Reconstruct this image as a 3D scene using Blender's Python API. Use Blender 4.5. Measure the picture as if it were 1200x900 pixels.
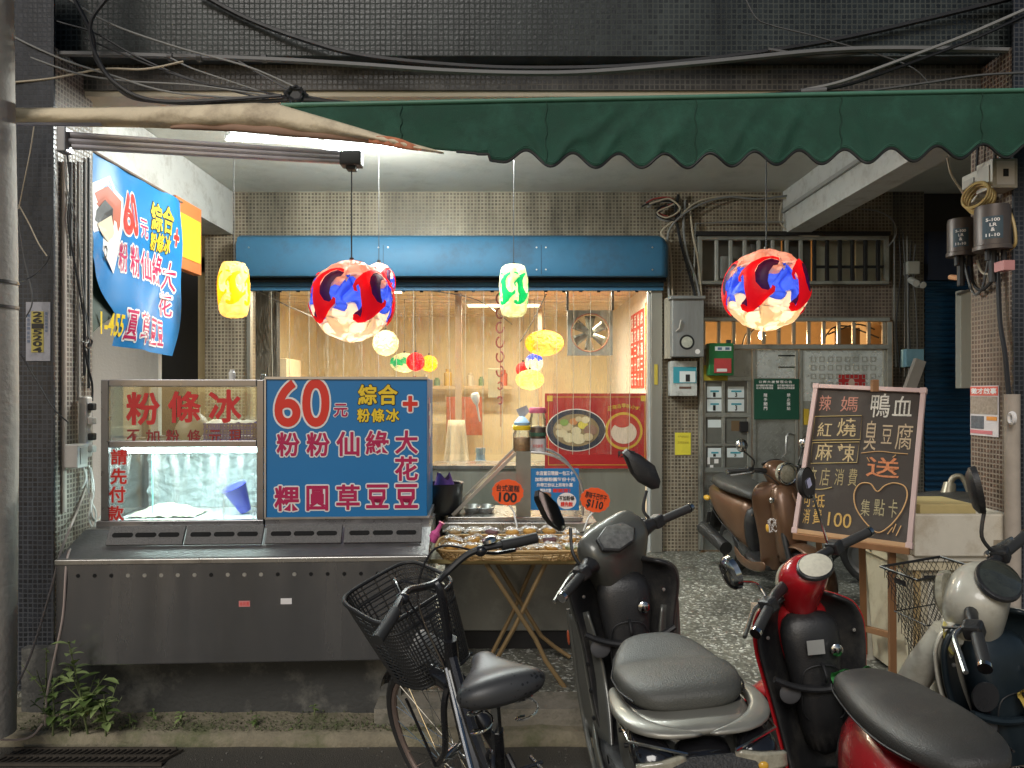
import bpy, bmesh, math, random
from mathutils import Vector, Matrix, Euler, Quaternion
random.seed(7)
sc = bpy.context.scene
for o in list(bpy.data.objects): bpy.data.objects.remove(o)
col = sc.collection
pi = math.pi
# ---------------------------------------------------------------- camera
CAMZ, F = 1.55, 850.0
cam = bpy.data.cameras.new('camera'); camo = bpy.data.objects.new('camera', cam); col.objects.link(camo)
camo.location = (0, 0, CAMZ); camo.rotation_euler = (pi/2, 0, 0)
cam.sensor_width = 36; cam.lens = 36*F/1200; cam.shift_y = 10/1200; cam.clip_end = 400; cam.clip_start = .05
sc.camera = camo
sc.render.resolution_x, sc.render.resolution_y = 1024, 768
# ---------------------------------------------------------------- world, sun, exposure
W = bpy.data.worlds.new('World'); sc.world = W; W.use_nodes = True
nt = W.node_tree
sky = nt.nodes.new('ShaderNodeTexSky'); sky.sky_type = 'NISHITA'; sky.sun_disc = False
sky.sun_elevation = math.radians(22); sky.sun_rotation = math.radians(200); sky.air_density = 1.0; sky.dust_density = 1.0; sky.ozone_density = 1.0
bg = nt.nodes['Background']; bg.inputs['Strength'].default_value = 0.032
nt.links.new(sky.outputs[0], bg.inputs['Color'])
sl = bpy.data.lights.new('street_light', 'SUN'); sl.energy = 1.05; sl.angle = math.radians(28); sl.color = (1, .96, .90)
slo = bpy.data.objects.new('street_light', sl); col.objects.link(slo)
slo.rotation_euler = (math.radians(48), 0, math.radians(-18))
sc.view_settings.view_transform = 'Standard'; sc.view_settings.look = 'None'
sc.view_settings.exposure = 0.6; sc.view_settings.gamma = 1
sc.render.engine = 'CYCLES'
sc.cycles.use_denoising = True
sc.cycles.max_bounces = 8; sc.cycles.diffuse_bounces = 4; sc.cycles.glossy_bounces = 4; sc.cycles.transmission_bounces = 6; sc.cycles.transparent_max_bounces = 24
sc.cycles.sample_clamp_indirect = 4; sc.cycles.caustics_reflective = False; sc.cycles.caustics_refractive = False

# ---------------------------------------------------------------- pixel -> world helpers (photo is 1200x900)
CAM = Vector((0, 0, CAMZ))
def P(px, py, Y): return Vector(((px-600)/F*Y, Y, CAMZ-(py-460)/F*Y))
def hit(M, px, py, c=0.0):
    d = Vector(((px-600)/F, 1, -(py-460)/F)); Mi = M.inverted()
    o = Mi @ CAM; d2 = Mi.to_3x3() @ d
    t = (c-o.y)/d2.y
    return o + d2*t
def frame(loc, rz=0, rx=0, ry=0): return Matrix.Translation(Vector(loc)) @ Euler((rx, ry, rz)).to_matrix().to_4x4()
I4 = Matrix.Identity(4)

# ---------------------------------------------------------------- object helpers
def tag(o, label=None, cat=None, group=None, kind=None):
    if label: o['label'] = label
    if cat: o['category'] = cat
    if group: o['group'] = group
    if kind: o['kind'] = kind
    return o
def empty(name, loc=(0,0,0), label=None, cat=None, group=None, rz=0, M=None):
    o = bpy.data.objects.new(name, None); col.objects.link(o)
    if M is not None: o.matrix_world = M
    else: o.location = loc; o.rotation_euler = (0, 0, rz)
    o.empty_display_size = .05
    return tag(o, label, cat, group)

class MB:
    def __init__(s): s.v = []; s.f = []; s.uv = None
    def add(s, vs, fs):
        n = len(s.v); s.v += [tuple(v) for v in vs]; s.f += [tuple(i+n for i in f) for f in fs]; return s
    def box(s, c, d, R=None):
        c = Vector(c); hx, hy, hz = d[0]/2, d[1]/2, d[2]/2
        vs = [Vector((x, y, z)) for x in (-hx, hx) for y in (-hy, hy) for z in (-hz, hz)]
        if R is not None: vs = [R @ v for v in vs]
        return s.add([c+v for v in vs], [(0,1,3,2),(4,6,7,5),(0,4,5,1),(2,3,7,6),(0,2,6,4),(1,5,7,3)])
    def b2(s, a, b):   # box by two corners
        return s.box([(a[i]+b[i])/2 for i in range(3)], [abs(a[i]-b[i]) for i in range(3)])
    def bar(s, p, q, w, h=None, up=(0,0,1)):
        p, q = Vector(p), Vector(q); h = h or w; d = (q-p); L = d.length; d.normalize()
        u = Vector(up)
        if abs(d.dot(u)) > .98: u = Vector((0,1,0))
        sx = d.cross(u).normalized(); sz = sx.cross(d)
        R = Matrix((sx, d, sz)).transposed()
        return s.box((p+q)/2, (w, L, h), R)
    def tube(s, pts, r, n=8, closed=False, caps=True):
        pts = [Vector(p) for p in pts]; m = len(pts)
        rs = r if isinstance(r, (list, tuple)) else [r]*m
        vs = []; prev = None
        for i, p in enumerate(pts):
            if closed: t = (pts[(i+1) % m]-pts[i-1])
            else: t = pts[min(i+1, m-1)]-pts[max(i-1, 0)]
            t = t.normalized() if t.length > 1e-9 else Vector((0,0,1))
            if prev is None:
                a = Vector((0,0,1)) if abs(t.z) < .9 else Vector((1,0,0))
                prev = (a - t*a.dot(t)).normalized()
            else:
                prev = (prev - t*prev.dot(t))
                prev = prev.normalized() if prev.length > 1e-6 else t.orthogonal().normalized()
            bn = t.cross(prev)
            for k in range(n):
                a = 2*pi*k/n; vs.append(p + (prev*math.cos(a)+bn*math.sin(a))*rs[i])
        fs = []
        for i in range(m if closed else m-1):
            j = (i+1) % m
            for k in range(n):
                k2 = (k+1) % n; fs.append((i*n+k, i*n+k2, j*n+k2, j*n+k))
        if caps and not closed: fs += [tuple(range(n-1, -1, -1)), tuple((m-1)*n+k for k in range(n))]
        return s.add(vs, fs)
    def cyl(s, p, q, r, n=16, r2=None): return s.tube([p, q], [r, r if r2 is None else r2], n)
    def lathe(s, prof, c=(0,0,0), n=24, R=None):   # prof [(r,z)]
        c = Vector(c); vs = []; m = len(prof)
        for r, z in prof:
            for k in range(n):
                v = Vector((r*math.cos(2*pi*k/n), r*math.sin(2*pi*k/n), z))
                if R is not None: v = R @ v
                vs.append(c+v)
        fs = [(i*n+k, i*n+(k+1) % n, (i+1)*n+(k+1) % n, (i+1)*n+k) for i in range(m-1) for k in range(n)]
        if prof[0][0] > 1e-6: fs.append(tuple(range(n-1, -1, -1)))
        if prof[-1][0] > 1e-6: fs.append(tuple((m-1)*n+k for k in range(n)))
        return s.add(vs, fs)
    def ell(s, c, rad, n=16, m=10, R=None):
        c = Vector(c); vs = []; fs = []
        for i in range(m+1):
            th = pi*i/m
            for k in range(n):
                a = 2*pi*k/n
                v = Vector((rad[0]*math.sin(th)*math.cos(a), rad[1]*math.sin(th)*math.sin(a), rad[2]*math.cos(th)))
                if R is not None: v = R @ v
                vs.append(c+v)
        fs = [(i*n+k, (i+1)*n+k, (i+1)*n+(k+1) % n, i*n+(k+1) % n) for i in range(m) for k in range(n)]
        return s.add(vs, fs)
    def prism(s, poly, M, d):   # poly [(x,z)] in local frame plane y=0, extruded to y=d
        n = len(poly)
        vs = [M @ Vector((x, 0, z)) for x, z in poly] + [M @ Vector((x, d, z)) for x, z in poly]
        fs = [tuple(range(n)), tuple(range(2*n-1, n-1, -1))] + [(i, i+n, (i+1) % n+n, (i+1) % n) for i in range(n)]
        return s.add(vs, fs)
    def sheet(s, fn, nu, nv):
        vs = [fn(i/nu, j/nv) for j in range(nv+1) for i in range(nu+1)]
        fs = [(j*(nu+1)+i, j*(nu+1)+i+1, (j+1)*(nu+1)+i+1, (j+1)*(nu+1)+i) for j in range(nv) for i in range(nu)]
        return s.add(vs, fs)
    def loft(s, secs, n=16, cap=True):
        """secs: list of (center, half_w (y), half_h, exponent, up-tilt dir) -> closed sections in the plane spanned by y and 'u'"""
        m = len(secs); vs = []
        for i, (c, w, h, e, u) in enumerate(secs):
            c = Vector(c); u = Vector(u).normalized()
            for k in range(n):
                a = 2*pi*(k+.5)/n; ca, sa = math.cos(a), math.sin(a)
                x = math.copysign(abs(ca)**(2/e), ca)*w; z = math.copysign(abs(sa)**(2/e), sa)*h
                vs.append(c + Vector((0, x, 0)) + u*z)
        fs = [(i*n+k, i*n+(k+1) % n, (i+1)*n+(k+1) % n, (i+1)*n+k) for i in range(m-1) for k in range(n)]
        if cap: fs += [tuple(range(n-1, -1, -1)), tuple((m-1)*n+k for k in range(n))]
        return s.add(vs, fs)
    def xf(s, K, start=0):
        s.v = s.v[:start]+[tuple(K @ Vector(v)) for v in s.v[start:]]; return s
    def build(s, name, mat, parent=None, M=None, smooth=None, bevel=0, sub=0, solid=0, label=None, cat=None, group=None, kind=None):
        me = bpy.data.meshes.new(name); me.from_pydata(s.v, [], s.f)
        if mat is not None: me.materials.append(mat)
        bm = bmesh.new(); bm.from_mesh(me); bmesh.ops.remove_doubles(bm, verts=bm.verts, dist=1e-6); bmesh.ops.recalc_face_normals(bm, faces=bm.faces); bm.to_mesh(me); bm.free()
        if smooth or sub: me.polygons.foreach_set('use_smooth', [True]*len(me.polygons))
        elif smooth is None and len(s.f) > 6:
            me.polygons.foreach_set('use_smooth', [True]*len(me.polygons)); me.set_sharp_from_angle(angle=math.radians(38))
        o = bpy.data.objects.new(name, me); col.objects.link(o)
        if M is not None: o.matrix_world = M
        if parent is not None: o.parent = parent
        if solid:
            m = o.modifiers.new('solid', 'SOLIDIFY'); m.thickness = solid; m.offset = 0
        if bevel:
            m = o.modifiers.new('bevel', 'BEVEL'); m.width = bevel; m.segments = 2; m.limit_method = 'ANGLE'; m.angle_limit = math.radians(50)
        if sub:
            m = o.modifiers.new('sub', 'SUBSURF'); m.levels = sub; m.render_levels = sub
        return tag(o, label, cat, group, kind)
def link_copy(o, parent=None):
    c = o.copy(); col.objects.link(c); c.parent = parent
    for ch in list(o.children): link_copy(ch, c)
    return c
def catmull(pts, k=6, closed=False):
    pts = [Vector(p) for p in pts]; out = []; n = len(pts)
    for i in range(n if closed else n-1):
        g = (lambda j: pts[j % n]) if closed else (lambda j: pts[max(0, min(n-1, j))])
        a, b, c, d = g(i-1), g(i), g(i+1), g(i+2)
        for t in [q/k for q in range(k)]:
            out.append(.5*((2*b)+(c-a)*t+(2*a-5*b+4*c-d)*t*t+(3*b-a-3*c+d)*t**3))
    if not closed: out.append(pts[-1])
    return out

# ---------------------------------------------------------------- materials
def newmat(name):
    m = bpy.data.materials.new(name); m.use_nodes = True
    return m, m.node_tree, m.node_tree.nodes['Principled BSDF']
def N(nt, typ, **kw):
    n = nt.nodes.new(typ)
    for k, v in kw.items():
        if k in n.inputs.keys() if hasattr(n.inputs, 'keys') else False: n.inputs[k].default_value = v
        else: setattr(n, k, v)
    return n
_mc = {}
def M_(name, c, rough=.5, metal=0., var=.15, scale=18., bump=.0, bscale=60., spec=.5, coat=0., rvar=.12, dirt=None, dscale=3., demit=None, alpha=None, trans=0., streak=False):
    """principled with procedural mottling of colour and roughness, optional fine bump and dirt patches"""
    if name in _mc: return _mc[name]
    m, nt, b = newmat(name); L = nt.links
    tc = nt.nodes.new('ShaderNodeTexCoord')
    nz = nt.nodes.new('ShaderNodeTexNoise'); nz.inputs['Scale'].default_value = scale; nz.inputs['Detail'].default_value = 6; nz.inputs['Roughness'].default_value = .6
    src = tc.outputs['Object']
    if streak:
        mp = nt.nodes.new('ShaderNodeMapping'); mp.inputs['Scale'].default_value = (1, 1, .12); L.new(src, mp.inputs[0]); L.new(mp.outputs[0], nz.inputs['Vector'])
    else: L.new(src, nz.inputs['Vector'])
    mx = nt.nodes.new('ShaderNodeMix'); mx.data_type = 'RGBA'
    c = tuple(c)[:3]
    mx.inputs[6].default_value = tuple(max(0, x*(1-var)) for x in c)+(1,)
    mx.inputs[7].default_value = tuple(min(1, x*(1+var)) for x in c)+(1,)
    L.new(nz.outputs[0], mx.inputs[0]); out = mx.outputs[2]
    if dirt is not None:
        n2 = nt.nodes.new('ShaderNodeTexNoise'); n2.inputs['Scale'].default_value = dscale; n2.inputs['Detail'].default_value = 8; n2.inputs['Roughness'].default_value = .7
        if streak: L.new(mp.outputs[0], n2.inputs['Vector'])
        else: L.new(src, n2.inputs['Vector'])
        rp = nt.nodes.new('ShaderNodeMapRange'); rp.inputs[1].default_value = .5; rp.inputs[2].default_value = .72; L.new(n2.outputs[0], rp.inputs[0])
        m2 = nt.nodes.new('ShaderNodeMix'); m2.data_type = 'RGBA'; L.new(rp.outputs[0], m2.inputs[0]); L.new(out, m2.inputs[6]); m2.inputs[7].default_value = tuple(dirt)+(1,); out = m2.outputs[2]
    L.new(out, b.inputs['Base Color'])
    if rvar:
        rr = nt.nodes.new('ShaderNodeMapRange'); rr.inputs[3].default_value = max(.02, rough-rvar); rr.inputs[4].default_value = min(1, rough+rvar)
        L.new(nz.outputs[0], rr.inputs[0]); L.new(rr.outputs[0], b.inputs['Roughness'])
    else: b.inputs['Roughness'].default_value = rough
    b.inputs['Metallic'].default_value = metal; b.inputs['Specular IOR Level'].default_value = spec
    if coat: b.inputs['Coat Weight'].default_value = coat; b.inputs['Coat Roughness'].default_value = .08
    if trans: b.inputs['Transmission Weight'].default_value = trans
    if alpha is not None: b.inputs['Alpha'].default_value = alpha
    if bump:
        n3 = nt.nodes.new('ShaderNodeTexNoise'); n3.inputs['Scale'].default_value = bscale; n3.inputs['Detail'].default_value = 5; L.new(src, n3.inputs['Vector'])
        bp = nt.nodes.new('ShaderNodeBump'); bp.inputs['Strength'].default_value = bump; bp.inputs['Distance'].default_value = .01; L.new(n3.outputs[0], bp.inputs['Height']); L.new(bp.outputs[0], b.inputs['Normal'])
    _mc[name] = m; return m
def emit(name, c, s, mixc=None):
    if name in _mc: return _mc[name]
    m, nt, b = newmat(name); b.inputs['Base Color'].default_value = tuple(c)+(1,)
    b.inputs['Emission Color'].default_value = tuple(c)+(1,); b.inputs['Emission Strength'].default_value = s
    _mc[name] = m; return m
def tilemat(name, plane, tile, grout, size=.025, mortar=.12, rough=.25, var=.35, bump=.5, dirt=None, dscale=1.5, offs=0.):
    if name in _mc: return _mc[name]
    m, nt, b = newmat(name); L = nt.links
    tc = nt.nodes.new('ShaderNodeTexCoord'); sp = nt.nodes.new('ShaderNodeSeparateXYZ'); L.new(tc.outputs['Object'], sp.inputs[0])
    cb = nt.nodes.new('ShaderNodeCombineXYZ'); ax = {'XZ': (0, 2), 'YZ': (1, 2), 'XY': (0, 1)}[plane]
    L.new(sp.outputs[ax[0]], cb.inputs[0]); L.new(sp.outputs[ax[1]], cb.inputs[1])
    wob = nt.nodes.new('ShaderNodeTexNoise'); wob.inputs['Scale'].default_value = 9; L.new(tc.outputs['Object'], wob.inputs['Vector'])
    wv = nt.nodes.new('ShaderNodeVectorMath'); wv.operation = 'SCALE'; wv.inputs[3].default_value = .006; L.new(wob.outputs['Color'], wv.inputs[0])
    ad = nt.nodes.new('ShaderNodeVectorMath'); L.new(cb.outputs[0], ad.inputs[0]); L.new(wv.outputs[0], ad.inputs[1])
    br = nt.nodes.new('ShaderNodeTexBrick'); br.offset = offs; br.squash = 1
    L.new(ad.outputs[0], br.inputs['Vector'])
    br.inputs['Scale'].default_value = 1.0; br.inputs['Mortar Size'].default_value = size*mortar; br.inputs['Mortar Smooth'].default_value = .15
    br.inputs['Brick Width'].default_value = size; br.inputs['Row Height'].default_value = size; br.inputs['Bias'].default_value = 0
    br.inputs['Color1'].default_value = tuple(x*(1-var) for x in tile)+(1,); br.inputs['Color2'].default_value = tuple(min(1, x*(1+var)) for x in tile)+(1,)
    br.inputs['Mortar'].default_value = tuple(grout)+(1,)
    out = br.outputs['Color']
    n2 = nt.nodes.new('ShaderNodeTexNoise'); n2.inputs['Scale'].default_value = dscale; n2.inputs['Detail'].default_value = 8; n2.inputs['Roughness'].default_value = .65; smp = nt.nodes.new('ShaderNodeMapping'); smp.inputs['Scale'].default_value = (2.2, 2.2, .35); L.new(tc.outputs['Object'], smp.inputs[0]); L.new(smp.outputs[0], n2.inputs['Vector'])
    rp = nt.nodes.new('ShaderNodeMapRange'); rp.inputs[1].default_value = .33; rp.inputs[2].default_value = .7; rp.inputs[3].default_value = .45; rp.inputs[4].default_value = 1.3; L.new(n2.outputs[0], rp.inputs[0])
    ml = nt.nodes.new('ShaderNodeVectorMath'); ml.operation = 'SCALE'; L.new(out, ml.inputs[0]); L.new(rp.outputs[0], ml.inputs[3]); out = ml.outputs[0]
    L.new(out, b.inputs['Base Color'])
    rr = nt.nodes.new('ShaderNodeMapRange'); rr.inputs[3].default_value = rough; rr.inputs[4].default_value = .85; L.new(br.outputs['Fac'], rr.inputs[0]); L.new(rr.outputs[0], b.inputs['Roughness'])
    n4 = nt.nodes.new('ShaderNodeTexNoise'); n4.inputs['Scale'].default_value = 60; L.new(tc.outputs['Object'], n4.inputs['Vector'])
    hs = nt.nodes.new('ShaderNodeMath'); hs.operation = 'MULTIPLY_ADD'; hs.inputs[1].default_value = .5; L.new(n4.outputs[0], hs.inputs[0])
    iv = nt.nodes.new('ShaderNodeMath'); iv.operation = 'SUBTRACT'; iv.inputs[0].default_value = 1; L.new(br.outputs['Fac'], iv.inputs[1]); L.new(iv.outputs[0], hs.inputs[2])
    bp = nt.nodes.new('ShaderNodeBump'); bp.inputs['Strength'].default_value = bump; bp.inputs['Distance'].default_value = .004; L.new(hs.outputs[0], bp.inputs['Height']); L.new(bp.outputs[0], b.inputs['Normal'])
    _mc[name] = m; return m
def glassmat(name, tint=(.9,.95,.95), fac=.12, rough=.08, dirt_haze=0., dscale=8.):
    """thin pane: mostly see-through with a glossy skin and optional pale streaks"""
    if name in _mc: return _mc[name]
    m, nt, b = newmat(name); L = nt.links; nt.nodes.remove(b); out = nt.nodes['Material Output']
    tr = nt.nodes.new('ShaderNodeBsdfTransparent'); tr.inputs[0].default_value = tuple(tint)+(1,)
    gl = nt.nodes.new('ShaderNodeBsdfGlossy'); gl.inputs['Roughness'].default_value = rough
    lw = nt.nodes.new('ShaderNodeLayerWeight'); lw.inputs[0].default_value = .3
    ma = nt.nodes.new('ShaderNodeMath'); ma.operation = 'MULTIPLY_ADD'; ma.inputs[1].default_value = .7; ma.inputs[2].default_value = fac; L.new(lw.outputs['Fresnel'], ma.inputs[0]); ma.use_clamp = True
    mx = nt.nodes.new('ShaderNodeMixShader'); L.new(ma.outputs[0], mx.inputs[0]); L.new(tr.outputs[0], mx.inputs[1]); L.new(gl.outputs[0], mx.inputs[2]); last = mx.outputs[0]
    if dirt_haze:
        tc = nt.nodes.new('ShaderNodeTexCoord'); mp = nt.nodes.new('ShaderNodeMapping'); mp.inputs['Scale'].default_value = (dscale, dscale, dscale*.08)
        L.new(tc.outputs['Object'], mp.inputs[0]); nz = nt.nodes.new('ShaderNodeTexNoise'); nz.inputs['Scale'].default_value = 6; nz.inputs['Detail'].default_value = 6; L.new(mp.outputs[0], nz.inputs['Vector'])
        rp = nt.nodes.new('ShaderNodeMapRange'); rp.inputs[1].default_value = .48; rp.inputs[2].default_value = .78; rp.inputs[4].default_value = dirt_haze; L.new(nz.outputs[0], rp.inputs[0])
        df = nt.nodes.new('ShaderNodeBsdfDiffuse'); df.inputs[0].default_value = (.8,.8,.75,1)
        tl = nt.nodes.new('ShaderNodeBsdfTranslucent'); tl.inputs[0].default_value = (.8,.8,.75,1)
        m3 = nt.nodes.new('ShaderNodeMixShader'); m3.inputs[0].default_value = .5; L.new(df.outputs[0], m3.inputs[1]); L.new(tl.outputs[0], m3.inputs[2])
        m2 = nt.nodes.new('ShaderNodeMixShader'); L.new(rp.outputs[0], m2.inputs[0]); L.new(last, m2.inputs[1]); L.new(m3.outputs[0], m2.inputs[2]); last = m2.outputs[0]
    L.new(last, out.inputs['Surface'])
    _mc[name] = m; return m
def transl(name, c, mix=.5, es=.0, rough=.4, bump=0.):
    """thin plastic / cloth lit from behind"""
    if name in _mc: return _mc[name]
    m, nt, b = newmat(name); L = nt.links; out = nt.nodes['Material Output']
    b.inputs['Base Color'].default_value = tuple(c)+(1,); b.inputs['Roughness'].default_value = rough
    if es: b.inputs['Emission Color'].default_value = tuple(c)+(1,); b.inputs['Emission Strength'].default_value = es
    tl = nt.nodes.new('ShaderNodeBsdfTranslucent'); tl.inputs[0].default_value = tuple(c)+(1,)
    mx = nt.nodes.new('ShaderNodeMixShader'); mx.inputs[0].default_value = mix; L.new(b.outputs[0], mx.inputs[1]); L.new(tl.outputs[0], mx.inputs[2]); L.new(mx.outputs[0], out.inputs['Surface'])
    _mc[name] = m; return m

# ---------------------------------------------------------------- lettering
_tx = {}
def glyph(s, off=0.):
    k = (s, off)
    if k in _tx: return _tx[k]
    cu = bpy.data.curves.new('t', 'FONT'); cu.body = s; cu.size = 1; cu.offset = off; cu.resolution_u = 6 if s.isascii() else 2; cu.fill_mode = 'FRONT'
    o = bpy.data.objects.new('t', cu); col.objects.link(o)
    dg = bpy.context.evaluated_depsgraph_get(); me = bpy.data.meshes.new_from_object(o.evaluated_get(dg))
    vs = [v.co.copy() for v in me.vertices]; fs = [tuple(p.vertices) for p in me.polygons]
    bpy.data.objects.remove(o); bpy.data.curves.remove(cu); bpy.data.meshes.remove(me)
    _tx[k] = (vs, fs); return _tx[k]
def lettering(name, mat, items, M=None, parent=None, off=0., lift=.0015, base=.0, px=True, warp=None, rot=0, label=None, Mo=None):
    """items: (string, x0, y0, x1, y1) boxes: photo pixels on the plane (px) or local x/z. Glyph box is fitted to them."""
    mb = MB(); M = M if M is not None else I4
    for it in items:
        s, x0, y0, x1, y1 = it[:5]
        if px:
            xm = (x0+x1)/2; x0_, x1_ = hit(M, x0, y1, base).x, hit(M, x1, y0, base).x; z0_, z1_ = hit(M, xm, y1, base).z, hit(M, xm, y0, base).z
        else: x0_, z0_, x1_, z1_ = x0, y0, x1, y1
        v0, _ = glyph(s, 0.012)
        if not v0: continue
        ax, bx = min(v.x for v in v0), max(v.x for v in v0); az, bz = min(v.y for v in v0), max(v.y for v in v0)
        kx = (x1_-x0_)/max(bx-ax, 1e-4); kz = (z1_-z0_)/max(bz-az, 1e-4)
        vs, fs = glyph(s, min(off, .012))
        r = max(0, off-.012); nd = 0 if r < .003 else (6 if r < .04 else 14)
        for c in range(nd+1):
            a = 2*pi*c/max(nd, 1)+.3; dx, dz = (0, 0) if c == 0 else (r*math.cos(a), r*math.sin(a))
            out = []; lf = lift+.00004*c
            for v in vs:
                x = x0_+(v.x-ax+dx)*kx; z = z0_+(v.y-az+dz)*kz
                out.append(warp(x, z, lf) if warp else Vector((x, base-lf, z)))
            mb.add(out, fs)
    o = mb.build(name, mat, parent, smooth=False, label=label, kind='stuff' if parent is not None else None)
    return o
# ================================================================ THE SETTING
YF, YP, YB, YR = 3.45, 3.77, 6.5, 10.4
ZF, ZC = .13, 3.35
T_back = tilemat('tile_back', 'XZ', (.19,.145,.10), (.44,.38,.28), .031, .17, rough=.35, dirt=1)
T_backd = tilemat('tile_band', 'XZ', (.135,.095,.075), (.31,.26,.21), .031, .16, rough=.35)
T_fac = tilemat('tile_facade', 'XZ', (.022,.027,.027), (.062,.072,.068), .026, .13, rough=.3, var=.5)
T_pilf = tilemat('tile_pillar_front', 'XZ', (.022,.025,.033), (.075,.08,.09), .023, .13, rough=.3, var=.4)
T_pils = tilemat('tile_pillar_side', 'YZ', (.13,.10,.085), (.38,.34,.29), .024, .17, rough=.4)
T_pilr = tilemat('tile_pillar_right', 'YZ', (.10,.058,.042), (.29,.235,.185), .024, .17, rough=.35)
plaster = M_('ceiling_plaster', (.62,.62,.56), .9, var=.1, scale=4, bump=.25, bscale=40, dirt=(.50,.50,.44), dscale=3)
beampl = M_('beam_plaster', (.60,.60,.57), .85, var=.1, scale=6, bump=.35, bscale=50, dirt=(.42,.40,.36), dscale=9)
asphalt = M_('asphalt', (.085,.078,.066), .6, var=.45, scale=60, bump=.7, bscale=170, dirt=(.10,.09,.07), dscale=3)
concr = M_('old_concrete', (.20,.18,.145), .85, var=.35, scale=20, bump=.8, bscale=45, dirt=(.07,.075,.04), dscale=5)
S = lambda o: tag(o, kind='structure')
def wall(name, a, b, mat, **k): return MB().b2(a, b).build(name, mat, kind='structure', smooth=False, **k)

# road: sheet to the far side of the lane and beyond
r = MB(); r.sheet(lambda u, v: Vector((-14+28*u, -14+17.2*v, 0.0)), 8, 8); r.build('road', asphalt, kind='structure')
# terrazzo floor
def terrazzo():
    m, nt, b = newmat('terrazzo'); L = nt.links; tc = nt.nodes.new('ShaderNodeTexCoord')
    v = nt.nodes.new('ShaderNodeTexVoronoi'); v.inputs['Scale'].default_value = 62; v.inputs['Randomness'].default_value = 1
    nz = nt.nodes.new('ShaderNodeTexNoise'); nz.inputs['Scale'].default_value = 25; L.new(tc.outputs['Object'], nz.inputs['Vector'])
    wv = nt.nodes.new('ShaderNodeVectorMath'); wv.operation = 'SCALE'; wv.inputs[3].default_value = .04; L.new(nz.outputs['Color'], wv.inputs[0])
    ad = nt.nodes.new('ShaderNodeVectorMath'); L.new(tc.outputs['Object'], ad.inputs[0]); L.new(wv.outputs[0], ad.inputs[1]); L.new(ad.outputs[0], v.inputs['Vector'])
    cr = nt.nodes.new('ShaderNodeValToRGB'); e = cr.color_ramp.elements
    sx = nt.nodes.new('ShaderNodeSeparateColor'); L.new(v.outputs['Color'], sx.inputs[0]); L.new(sx.outputs[0], cr.inputs[0])
    e[0].color = (.16,.16,.13,1); e[0].position = 0; e[1].color = (.58,.58,.52,1); e[1].position = 1
    for p, c in ((.35, (.20,.19,.15,1)), (.5, (.36,.36,.31,1)), (.7, (.66,.66,.6,1)), (.82, (.10,.095,.08,1))):
        q = cr.color_ramp.elements.new(p); q.color = c
    cr.color_ramp.interpolation = 'CONSTANT'
    v2 = nt.nodes.new('ShaderNodeTexVoronoi'); v2.feature = 'DISTANCE_TO_EDGE'; v2.inputs['Scale'].default_value = 62; L.new(ad.outputs[0], v2.inputs['Vector'])
    lt = nt.nodes.new('ShaderNodeMapRange'); lt.inputs[1].default_value = .03; lt.inputs[2].default_value = .09; L.new(v2.outputs[0], lt.inputs[0])
    mx = nt.nodes.new('ShaderNodeMix'); mx.data_type = 'RGBA'; mx.inputs[6].default_value = (.13,.13,.105,1); L.new(lt.outputs[0], mx.inputs[0]); L.new(cr.outputs[0], mx.inputs[7])
    n2 = nt.nodes.new('ShaderNodeTexNoise'); n2.inputs['Scale'].default_value = 2.5; n2.inputs['Detail'].default_value = 8; L.new(tc.outputs['Object'], n2.inputs['Vector'])
    rp = nt.nodes.new('ShaderNodeMapRange'); rp.inputs[1].default_value = .3; rp.inputs[2].default_value = .7; rp.inputs[3].default_value = .55; rp.inputs[4].default_value = 1.1; L.new(n2.outputs[0], rp.inputs[0])
    ml = nt.nodes.new('ShaderNodeVectorMath'); ml.operation = 'SCALE'; L.new(mx.outputs[2], ml.inputs[0]); L.new(rp.outputs[0], ml.inputs[3]); L.new(ml.outputs[0], b.inputs['Base Color'])
    rr = nt.nodes.new('ShaderNodeMapRange'); rr.inputs[3].default_value = .3; rr.inputs[4].default_value = .65; L.new(n2.outputs[0], rr.inputs[0]); L.new(rr.outputs[0], b.inputs['Roughness'])
    return m
terr = terrazzo()
wall('floor', (-7, 3.45, -.1), (7, 6.7, ZF), terr)
wall('floor_edge', (-.62, 3.26, -.1), (7, 3.447, ZF-.002), M_('edge_concrete', (.26,.235,.19), .8, var=.3, scale=25, bump=.6, bscale=60, dirt=(.10,.10,.07), dscale=6))
# broken curb ledge
rc = random.Random(3)
from mathutils import noise
def curbfn(u, v):
    x = -7+14*u; 
    if v < .25: y = 3.17+.012*noise.noise(Vector((x*3, 0, 0))); z = -.05+.1*(v/.25)
    else: y = 3.17+(v-.25)/.75*.4; z = .05+.012*noise.noise(Vector((x*4, y*9, 1)))+.006*noise.noise(Vector((x*20, y*30, 1)))
    return Vector((x, y, z))
MB().sheet(curbfn, 420, 8).build('curb', M_('curb_concrete', (.26,.225,.155), .9, var=.45, scale=14, bump=.9, bscale=50, dirt=(.10,.12,.045), dscale=4), smooth=True, kind='structure')
# facade above the arcade
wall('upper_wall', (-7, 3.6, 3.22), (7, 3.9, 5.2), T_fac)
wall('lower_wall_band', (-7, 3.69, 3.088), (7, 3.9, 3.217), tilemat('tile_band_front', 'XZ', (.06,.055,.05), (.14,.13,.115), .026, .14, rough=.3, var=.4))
wall('ceiling', (-7, 3.9, ZC), (7, 6.7, ZC+.1), plaster)
wall('front_beam_underside', (-7, 3.70, 3.06), (7, 4.1, 3.086), M_('beam_soffit', (.62,.55,.42), .8, var=.1, scale=8, bump=.3))
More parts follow.
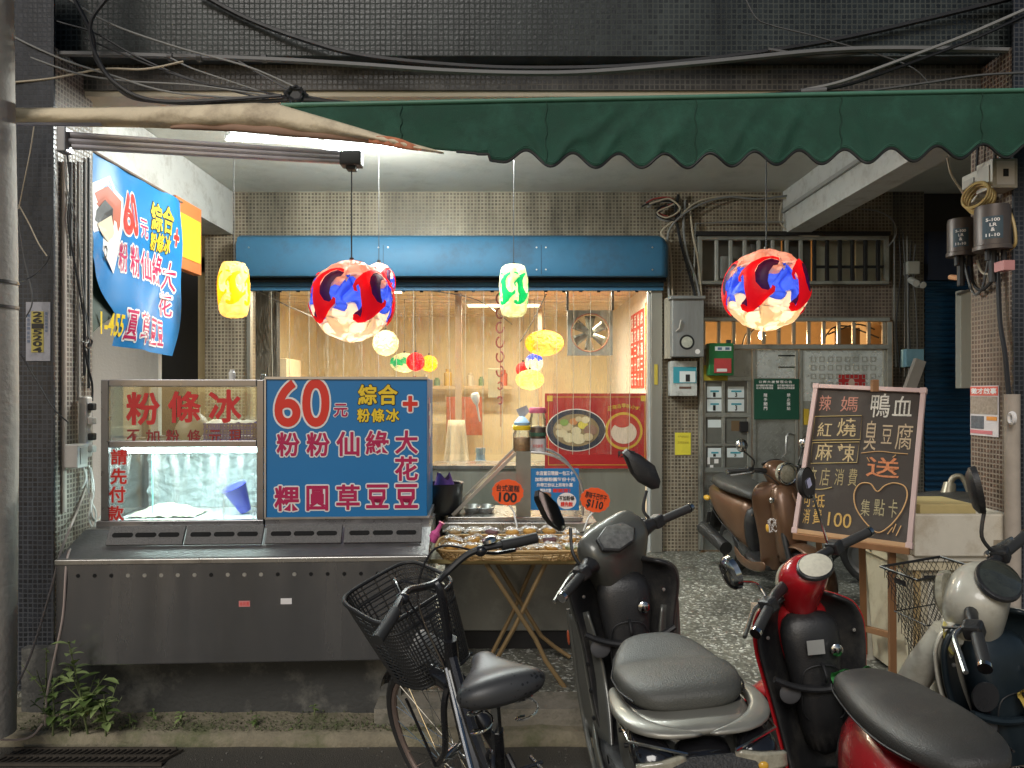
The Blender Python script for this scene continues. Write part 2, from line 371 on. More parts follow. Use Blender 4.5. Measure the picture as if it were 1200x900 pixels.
# cross beams
wall('left_ceiling_beam', (-2.80, 4.101, 2.965), (-2.50, 6.497, ZC-.003), beampl)
wall('right_ceiling_beam', (2.425, 4.101, 2.965), (2.64, 6.497, ZC-.003), beampl)
MB().bar((2.405, 4.12, 3.16), (2.405, 6.45, 3.16), .02, .03).build('beam_conduit', M_('pvc_grey', (.35,.35,.33), .5), smooth=False, label='thin grey conduit running along the inner face of the right ceiling beam', cat='conduit')
# pillars
def pillar(name, x0, x1, face):
    p = empty(name); tag(p, kind='structure')
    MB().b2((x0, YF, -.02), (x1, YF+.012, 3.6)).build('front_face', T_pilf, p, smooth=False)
    a = (x1-.012, YF+.0125, -.02) if face > 0 else (x0, YF+.0125, -.02); b = (x1, YP, 3.2) if face > 0 else (x0+.012, YP, 3.2)
    MB().b2(a, b).build('side_face', T_pils if face > 0 else T_pilr, p, smooth=False)
    MB().b2((x0+.014, YF+.013, -.02), (x1-.014, YP-.002, 3.2)).build('pillar_core', plaster, p, smooth=False)
    return p
pillar('left_pillar', -2.75, -2.18, 1); pillar('right_pillar', 2.385, 3.2, -1)
# wall beyond the left pillar (white partition and dark opening)
wall('white_partition_wall', (-3.4, 4.9, ZF), (-2.39, 4.95, 2.9), M_('white_dirty_wall', (.62,.60,.56), .8, var=.12, scale=5, bump=.2, dirt=(.42,.40,.36), dscale=3, streak=True))
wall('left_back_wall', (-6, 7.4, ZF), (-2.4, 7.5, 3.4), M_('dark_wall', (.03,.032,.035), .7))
# back wall
wall('back_wall_left', (-2.752, YB, ZF), (-2.37, YB+.2, ZC), T_back)
wall('back_wall_top', (-2.37, YB, 2.78), (1.338, YB+.2, ZC), tilemat('tile_back_top', 'XZ', (.15,.122,.085), (.33,.295,.22), .031, .2, rough=.4))
wall('back_wall_pier', (1.338, YB-.002, ZF), (1.69, YB+.2, ZC), T_back)
wall('back_wall_above_window', (1.69, YB, 2.964), (3.41, YB+.2, ZC), T_back)
wall('back_wall_band', (1.69, YB, 2.20), (3.41, YB+.2, 2.55), T_backd)
wall('back_wall_right', (3.41, YB-.004, ZF), (3.69, YB+.2, 3.35), tilemat('tile_back_r', 'XZ', (.085,.075,.06), (.21,.19,.15), .031, .16, rough=.35))
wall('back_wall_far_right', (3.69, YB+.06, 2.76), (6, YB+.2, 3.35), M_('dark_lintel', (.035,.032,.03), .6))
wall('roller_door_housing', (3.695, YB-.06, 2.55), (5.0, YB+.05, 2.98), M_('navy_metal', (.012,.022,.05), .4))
# interior room shell
cream = M_('cream_wall', (.78,.68,.44), .7, var=.06, scale=3, dirt=(.70,.55,.36), dscale=2)
wall('room_back_wall', (-3.0, YR, ZF), (1.5, YR+.1, 2.66), cream)
wall('room_left_wall', (-2.9, YB+.2, ZF), (-2.8, YR, 3.0), cream)
wall('room_right_wall', (1.36, YB+.2, ZF), (1.46, YR, 3.0), M_('white_room_wall', (.75,.72,.66), .6, var=.06))
wall('room_floor', (-3, YB+.2, ZF-.1), (1.5, YR, ZF), M_('room_floor', (.35,.30,.24), .4))
rc_ = empty('room_ceiling'); tag(rc_, kind='structure')
MB().b2((-3, YB+.2, 2.66), (1.5, YR, 2.8)).build('ceiling_slab', cream, rc_, smooth=False)
pl = MB().b2((-2.8, -.075, -.012), (1.36, .075, .012)); p0 = pl.build('plank', M_('ceiling_plank', (.72,.56,.36), .5, var=.12, scale=5), rc_, smooth=False); p0.location = (0, YB+.33, 2.645)
for i in range(1, 22):
    c = p0.copy(); col.objects.link(c); c.parent = rc_; c.location = (0, YB+.33+.168*i, 2.645+.004*(i % 2))
# lit hall behind doors
wall('hall_back_wall', (1.6, 8.3, ZF), (3.5, 8.4, 3.35), M_('hall_wall', (.72,.50,.26), .7))
wall('hall_left_wall', (1.5, YB+.2, ZF), (1.62, 8.3, 3.35), M_('hall_wall2', (.72,.50,.26), .7))
wall('hall_right_wall', (3.5, YB+.2, ZF), (3.6, 8.3, 3.35), M_('hall_wall3', (.60,.45,.28), .7))
wall('hall_ceiling', (1.5, YB+.2, 3.36), (3.6, 8.3, 3.4), plaster)
# dark alley far right behind
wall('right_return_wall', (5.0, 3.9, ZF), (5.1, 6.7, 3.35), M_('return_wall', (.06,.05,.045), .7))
# ================================================================ LAMPS that the place has
def point(name, loc, e, c=(1,.8,.55), r=.04, parent=None):
    l = bpy.data.lights.new(name, 'POINT'); l.energy = e; l.color = c; l.shadow_soft_size = r
    o = bpy.data.objects.new(name, l); col.objects.link(o); o.location = loc
    if parent: o.parent = parent
    return o
def area(name, loc, e, c, sx, sy, rot=(0,0,0)):
    l = bpy.data.lights.new(name, 'AREA'); l.shape = 'RECTANGLE'; l.size = sx; l.size_y = sy; l.energy = e; l.color = c
    o = bpy.data.objects.new(name, l); col.objects.link(o); o.location = loc; o.rotation_euler = rot; return o
tube_e = emit('tube_glow', (.88,.97,1), 14)
wmetal = M_('white_enamel', (.75,.75,.72), .4)
def tube_light(p, q, label):
    t = empty('fluorescent_light', ((Vector(p)+Vector(q))/2), label, 'ceiling light', 'fluorescent lights under the ceiling'); Mi = Matrix.Translation(-t.location)
    p, q = Mi @ Vector(p), Mi @ Vector(q)
    MB().bar(p+Vector((0,0,.06)), q+Vector((0,0,.06)), .11, .03).build('housing', wmetal, t, smooth=False)
    MB().cyl(p, q, .019, 12).build('tube', tube_e, t)
    for e in (p, q): MB().box(e+Vector((0,0,.02)), (.035,.035,.07)).build('lamp_holder', wmetal, t, smooth=False)
tube_light(P(268,161.5,4.6), P(377,166.5,4.5), 'left of two fluorescent tubes glowing under the ceiling behind the cream awning')
tube_light(P(381,173.5,4.9), P(468,173,4.9), 'right of two fluorescent tubes glowing under the ceiling, nearer the green awning')
for _q, _e in (((275,163,4.6),2.5),((325,164,4.55),4),((372,166,4.5),12),((400,171,4.9),24),((455,171,4.9),36)):
    point('tube_throw', P(*_q)+Vector((0,0,-.05)), _e, (.96,1,.95), .03)
area('fluorescent_throw', (-.3, 4.85, 3.12), 50, (.94,1,.96), 1.6, .15)
# ------- pendant lanterns made of interlocking swirl pieces
gold = (1+5**.5)/2
def rt_faces():
    ico = [Vector(v).normalized() for v in [(0,1,gold),(0,1,-gold),(0,-1,gold),(0,-1,-gold),(1,gold,0),(1,-gold,0),(-1,gold,0),(-1,-gold,0),(gold,0,1),(-gold,0,1),(gold,0,-1),(-gold,0,-1)]]
    q = ico[0].rotation_difference(Vector((0,0,1))); ico = [q @ v for v in ico]
    el = 2/math.sqrt(1+gold*gold); out = []
    tris = [(a,b,c) for a in range(12) for b in range(a+1,12) for c in range(b+1,12) if max((ico[a]-ico[b]).length,(ico[b]-ico[c]).length,(ico[a]-ico[c]).length) < el*1.05]
    for a in range(12):
        for b in range(a+1, 12):
            if (ico[a]-ico[b]).length < el*1.05:
                cs = [ (ico[t[0]]+ico[t[1]]+ico[t[2]]).normalized() for t in tris if a in t and b in t]
                out.append((ico[a], cs[0], ico[b], cs[1]))
    return out
RT = rt_faces()
def shp(w, bul, R, sq):
    if len(sq) > 3:      # cylinder-like ball
        rho = max(1e-6, math.hypot(w.x, w.y)); k = rho**sq[3]/rho
        return Vector((w.x*k*R*bul*sq[0], w.y*k*R*bul*sq[1], w.z*R*bul*sq[2]))
    return Vector((w.x*sq[0], w.y*sq[1], w.z*sq[2]))*R*bul
RED = [(660,250),(668,272),(652,263),(620,252),(592,264),(566,292),(553,330),(560,400),(590,445),(620,455),(636,440),(640,425),(655,435),(652,465),(620,495),(580,540),(540,572),(505,578),(475,560),(470,530),(490,528),(510,545),(512,510),(500,430),(497,370),(490,345),(478,362),(484,392),(466,388),(462,360),(480,320),(530,270),(580,243),(630,238)]
PLUM = [(566,290),(592,262),(625,250),(668,268),(662,295),(640,300),(622,340),(618,400),(632,450),(600,465),(560,430),(540,380)]
PLUM2 = [(470,535),(478,520),(500,500),(512,470),(520,520),(510,552),(490,562)]
def polyshell(poly, lon0, R, sq, lift, thick=.012, wide=1.2):
    bm = bmesh.new(); pts = []
    for x, y in poly:
        sy = (420-y)/270.; lat = math.asin(max(-1, min(1, sy))); sx = (x-705)/270./math.cos(lat)
        pts.append(((x-558)/270./math.cos(lat)*wide, lat))
    f = bm.faces.new([bm.verts.new((a, b, 0)) for a, b in pts]); bmesh.ops.triangulate(bm, faces=[f])
    for ax in (0, 1):
        for k in range(-7, 8):
            n = [0, 0, 0]; n[ax] = 1; c = [0, 0, 0]; c[ax] = k*.11
            bmesh.ops.bisect_plane(bm, geom=bm.verts[:]+bm.edges[:]+bm.faces[:], plane_co=c, plane_no=n)
    bm.verts.ensure_lookup_table(); mb = MB(); vs = []
    edge = [Vector(p+(0,)) for p in pts]
    def dist(p):
        best = 9
        for i in range(len(edge)):
            a, b = edge[i], edge[(i+1) % len(edge)]; ab = b-a; t = max(0, min(1, (p-a).dot(ab)/ab.dot(ab))); best = min(best, (p-a-ab*t).length)
        return best
    for v in bm.verts:
        lo, la = v.co.x+lon0, v.co.y; w = Vector((math.sin(lo)*math.cos(la), -math.cos(lo)*math.cos(la), math.sin(la)))
        vs.append(shp(w, 1+lift+.035*min(1, dist(v.co)/.12), R, sq))
    mb.add(vs, [tuple(v.index for v in f.verts) for f in bm.faces]); bm.free(); return mb
def piece_mesh(face, R, sq, name, curl=1.0, lift=.0):
    """one swirl piece: S-curved edges, hooked tips, rim raised off the ball"""
    A, B, C, D = face; cen = (A+B+C+D).normalized()
    if (B-A).cross(C-A).dot(cen) < 0: B, D = D, B
    ring = []; cs = [A, B, C, D]
    nE = 10
    for i in range(4):
        p, q = cs[i], cs[(i+1) % 4]; d = q-p; side = cen.cross(d).normalized()
        for k in range(nE):
            t = k/nE
            amp = .115*math.sin(2*pi*t)*curl
            ring.append((cen.lerp(p+d*t+side*amp, 1.10), t))
    vs = []; fs = []; n = len(ring); m = 6
    for j in range(m+1):
        s = j/m
        for (v, t) in ring:
            w = cen.lerp(v, s).normalized()
            bul = 1+.07*max(0, math.sin(pi*s))**1.5 + .11*s**3*math.cos(2*pi*t) + lift
            vs.append(shp(w, bul, R, sq))
    for j in range(m):
        for k in range(n):
            fs.append((j*n+k, j*n+(k+1) % n, (j+1)*n+(k+1) % n, (j+1)*n+k))
    mb = MB().add(vs, fs)
    return mb
def hooks(face, R, sq, which):
    """spiral curls at the tips where pieces lock"""
    A, B, C, D = face; cen = (A+B+C+D).normalized(); mb = MB()
    for tip in which:
        p = [A, B, C, D][tip]; d = (cen-p).normalized(); side = p.cross(d).normalized(); base = p.lerp(cen, .27).normalized()
        pts = []; rs = []
        for k in range(16):
            t = k/15; a = -.6+t*1.55*pi; rr = .19*(1-.62*t)
            v = (base + d*(math.cos(a)*rr-.10) + side*(math.sin(a)*rr-.02)).normalized()*R*1.075
            pts.append(Vector((v.x*sq[0], v.y*sq[1], v.z*sq[2]))); rs.append(R*(.085*(1-.55*t)))
        # flat ribbon curl
        for k in range(15):
            pass
        mb.tube(pts, rs, 6)
    return mb
def lamp_mat(name, c, es): return transl(name, c, .6, es, .45)
lm = dict(
    white=lamp_mat('lamp_white', (.92,.78,.56), .20), pinkw=lamp_mat('lamp_pink_white', (.92,.55,.40), .20), red=lamp_mat('lamp_red', (.85,.006,.01), .75),
    blue=lamp_mat('lamp_blue', (.05,.13,.85), .50), purple=lamp_mat('lamp_plum', (.09,.012,.06), .2), yellow=lamp_mat('lamp_yellow', (.98,.60,.01), .65), lemon=lamp_mat('lamp_lemon', (.98,.80,.33), .42),
    green=lamp_mat('lamp_green', (.01,.50,.20), .45), ivory=lamp_mat('lamp_ivory', (.90,.88,.62), .30), amber=lamp_mat('lamp_amber', (1,.6,.15), .45))
cordm = M_('black_cord', (.02,.02,.02), .5)
def lantern(px, py, Y, rpx, colors, label, group, rz=0, sq=(1,1,1), cord_to=ZC, e=6, tilt=0, hook_c=None, bulb=(0,0,-.45), big=False, swirl=None, base_c='ivory'):
    R = rpx*Y/F; c = P(px, py, Y)
    t = empty('pendant_lantern', c, label, 'lantern', group)
    rot = Matrix.Rotation(rz, 3, 'Z') @ Matrix.Rotation(tilt, 3, 'X')
    for i, f in enumerate(RT):
        f = [rot @ v for v in f]; cen = sum(f, Vector()).normalized()
        z = cen.z; az = math.atan2(cen.x, -cen.y)
        ck, hk = colors(z, az, i); hk = None if rpx > 30 else hk
        if rpx < 30: hk = None
        piece_mesh(f, R, sq, 'shade_piece').build('shade_piece', lm[ck], t, smooth=True)
        if hk: hooks(f, R, sq, (0, 2) if hk != 'all' else (0,1,2,3)).build('swirl_curl', lm[hk], t, smooth=True)
    def moved(poly, k, dy): return [(558+(x-558)*k, 415+(y-415)*k+dy) for x, y in poly]
    if swirl or big:
        for dy, ck in ((-150, 'pinkw' if big else base_c), (158, 'white' if big else base_c)):
            for k in range(5): polyshell(moved(RED, .62, dy), .3+rz+(k+.45)*2*pi/5, R, sq, .055 if big else .10, wide=1.5).build('shade_curl', lm[ck], t, smooth=True)
    if swirl:
        for k in range(5): polyshell(RED, .3+rz+k*2*pi/5, R, sq, .08, wide=1.9).build('swirl_band', lm[swirl], t, smooth=True)
    if big:
        for k in range(5):
            lon = -.575+rz*0+k*2*pi/5
            polyshell(PLUM, lon, R, sq, .10).build('plum_swirl', lm['purple'], t, smooth=True)
            polyshell(PLUM2, lon, R, sq, .10).build('plum_swirl', lm['purple'], t, smooth=True)
            polyshell(RED, lon, R, sq, .125).build('red_swirl', lm['red'], t, smooth=True)
    MB().cyl((0, 0, R*sq[2]*.9), (0, 0, R*sq[2]+.03), .012, 8).build('cap', cordm, t)
    MB().cyl((0, 0, R*sq[2]+.02), (0, 0, cord_to-c.z), .0035 if rpx > 20 else .0025, 6).build('cord', cordm, t)
    point('lantern_bulb', (bulb[0]*R, bulb[1]*R, bulb[2]*R*sq[2]), e, (1,.83,.6), R*.22, t)
    return t
def big_cols(z, az, i):
    if abs(z) < .2:
        k = int(round((az+4*pi)/(2*pi/10)*1-.5)) % 2
        return ('blue', None)
    return ('pinkw', None) if z > 0 else ('white', None)
lantern(412, 353, 3.75, 44, big_cols, 'large round red and blue swirl lantern on a rail end, left of the shop shutter', 'big round swirl lanterns', rz=.1, cord_to=2.74, e=1.5, big=True)
lantern(898, 340, 3.75, 44, big_cols, 'large round red and blue swirl lantern in front of the barred door window', 'big round swirl lanterns', rz=.1, cord_to=3.0, e=1.5, big=True)
lantern(444, 331, 5.0, 17, big_cols, 'smaller red and blue swirl lantern half hidden behind the large left one', 'small swirl lanterns under the arcade', rz=.6, sq=(1,1,1.25), e=.3, big=True)
lantern(274, 340, 4.9, 17.5, lambda z, az, i: ('lemon', None), 'bright yellow cylindrical swirl lantern above the glass display cabinet', 'small swirl lanterns under the arcade', rz=.2, sq=(.95,.95,1.7,.35), e=.8, bulb=(0,0,0), swirl='yellow', base_c='lemon')
lantern(602, 341, 4.9, 16.5, lambda z, az, i: ('ivory', None), 'ivory and green cylindrical swirl lantern above the cake stall', 'small swirl lanterns under the arcade', rz=.4, sq=(.95,.95,1.7,.35), e=.5, bulb=(0,0,-.2), swirl='green')
gi = 'lanterns inside the shop'
lantern(452, 402, 8.0, 14, lambda z, az, i: ('ivory', None), 'ivory swirl lantern inside the shop, seen below the large left lantern', gi, cord_to=2.63, e=.5)
lantern(474, 425, 8.4, 12, lambda z, az, i: ('green', None) if abs(z) < .3 else ('ivory', None), 'flat ivory and green swirl lantern inside the shop', gi, sq=(1.3,1,.9), cord_to=2.63, e=.35)
lantern(487, 424, 8.2, 10, lambda z, az, i: ('red', None), 'red swirl lantern inside the shop between the green and the yellow one', gi, cord_to=2.63, e=.25)
lantern(503, 426, 8.4, 9, lambda z, az, i: ('yellow', None), 'tiny yellow swirl lantern beside the red one inside the shop', gi, cord_to=2.63, e=.25)
lantern(638, 402, 7.6, 18, lambda z, az, i: ('yellow', None) if az < -.8 else ('amber', None), 'wide yellow swirl lantern inside the shop left of the wall fan', gi, sq=(1.18,1,.78), cord_to=2.63, e=.9)
lantern(626, 425, 8.3, 10, lambda z, az, i: ('blue', None) if z > .1 else ('ivory', None), 'small white and blue swirl lantern inside the shop', gi, cord_to=2.63, e=.35)
lantern(613, 433, 8.5, 8, lambda z, az, i: ('red', None), 'small red swirl lantern inside the shop under the wide yellow one', gi, cord_to=2.63, e=.2)
lantern(621, 445, 8.0, 13, lambda z, az, i: ('lemon', None), 'lowest yellow swirl lantern inside the shop, above the jars', gi, sq=(1.2,1,.85), cord_to=2.63, e=.6)
# lamps inside the shop room and hall
def ceil_lamp(loc, label, e, c=(1,.90,.70)):
    t = empty('ceiling_lamp', loc, label, 'ceiling lamp')
    MB().box((0,0,.02), (.9,.16,.04)).build('housing', wmetal, t, smooth=False)
    MB().box((0,0,-.012), (.84,.11,.02)).build('diffuser', emit('warm_panel', (1,.82,.55), 3), t, smooth=False)
    area('lamp_throw', (loc[0], loc[1], loc[2]-.05), e, c, .84, .12)
ceil_lamp((-1.55, 7.4, 2.59), 'warm ceiling lamp inside the shop at the left', 38)
ceil_lamp((-.1, 8.6, 2.59), 'warm ceiling lamp deep inside the shop', 38)
ceil_lamp((.75, 7.2, 2.59), 'warm ceiling lamp inside the shop near the fan', 26)
b = empty('bare_bulb', P(893, 393, 7.2), 'bare glowing bulb hanging behind the transom bars', 'light bulb')
MB().ell((0,0,0), (.035,.035,.045)).build('glass', emit('bulb_glow', (1,.85,.5), 30), b)
MB().cyl((0,0,.04), (0,0,.09), .018).build('socket', cordm, b); MB().cyl((0,0,.09), (0,0,3.35-b.location.z), .003).build('cord', cordm, b)
point('bulb_light', P(893, 393, 7.2)+Vector((0,-.07,-.05)), 20, (1,.68,.36), .03)
# ================================================================ AWNING, RAILS, CABLES, POLE
from mathutils import noise as NZ
def interp(tab, x):
    if x <= tab[0][0]: return tab[0][1]
    for (a, b), (c, d) in zip(tab, tab[1:]):
        if x <= c: return b+(d-b)*(x-a)/(c-a)
    return tab[-1][1]
aw = empty('green_awning', P(800, 120, 3.2), 'dark green canvas awning valance with scalloped bottom edge over the shopfront', 'awning')
def awn():
    Mi = Matrix.Translation(-aw.location)
    top = [(335,124),(600,120),(800,116),(1000,110),(1300,105)]
    tips = [(590,190),(645,195),(698,196.5),(752,196.5),(806,197),(858,195),(910,193),(963,192),(1017,191),(1071,189),(1125,186),(1179,185),(1233,184),(1287,183),(1341,183)]
    low = [(335,126),(400,148),(455,163),(505,175),(540,178),(560,180)]
    def bot(x):
        if x < 560: return interp(low, x)
        base = interp(tips, x)
        for (a, b), (c, d) in zip(tips, tips[1:]):
            if a <= x <= c: return base-8.2*(1-math.cos(2*pi*(x-a)/(c-a)))
        return base-(15.5 if x < 575 else 3)*max(0, min(1, (590-x)/15))*.6 - (0)
    def fold(x, v):
        f = .018*math.sin(x*.028)*v+.012*NZ.noise(Vector((x*.02, v*1.5, 0)))*2*v
        for k, (cx, sl, am) in enumerate([(610,60,.02),(700,-90,.03),(740,-70,.022),(800,-60,.02),(875,-55,.018),(930,-40,.02),(1000,30,.014),(540,50,.012)]):
            d = (x-cx-sl*(v-.4)); f -= am*math.exp(-(d/9)**2)*min(1, v*1.6)
        return f
    X0, X1, nx, nv = 335, 1300, 386, 14
    def fn(u, v):
        x = X0+(X1-X0)*u; t, b = interp(top, x), bot(x)
        return Mi @ P(x, t+(b-t)*v, 3.2+.55*fold(x, v))
    MB().sheet(fn, nx, nv).build('valance', M_('green_canvas', (.014,.075,.046), .72, var=.4, scale=12, bump=.5, bscale=350, dirt=(.03,.12,.08), dscale=3), aw, smooth=True, solid=.003)
    pts = [Mi @ (P(X0+ (X1-X0)*i/nx, bot(X0+(X1-X0)*i/nx), 3.2+.55*fold(X0+(X1-X0)*i/nx, 1))) for i in range(80, nx+1)]
    MB().tube(pts, .0065, 6).build('edge_binding', M_('black_binding', (.012,.014,.013), .6), aw)
    MB().sheet(lambda u, v: Mi @ Vector((-1.0+3.65*u, 3.203+.40*v, interp(top, 335+965*u)*0+P(335+965*u, interp(top, 335+965*u), 3.2).z-.004+.03*v-.03*math.sin(pi*v))), 40, 6).build('awning_roof', _mc['green_canvas'], aw, smooth=True, solid=.003)
    for xs in (470, 640, 815, 985, 1150):
        MB().tube([Mi @ (P(xs+1.5*math.sin(q*1.7), interp(top, xs)+(bot(xs)-interp(top, xs))*q/10, 3.2+.55*fold(xs, q/10))+Vector((0,-.004,0))) for q in range(11)], .0028, 5).build('panel_seam', M_('seam_green', (.012,.055,.034), .8), aw)
    for dz in (3.2, 5.0):
        MB().tube([Mi @ (P(X0+(X1-X0)*i/nx, bot(X0+(X1-X0)*i/nx)-dz, 3.2+.55*fold(X0+(X1-X0)*i/nx, .97))+Vector((0,-.0022,0))) for i in range(92, nx+1)], .0012, 4).build('hem_stitch', M_('stitch_green', (.05,.16,.11), .8), aw)
    MB().cyl(Mi @ P(330, 123.5, 3.2), Mi @ P(1300, 104, 3.2), .011, 10).build('front_bar', M_('green_bar', (.08,.22,.15), .45), aw)
awn()
ca = empty('cream_awning_roll', P(200, 135, 3.15), 'cream rolled-up awning cloth with brown underside, hanging beyond the left end of the green awning', 'awning cloth')
def cream_aw():
    Mi = Matrix.Translation(-ca.location)
    top = [(-80,128),(0,127),(120,126.5),(200,125),(300,121),(325,122),(345,128),(400,144),(450,159),(500,173),(524,180)]
    bot = [(-80,147),(0,147),(150,149),(270,153),(350,160),(400,164),(440,168),(480,175),(524,181)]
    def Y(x, v): return 3.13+.05*(x/500)-.035*max(0, math.sin(pi*min(1, v*1.15)))**.7+.008*NZ.noise(Vector((x*.03, v*3, 4)))
    def fn(u, v):
        x = -80+600*u; t, b = interp(top, x), interp(bot, x); w = 1.6*NZ.noise(Vector((x*.02, 3, 0)))
        return Mi @ P(x, t+(b-t)*v+w*math.sin(pi*v), Y(x, v))
    MB().sheet(fn, 120, 12).build('cloth', M_('cream_canvas', (.80,.68,.48), .75, var=.15, scale=10, bump=.3, bscale=60, dirt=(.42,.33,.23), dscale=4), ca, smooth=True, solid=.004)
    def fn2(u, v):
        x = 200+290*u; b = interp(bot, x); h = (3+8*max(0, math.sin(pi*u))**.6)
        return Mi @ P(x, b-h+h*v*1.1, Y(x, 1)-.012-.008*math.sin(v*pi))
    MB().sheet(fn2, 60, 4).build('underside_shade', M_('underside_shade', (.36,.22,.15), .8, var=.2), ca, smooth=True, solid=.003)  # brown strip puts the shading under the roll into the colour
    def fn3(u, v):
        x = 432+62*u; b = interp(bot, x); h = 11*max(0, math.sin(pi*(.12+.85*u)))**.7
        return Mi @ P(x, b-h+h*v*1.05, Y(x, 1)-.03+.004*math.sin(u*30))
    MB().sheet(fn3, 24, 4).build('orange_scrap', M_('orange_cloth', (.62,.22,.11), .7, var=.2), ca, smooth=True, solid=.003)
    MB().cyl(Mi @ P(-80, 143, 3.12), Mi @ P(120, 144, 3.14), .016, 10).build('roll_bar', M_('lilac_bar', (.42,.42,.52), .35, metal=.3), ca)
cream_aw()
# awning arm: bundle of pale metal rails
ar = empty('awning_arm', P(240, 170, 3.4), 'bundle of pale metal awning rails running under the cream roll to the large left lantern', 'awning arm')
Mi = Matrix.Translation(-ar.location); railm = M_('rail_metal', (.62,.58,.60), .38, metal=.25, var=.2, streak=True, scale=8)
for (a, b) in (((82,158),(396,179)), ((80,165),(398,184.5)), ((84,172),(400,190))):
    MB().cyl(Mi @ P(a[0], a[1], 3.15), Mi @ P(b[0], b[1], 3.75), .0125, 10).build('rail', railm, ar)
MB().bar(Mi @ P(80, 163, 3.17), Mi @ P(398, 184, 3.77), .02, .06).build('rail_web', railm, ar, smooth=False)
MB().box(Mi @ P(76, 165, 3.15), (.04,.06,.11)).build('end_bracket', M_('grey_alu', (.32,.32,.33), .4, metal=.6), ar, bevel=.006)
MB().box(Mi @ P(412, 187, 3.75), (.11,.08,.075)).build('clamp', M_('dark_clamp', (.06,.06,.06), .5), ar, bevel=.008)
MB().box(Mi @ P(412, 196, 3.75), (.05,.06,.035)).build('lamp_hook', cordm, ar, bevel=.005)
# leaning drain pole
pm = M_('pole_paint', (.42,.38,.33), .7, var=.3, scale=9, bump=.4, bscale=40, dirt=(.14,.13,.12), dscale=4, streak=True)
po = empty('weathered_pole', P(4, 850, 3.0), 'pale peeling metal pole standing at the left edge in front of the dark tiled pillar', 'pole'); Mi = Matrix.Translation(-po.location)
MB().tube([Mi @ P(-10, 860, 3.0), Mi @ P(-7, 500, 3.02), Mi @ P(-8, 300, 3.02), Mi @ P(-12, 100, 3.0), Mi @ P(-16, -300, 3.0)], .087, 20).build('shaft', pm, po)
for y in (331, 360):
    MB().cyl(Mi @ P(-8, y, 3.02)+Vector((0,0,-.006)), Mi @ P(-8, y, 3.02)+Vector((0,0,.006)), .092, 20).build('strap', M_('strap_steel', (.15,.14,.13), .4, metal=.7), po)
# overhead cables
blk = M_('cable_black', (.018,.018,.02), .5); gry = M_('cable_grey', (.26,.26,.25), .55); crm = M_('cable_cream', (.50,.43,.32), .55); dgr = M_('cable_dark_grey', (.10,.10,.10), .55)
def cable(pts, r, mat, label, name='cable', grp=None, k=6, cat='cable'):
    ps = catmull([P(*p) for p in pts], k)
    o = MB().tube(ps, r, 6).build(name, mat, label=label, cat=cat, group=grp); return o
Yc = 3.5
def cb(pts, r, mat, label, Y=Yc): return cable([(x, y, Y+random.uniform(-.01, .01)) for x, y in pts], r, mat, label)
cb([(-20,66),(70,63),(200,66),(320,70),(420,76),(520,83),(620,86),(700,84),(820,74),(960,60),(1060,57),(1240,60)], .014, M_('conduit_grey', (.17,.17,.17), .5), 'thick grey cable sagging right across the tiled wall above the awning')
cb([(230,-10),(290,22),(360,48),(430,66),(540,77),(640,80),(760,76),(900,60),(1020,38),(1210,-8)], .013, blk, 'thick black cable sagging across the dark tiled wall just above the grey one', 3.56)
cb([(1215,5),(1130,42),(1040,76),(985,96),(940,106)], .008, gry, 'pale cable climbing from the green awning to the top right corner', 3.42)
cb([(1215,11),(1140,46),(1050,80),(990,100),(935,108),(860,113)], .008, blk, 'black cable running just below the pale one at the top right', 3.44)
cb([(1215,85),(1150,88),(1080,98),(1010,107),(950,109)], .006, dgr, 'thin dark cable lying low above the awning at the right', 3.46)
cb([(1215,58),(1100,62),(1030,60),(960,66),(900,58)], .01, dgr, 'straight dark cable fixed high on the wall at the right end', 3.52)
cb([(870,-10),(885,20),(905,30),(960,44),(1060,75),(1090,100)], .004, dgr, 'thin cable drooping from the top edge to the awning at the right', 3.5)
cb([(28,-5),(60,22),(110,38),(160,66),(230,95),(320,118)], .005, blk, 'black cable slanting down from the top left corner', 3.46)
cb([(85,-5),(108,40),(112,68),(126,88),(150,112),(190,119),(260,121),(350,117),(410,121)], .010, blk, 'heavy black cable curving down the upper left and along the cream roll', 3.42)
cb([(128,-5),(108,22),(107,48),(118,75),(133,95),(165,114),(215,119),(330,112)], .009, M_('cable_wrapped', (.035,.035,.038), .45), 'second heavy black cable crossing the first at the upper left', 3.40)
cb([(10,97),(60,92),(120,81),(170,81),(215,72)], .0055, crm, 'cream cable crossing at the far upper left below the pipe', 3.44)
cb([(10,40),(40,55),(80,72),(130,88),(200,108),(300,116)], .005, gry, 'grey cable sagging through the knot at the upper left', 3.45)
cb([(30,65),(90,86),(150,95),(230,100),(320,113)], .0045, gry, 'thin grey cable lowest of the sagging bundle at the upper left', 3.45)
cb([(75,-5),(130,28),(210,56),(290,78),(350,104)], .005, gry, 'light grey cable running diagonally under the thick black one, upper left', 3.46)
cb([(100,45),(180,78),(240,98),(310,108),(345,116)], .0045, blk, 'thin black cable in the sagging bundle above the cream roll', 3.46)
cb([(200,68),(225,80),(260,92),(320,112)], .004, gry, 'short grey cable drooping from the pipe clamp to the black junction', 3.47)
cb([(345,110),(400,120),(440,121)], .006, blk, 'short black cable leaving the junction to the right above the awning', 3.46)
cb([(280,72),(320,95),(345,108)], .005, dgr, 'short dark cable sloping down into the black junction', 3.48)
